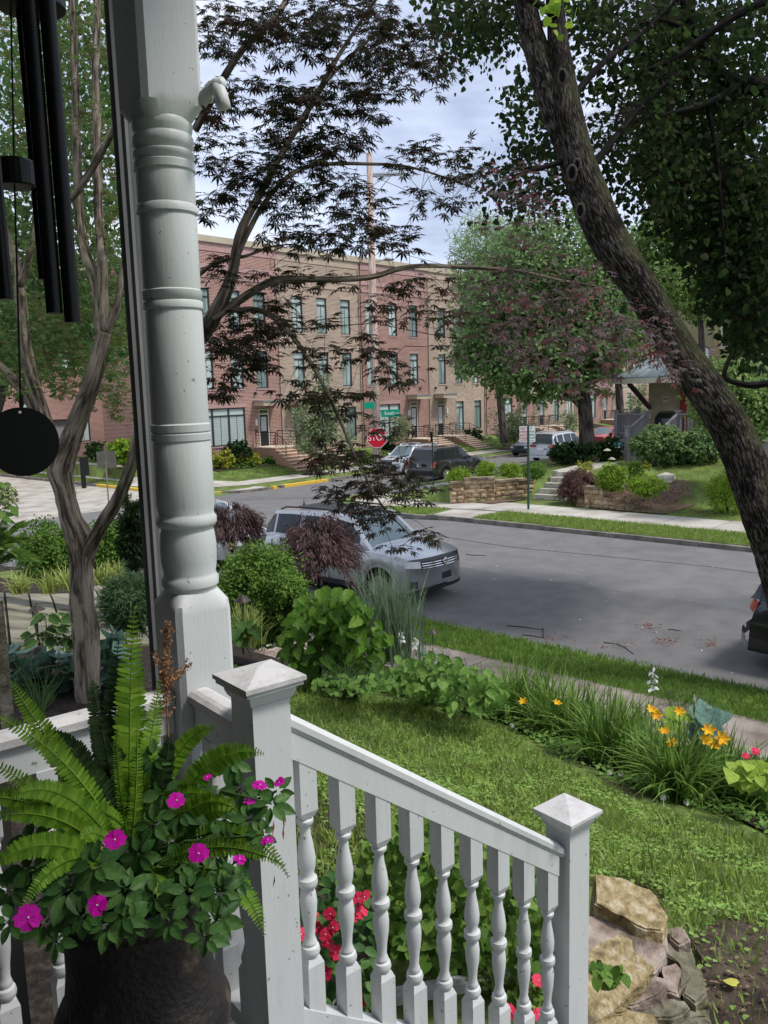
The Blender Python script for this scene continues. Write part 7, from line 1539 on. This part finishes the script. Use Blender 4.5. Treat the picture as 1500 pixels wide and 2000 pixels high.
RK = [('small flat tan rock wedged behind the mossy grey one', [(930, 930), (1010, 950), (1050, 1010), (980, 1030), (920, 990)], .10, .1, 'rockpink', (0, 0)), ('rounded grey rock near the bottom right of the pile', [(960, 1440), (1060, 1390), (1150, 1400), (1180, 1500), (1100, 1580), (960, 1560)], .02, .1, 'rockgrey', (0, 0)), ('small ochre chip between the wedge and the flat grey rock', [(560, 1395), (640, 1380), (700, 1405), (640, 1430), (570, 1425)], .12, .06, 'rockyellow', (0, 0)),
      ('uppermost ochre flat rock beside the lower newel post', [(472, 655), (520, 650), (640, 672), (730, 675), (830, 700), (860, 740), (905, 830), (890, 925), (800, 920), (740, 900), (660, 850), (560, 815), (495, 800), (490, 740)], .20, .12, 'rockyellow', (.1, -.1)),
      ('broad pinkish slab under the uppermost ochre rock', [(400, 890), (500, 880), (620, 885), (700, 905), (880, 945), (920, 1010), (880, 1100), (830, 1160), (740, 1130), (700, 1080), (640, 1060), (560, 1080), (480, 1120), (400, 1100)], .13, .16, 'rockpink', (.12, -.05)),
      ('mustard yellow notched rock in the middle of the pile', [(510, 1050), (620, 1005), (690, 1030), (700, 1100), (740, 1125), (820, 1160), (760, 1220), (660, 1300), (530, 1400), (400, 1480), (400, 1130), (480, 1090)], .17, .12, 'rockyellow', (.2, 0)),
      ('small pinkish wedge rock below the mustard one', [(650, 1320), (720, 1270), (830, 1200), (910, 1210), (920, 1270), (880, 1330), (700, 1390), (650, 1370)], .10, .13, 'rockpink', (0, 0)),
      ('upright pinkish rock right of the small wedge', [(850, 1165), (950, 1145), (985, 1180), (985, 1320), (890, 1310), (915, 1230), (880, 1190)], .08, .13, 'rockpink', (0, 0)),
      ('mossy grey rock on the right side of the pile', [(905, 960), (1040, 1010), (1075, 1100), (1060, 1220), (990, 1300), (985, 1150), (900, 1130)], .06, .13, 'rockgrey', (.1, -.3)),
      ('dark mossy rock at the far right of the pile', [(1070, 1110), (1110, 1180), (1160, 1310), (1080, 1390), (1010, 1330), (1050, 1240)], .04, .12, 'rockgrey', (0, -.3)),
      ('flat grey tan rock at the bottom of the pile', [(640, 1410), (880, 1340), (1010, 1345), (1040, 1400), (950, 1480), (830, 1480)], .06, .12, 'rockgrey', (0, 0)),
      ('lowest ochre rock cut by the bottom of the picture', [(460, 1400), (600, 1400), (840, 1440), (880, 1530), (880, 1600), (400, 1600)], .11, .12, 'rockyellow', (0, 0))]
for lab, poly, z, th, mt, tl in RK: rock(lab, poly, zr0+z+.035, th+.12, mt, True, tl)
g1 = GT(540, 1280); rock('long flat edging stone in the bed behind the near newel post', [(490, 1275), (520, 1258), (590, 1252), (640, 1262), (590, 1282), (500, 1290)], float(g1[2]+.09), .12, 'rockpink', False)
rock('grey stone half sunk in soil behind the balusters', [(685, 1690), (720, 1680), (745, 1710), (735, 1755), (700, 1760), (680, 1730)], 1.84, .12, 'rockgrey', False)
rock('pale flat boulder on the far lawn beside the ground shrub', [(1282, 928), (1300, 922), (1318, 926), (1312, 934), (1290, 936)], .95, .15, 'step', False)
rock('pale rounded stone by the patio near the trunk', [(250, 1112), (268, 1104), (290, 1110), (286, 1124), (258, 1124)], .95, .15, 'rockpink', False)
# ---------------------------------------------------------------- fern and impatiens in the pot
FN = thing('boston_fern', 'bright green sword fern arching out of the dark urn', 'fern', (pc[0], pc[1], zr))
def frond(base, mid, tip, wpx, mt='L_fern', twist=0., n=44, taper=1.):
    b, c, e = P(*base), P(*mid), P(*tip); ts = np.linspace(0, 1, n); pts = np.array([(1-u)**2*b+2*u*(1-u)*c+u*u*e for u in ts]); d = np.gradient(pts, axis=0); d = unit(d)
    view = unit(pts-EYEP); side = unit(np.cross(d, view)); nrm_ = unit(np.cross(side, d)); side = unit(side*math.cos(twist)+nrm_*math.sin(twist))
    w = wpx/FPX*base[2]; prof = np.sin(np.pi*np.clip(ts*.9+.10, 0, 1))**.55*(1-ts*.25); prof[ts < .06] = 0
    Vs = []; Fs = []; tpl = (np.array([(-.12, 0, 0), (.13, 0, 0), (.17, .45, .05), (.11, .85, .02), (0, 1, -.04), (-.13, .8, .0), (-.16, .4, .03)]), None)
    pos = []; tt = []; nn = []; sc = []
    for i in range(1, n):
        for sg in (-1, 1):
            pos.append(pts[i]); tt.append(unit(side[i]*sg+d[i]*.28+rvec(1)[0]*.07)); nn.append(unit(np.cross(side[i]*sg, d[i])*sg+rvec(1)[0]*.18)); sc.append(max(.004, w*prof[i]*.5*random.uniform(.9, 1.08)))
    F7 = np.array([(0, 1, 2, 6), (6, 2, 3, 5), (5, 3, 4, 4)]); V, F = scatter((tpl[0], F7[:2]), np.array(pos), np.array(tt), np.array(nn), np.array(sc)); V3, F3 = scatter((tpl[0], np.array([(5, 3, 4)])), np.array(pos), np.array(tt), np.array(nn), np.array(sc))
    me = bpy.data.meshes.new('frond'); allf = F.tolist()+F3.tolist(); nv = len(V)
    r0 = []; 
    mb = MB(); mb.v = [tuple(map(float, v)) for v in V]; mb.f = [tuple(f) for f in allf]; mb.fm = [0]*len(allf); mb.tube(pts, list(np.linspace(.0022, .0007, n)), 4); return mb.build('frond', mt, FN)
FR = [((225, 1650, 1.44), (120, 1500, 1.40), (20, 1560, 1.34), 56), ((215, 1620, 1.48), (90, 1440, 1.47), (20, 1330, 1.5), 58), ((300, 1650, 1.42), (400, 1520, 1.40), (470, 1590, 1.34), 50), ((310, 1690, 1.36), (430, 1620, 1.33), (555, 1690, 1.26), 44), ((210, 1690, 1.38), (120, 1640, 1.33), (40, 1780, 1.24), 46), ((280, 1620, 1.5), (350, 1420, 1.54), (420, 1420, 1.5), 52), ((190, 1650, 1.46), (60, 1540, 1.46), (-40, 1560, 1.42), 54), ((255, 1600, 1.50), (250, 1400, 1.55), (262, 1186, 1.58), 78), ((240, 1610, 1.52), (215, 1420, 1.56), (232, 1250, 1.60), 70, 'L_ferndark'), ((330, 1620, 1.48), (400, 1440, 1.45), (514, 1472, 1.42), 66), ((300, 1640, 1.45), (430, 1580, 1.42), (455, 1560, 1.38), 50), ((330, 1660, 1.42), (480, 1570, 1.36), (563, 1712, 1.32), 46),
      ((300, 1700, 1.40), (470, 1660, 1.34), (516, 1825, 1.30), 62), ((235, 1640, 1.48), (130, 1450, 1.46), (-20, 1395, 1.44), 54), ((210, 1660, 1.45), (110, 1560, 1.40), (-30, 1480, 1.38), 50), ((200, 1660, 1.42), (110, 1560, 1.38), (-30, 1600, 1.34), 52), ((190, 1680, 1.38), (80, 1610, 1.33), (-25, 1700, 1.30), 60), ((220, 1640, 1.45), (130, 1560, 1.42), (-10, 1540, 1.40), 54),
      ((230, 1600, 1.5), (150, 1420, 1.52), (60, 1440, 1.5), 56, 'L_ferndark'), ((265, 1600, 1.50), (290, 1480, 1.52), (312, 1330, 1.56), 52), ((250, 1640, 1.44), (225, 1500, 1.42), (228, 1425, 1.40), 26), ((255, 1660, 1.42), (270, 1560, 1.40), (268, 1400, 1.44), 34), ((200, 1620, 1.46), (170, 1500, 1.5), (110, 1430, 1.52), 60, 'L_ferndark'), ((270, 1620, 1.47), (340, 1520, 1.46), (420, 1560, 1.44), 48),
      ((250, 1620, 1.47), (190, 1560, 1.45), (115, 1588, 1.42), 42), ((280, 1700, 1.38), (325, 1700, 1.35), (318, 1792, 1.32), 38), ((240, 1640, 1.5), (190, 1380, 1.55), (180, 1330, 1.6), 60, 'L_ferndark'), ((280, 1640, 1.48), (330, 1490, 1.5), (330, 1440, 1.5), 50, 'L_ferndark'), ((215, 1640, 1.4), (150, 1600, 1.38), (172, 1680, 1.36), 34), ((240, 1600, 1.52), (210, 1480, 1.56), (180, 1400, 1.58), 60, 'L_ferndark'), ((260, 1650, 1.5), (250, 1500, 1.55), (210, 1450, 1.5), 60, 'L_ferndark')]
for f in FR: frond(f[0], f[1], f[2], f[3], f[4] if len(f) > 4 else 'L_fern', random.uniform(-.25, .25))
IM = thing('impatiens', 'magenta impatiens with dark green leaves spilling over the urn rim', 'plant', (pc[0], pc[1], zr)); TI = tpl_broad(.27, .05, .16, 4, .06)
whorls = [(130, 1740, 1.30, 62), (185, 1690, 1.30, 60), (245, 1740, 1.30, 62), (60, 1700, 1.33, 58), (20, 1740, 1.32, 50), (90, 1800, 1.30, 50), (300, 1610, 1.40, 46), (350, 1590, 1.40, 46), (320, 1550, 1.42, 44), (400, 1700, 1.34, 46), (440, 1640, 1.36, 46), (490, 1600, 1.38, 46), (530, 1570, 1.38, 48), (420, 1600, 1.42, 40), (470, 1540, 1.42, 40), (540, 1545, 1.40, 34), (370, 1740, 1.30, 46), (420, 1790, 1.26, 52), (350, 1680, 1.36, 44), (270, 1670, 1.36, 46), (300, 1750, 1.30, 48), (130, 1670, 1.36, 50), (390, 1560, 1.45, 40), (480, 1660, 1.35, 38), (60, 1640, 1.4, 46), (240, 1790, 1.27, 46), (110, 1845-10, 1.27, 34), (380, 1640, 1.4, 44), (300, 1480, 1.5, 40), (160, 1790, 1.28, 50), (330, 1800, 1.27, 44), (260, 1800, 1.27, 40), (430, 1740, 1.28, 46), (460, 1720, 1.3, 40), (20, 1800, 1.28, 44), (210, 1840-30, 1.27, 40), (400, 1830, 1.24, 40), (510, 1630, 1.34, 34), (450, 1490, 1.5, 36)]
lm = npmesh('leaf', TI[0], TI[1], 'L_imp', True); segs = []; pw = wm(IM).inverted()
for x, y, d, w in whorls:
    c = P(x, y, d); ax = unit(UP*.55-_fh*.75+rvec(1)[0]*.3); e1 = unit(np.cross(ax, [.2, .6, .3])); e2 = np.cross(ax, e1); segs.append((np.array([pc[0], pc[1], zr])+rvec(1)[0]*[.07, .07, 0], c, .004, .0025)); n = random.choice((7, 8, 9))
    for i in range(n):
        a = 2.4*i; tip = unit(e1*math.cos(a)+e2*math.sin(a)+ax*(.15 if i > 4 else -.15)+[0, 0, -.1]); nn = unit(ax+rvec(1)[0]*.25); s = w/FPX*d*random.uniform(.7, 1.15)*(.75 if i > 5 else 1)
        M_ = Matrix(rotfrom(tip[None], nn[None])[0].tolist()).to_4x4() @ Matrix.Scale(s, 4); M_.translation = Vector(c+tip*.006); o = bpy.data.objects.new('leaf', lm); col.objects.link(o); o.parent = IM; o.matrix_parent_inverse = pw; o.matrix_basis = M_
twigs('stems', segs, 'greenstalk', IM)
for x, y, d, s, fx, lab in ((224, 1640, 1.24, .0200, 1, 'magenta impatiens bloom facing us above the centre of the urn'), (388, 1667, 1.24, .0185, 1, 'magenta impatiens bloom right of centre near the urn rim'), (55, 1792, 1.2, .0225, 1, 'magenta impatiens bloom at the lower left below the leaves'), (190, 1768, 1.2, .018, .4, 'tilted magenta bloom hanging in front of the urn rim'), (345, 1563, 1.33, .017, .6, 'magenta bloom among the fern fronds'), (487, 1563, 1.33, .014, .3, 'magenta bloom seen sideways left of the newel post edge'), (508, 1533, 1.33, .015, .2, 'drooping magenta bloom before the newel post'), (545, 1528, 1.34, .011, .2, 'small magenta bud right edge of the newel post'), (523, 1640, 1.30, .013, .2, 'dark magenta bloom low on the newel post face'), (468, 1678, 1.28, .013, .1, 'narrow magenta bloom beside the lower fern fronds'), (405, 1518, 1.42, .010, .3, 'tiny magenta bloom behind the upper fern'), (400, 1822, 1.26, .011, .1, 'small dark bloom hanging low on the urn side')):
    impatiens_flower(P(x, y, d), -unit(ray(x, y))*fx+UP*(1.15-fx)+rvec(1)[0]*.45, s*.86, 'petalpink', lab, parent=IM)
ft = thing('spent_blooms', 'withered orange blooms hanging before the newel post', 'flower', P(530, 1610, 1.34)); c = np.array([P(x, y, 1.34) for x, y in ((534, 1602), (533, 1622), (552, 1595), (553, 1615), (536, 1650), (537, 1668), (536, 1708))]); K = len(c); leaves('petals', TN, c, unit(np.tile([0, 0, -1.], (K, 1))+rvec(K)*.2), rvec(K), .022, 'petaldry2', ft, K, piece='withered_petal')
# dried plume
dp = thing('dried_plume', 'brown dried flower plume before the square column block', 'plant', P(330, 1420, 1.75)); c = []
for (x0, y0, x1, y1, w, n) in ((320, 1400, 328, 1215, 16, 520), (325, 1340, 372, 1296, 6, 110), (330, 1330, 300, 1280, 10, 120)):
    for _ in range(n): u = random.random(); c.append(P(x0+(x1-x0)*u+random.gauss(0, w*.5*(1-.6*u)), y0+(y1-y0)*u+random.gauss(0, 5), 1.72+random.gauss(0, .012)))
K = len(c); leaves('florets', TQ, np.array(c), rvec(K), rvec(K), .008, 'petaldry', dp); m = MB(); m.tube([P(330, 1450, 1.72), P(322, 1330, 1.72), P(328, 1220, 1.72)], .0016, 4); m.build('stalk', 'petaldry', dp)
# ---------------------------------------------------------------- lawns and grass
def tuft_field(name, pts, size, mt, tpl=TT, tilt=.5, lab=None):
    pos = np.array(pts); K = len(pos); t = unit(UP+rvec(K)*tilt*[1, 1, .2]); nn = unit(rvec(K)*[1, 1, .1]); V, F = scatter(tpl, pos, t, nn, size*(.5+.9*rnd(K))); o = link(name, npmesh(name, V, F, mt)); o['kind'] = 'stuff'; o['label'] = lab; o['category'] = 'ground cover'; return o
from mathutils import noise as mn
EXC = [[(1140, 1728), (1235, 1722), (1295, 1750), (1306, 1800), (1345, 1850), (1372, 1960), (1330, 2080), (1140, 2080)], [(1340, 1850), (1420, 1800), (1560, 1830), (1640, 2080), (1330, 2080)]]
def excl(x, y):
    a, b, _ = proj((x, y, T(x, y))); return poly_in(EXC[0], a, b) or (poly_in(EXC[1], a, b) and random.random() < .93)
def field(poly, n, dz=.0, dens=None, wz=T):
    xs_ = [p[0] for p in poly]; ys_ = [p[1] for p in poly]; out = []; g = 0
    while len(out) < n and g < n*12:
        g += 1; x, y = random.uniform(min(xs_), max(xs_)), random.uniform(min(ys_), max(ys_))
        if not poly_in(poly, x, y): continue
        if dens and mn.noise(Vector((x*dens, y*dens, 3.))) + random.uniform(-.35, .35) < -.08: continue
        if wz is T and x < 9 and excl(x, y): continue
        out.append((x, y, wz(x, y)+dz))
    return out
LAWN = GTL([(400, 1300), (700, 1355), (980, 1430), (1090, 1500), (1240, 1570), (1500, 1650), (1700, 1700), (1500, 2080), (1150, 2080), (560, 1700), (430, 1450)])
bedp = GTL([(560, 1325), (700, 1345), (980, 1418), (1090, 1478), (1240, 1548), (1380, 1585), (1520, 1655), (1600, 1600), (1420, 1500), (1100, 1390), (860, 1300)])
bc = np.array(field(bedp, 9000, .05, 1.2)); K = len(bc); V, F = scatter(THEART, bc+rvec(K)*[.03, .03, .04], rvec(K)*[1, 1, .2], unit(UP+rvec(K)*.5), .038*(.5+.8*rnd(K))); tag(link('bed_groundcover', npmesh('bed_groundcover', V, F, 'L_weigela')), 'low leafy ground cover spilling over the flower bed soil', 'ground cover', None, 'stuff')
tuft_field('lawn_grass', field(LAWN, 105000, .0), .045, 'L_grass', lab='short mixed lawn grass between porch and flower bed', tilt=.7)
tuft_field('tall_lawn_tufts', field(LAWN, 18000, .0, 1.8), .085, 'L_grass', lab='longer grass tufts scattered in the lawn', tilt=.6)
cl = np.array(field(LAWN, 24000, .032, 1.9)); K = len(cl); V, F = scatter(THEART, cl+rvec(K)*[.02, .02, .015], rvec(K)*[1, 1, .1], unit(UP+rvec(K)*.35), .023*(.5+.8*rnd(K))); o = link('clover', npmesh('clover', V, F, 'L_clover')); tag(o, 'clover and small weeds spreading through the lawn', 'ground cover', None, 'stuff')
tuft_field('verge_grass', field([(9.98, 1.5), (11.15, 1.5), (11.15, 17), (10.0, 17)], 42000, .13, None, S_), .075, 'L_grass2', lab='bright grass on the near verge beside the road', tilt=.6)
tuft_field('verge_grass', field([(FK+.16, 2), (22.56, 2), (22.56, 15.0), (FK+.16, 15.2)], 30000, .12, None, S_)+field([(FK+.2, 17.1), (22.5, 17.3), (22.6, 19.4), (21.6, 21.3)], 5000, .12, None, S_), .10, 'L_grass', lab='grass on the verge over the road', tilt=.6)
tuft_field('garden_grass', field([(24.4, 2), (34, 2), (34, 13), (28.5, 13.5), (28.2, 11.8), (26, 10.9), (24.6, 11.2)], 34000, -.03), .09, 'L_grass', lab='lawn rising to the yellow house', tilt=.6)
tuft_field('townhouse_grass', field([(29.3, 37.3), (60, 37.3), (60, 40), (29.3, 39.4)], 16000, .0)+field([(27.8, 38), (29, 37.6), (29, 52), (27.8, 52)], 5000)+field([(24.8, 42), (25.8, 44), (25.8, 58), (24.8, 58)], 3000), .12, 'L_grass2', lab='smooth lawns before the townhouses', tilt=.5)
# litter: twigs and petals on the road, fallen leaves
def scrap(name, pts, size, mt, lab, tpl=TQ):
    pos = np.array(pts); K = len(pos); V, F = scatter(tpl, pos, rvec(K)*[1, 1, .02], unit(UP+rvec(K)*.15), size*(.4+rnd(K))); o = link(name, npmesh(name, V, F, mt)); return tag(o, lab, 'litter', None, 'stuff')
scrap('petal_litter', [(random.uniform(11.4, 20.5), random.uniform(1, 20), .008) for _ in range(120)], .045, 'petalwhite', 'pale petals and bits scattered over the asphalt')
scrap('leaf_litter', [tuple(G(random.gauss(x, w), random.gauss(y, 5), .008)) for x, y, w, n in ((1268, 1220, 10, 50), (1300, 1250, 16, 60), (1385, 1256, 10, 40), (1200, 1262, 20, 30), (1080, 1245, 20, 40)) for _ in range(n)], .05, 'L_rust', 'rusty clumps of fallen blossom on the asphalt')
sg = []
for x0, y0, x1, y1 in ((990, 1222, 1060, 1230), (1020, 1240, 1062, 1246), (1060, 1226, 1062, 1246), (1180, 1254, 1205, 1258), (1205, 1258, 1238, 1278), (910, 1083, 950, 1085), (1305, 1230, 1330, 1232)): sg.append((G(x0, y0, .01), G(x1, y1, .01), .008, .003))
tg = thing('fallen_twigs', 'thin brown twigs fallen on the asphalt near the verge', 'twigs', G(1040, 1235, .01)); 
for s_ in sg:
    m = MB(); a, b = s_[0], s_[1]; m.tube([a, (a*2+b)/3+rvec(1)[0]*[.05, .05, 0], (a+2*b)/3+rvec(1)[0]*[.05, .05, 0], b], [.011, .010, .008, .005], 5); m.build('twig', 'twig', tg)
scrap('bed_litter', [tuple(GT(random.uniform(1300, 1500), random.uniform(1790, 2000))+[0, 0, .03]) for _ in range(110)], .022, 'L_straw', 'dead leaves and straw on the bare soil at bottom right')
y_ = GT(1440, 1945); t = thing('yellow_leaf', 'single pale yellow fallen leaf on the bare soil', 'leaf', y_); o = link('leaf_blade', npmesh('leaf_blade', THEART[0]*.06, THEART[1], 'L_dead2'), t, Matrix.Translation(Vector(y_+[0, 0, .04])))
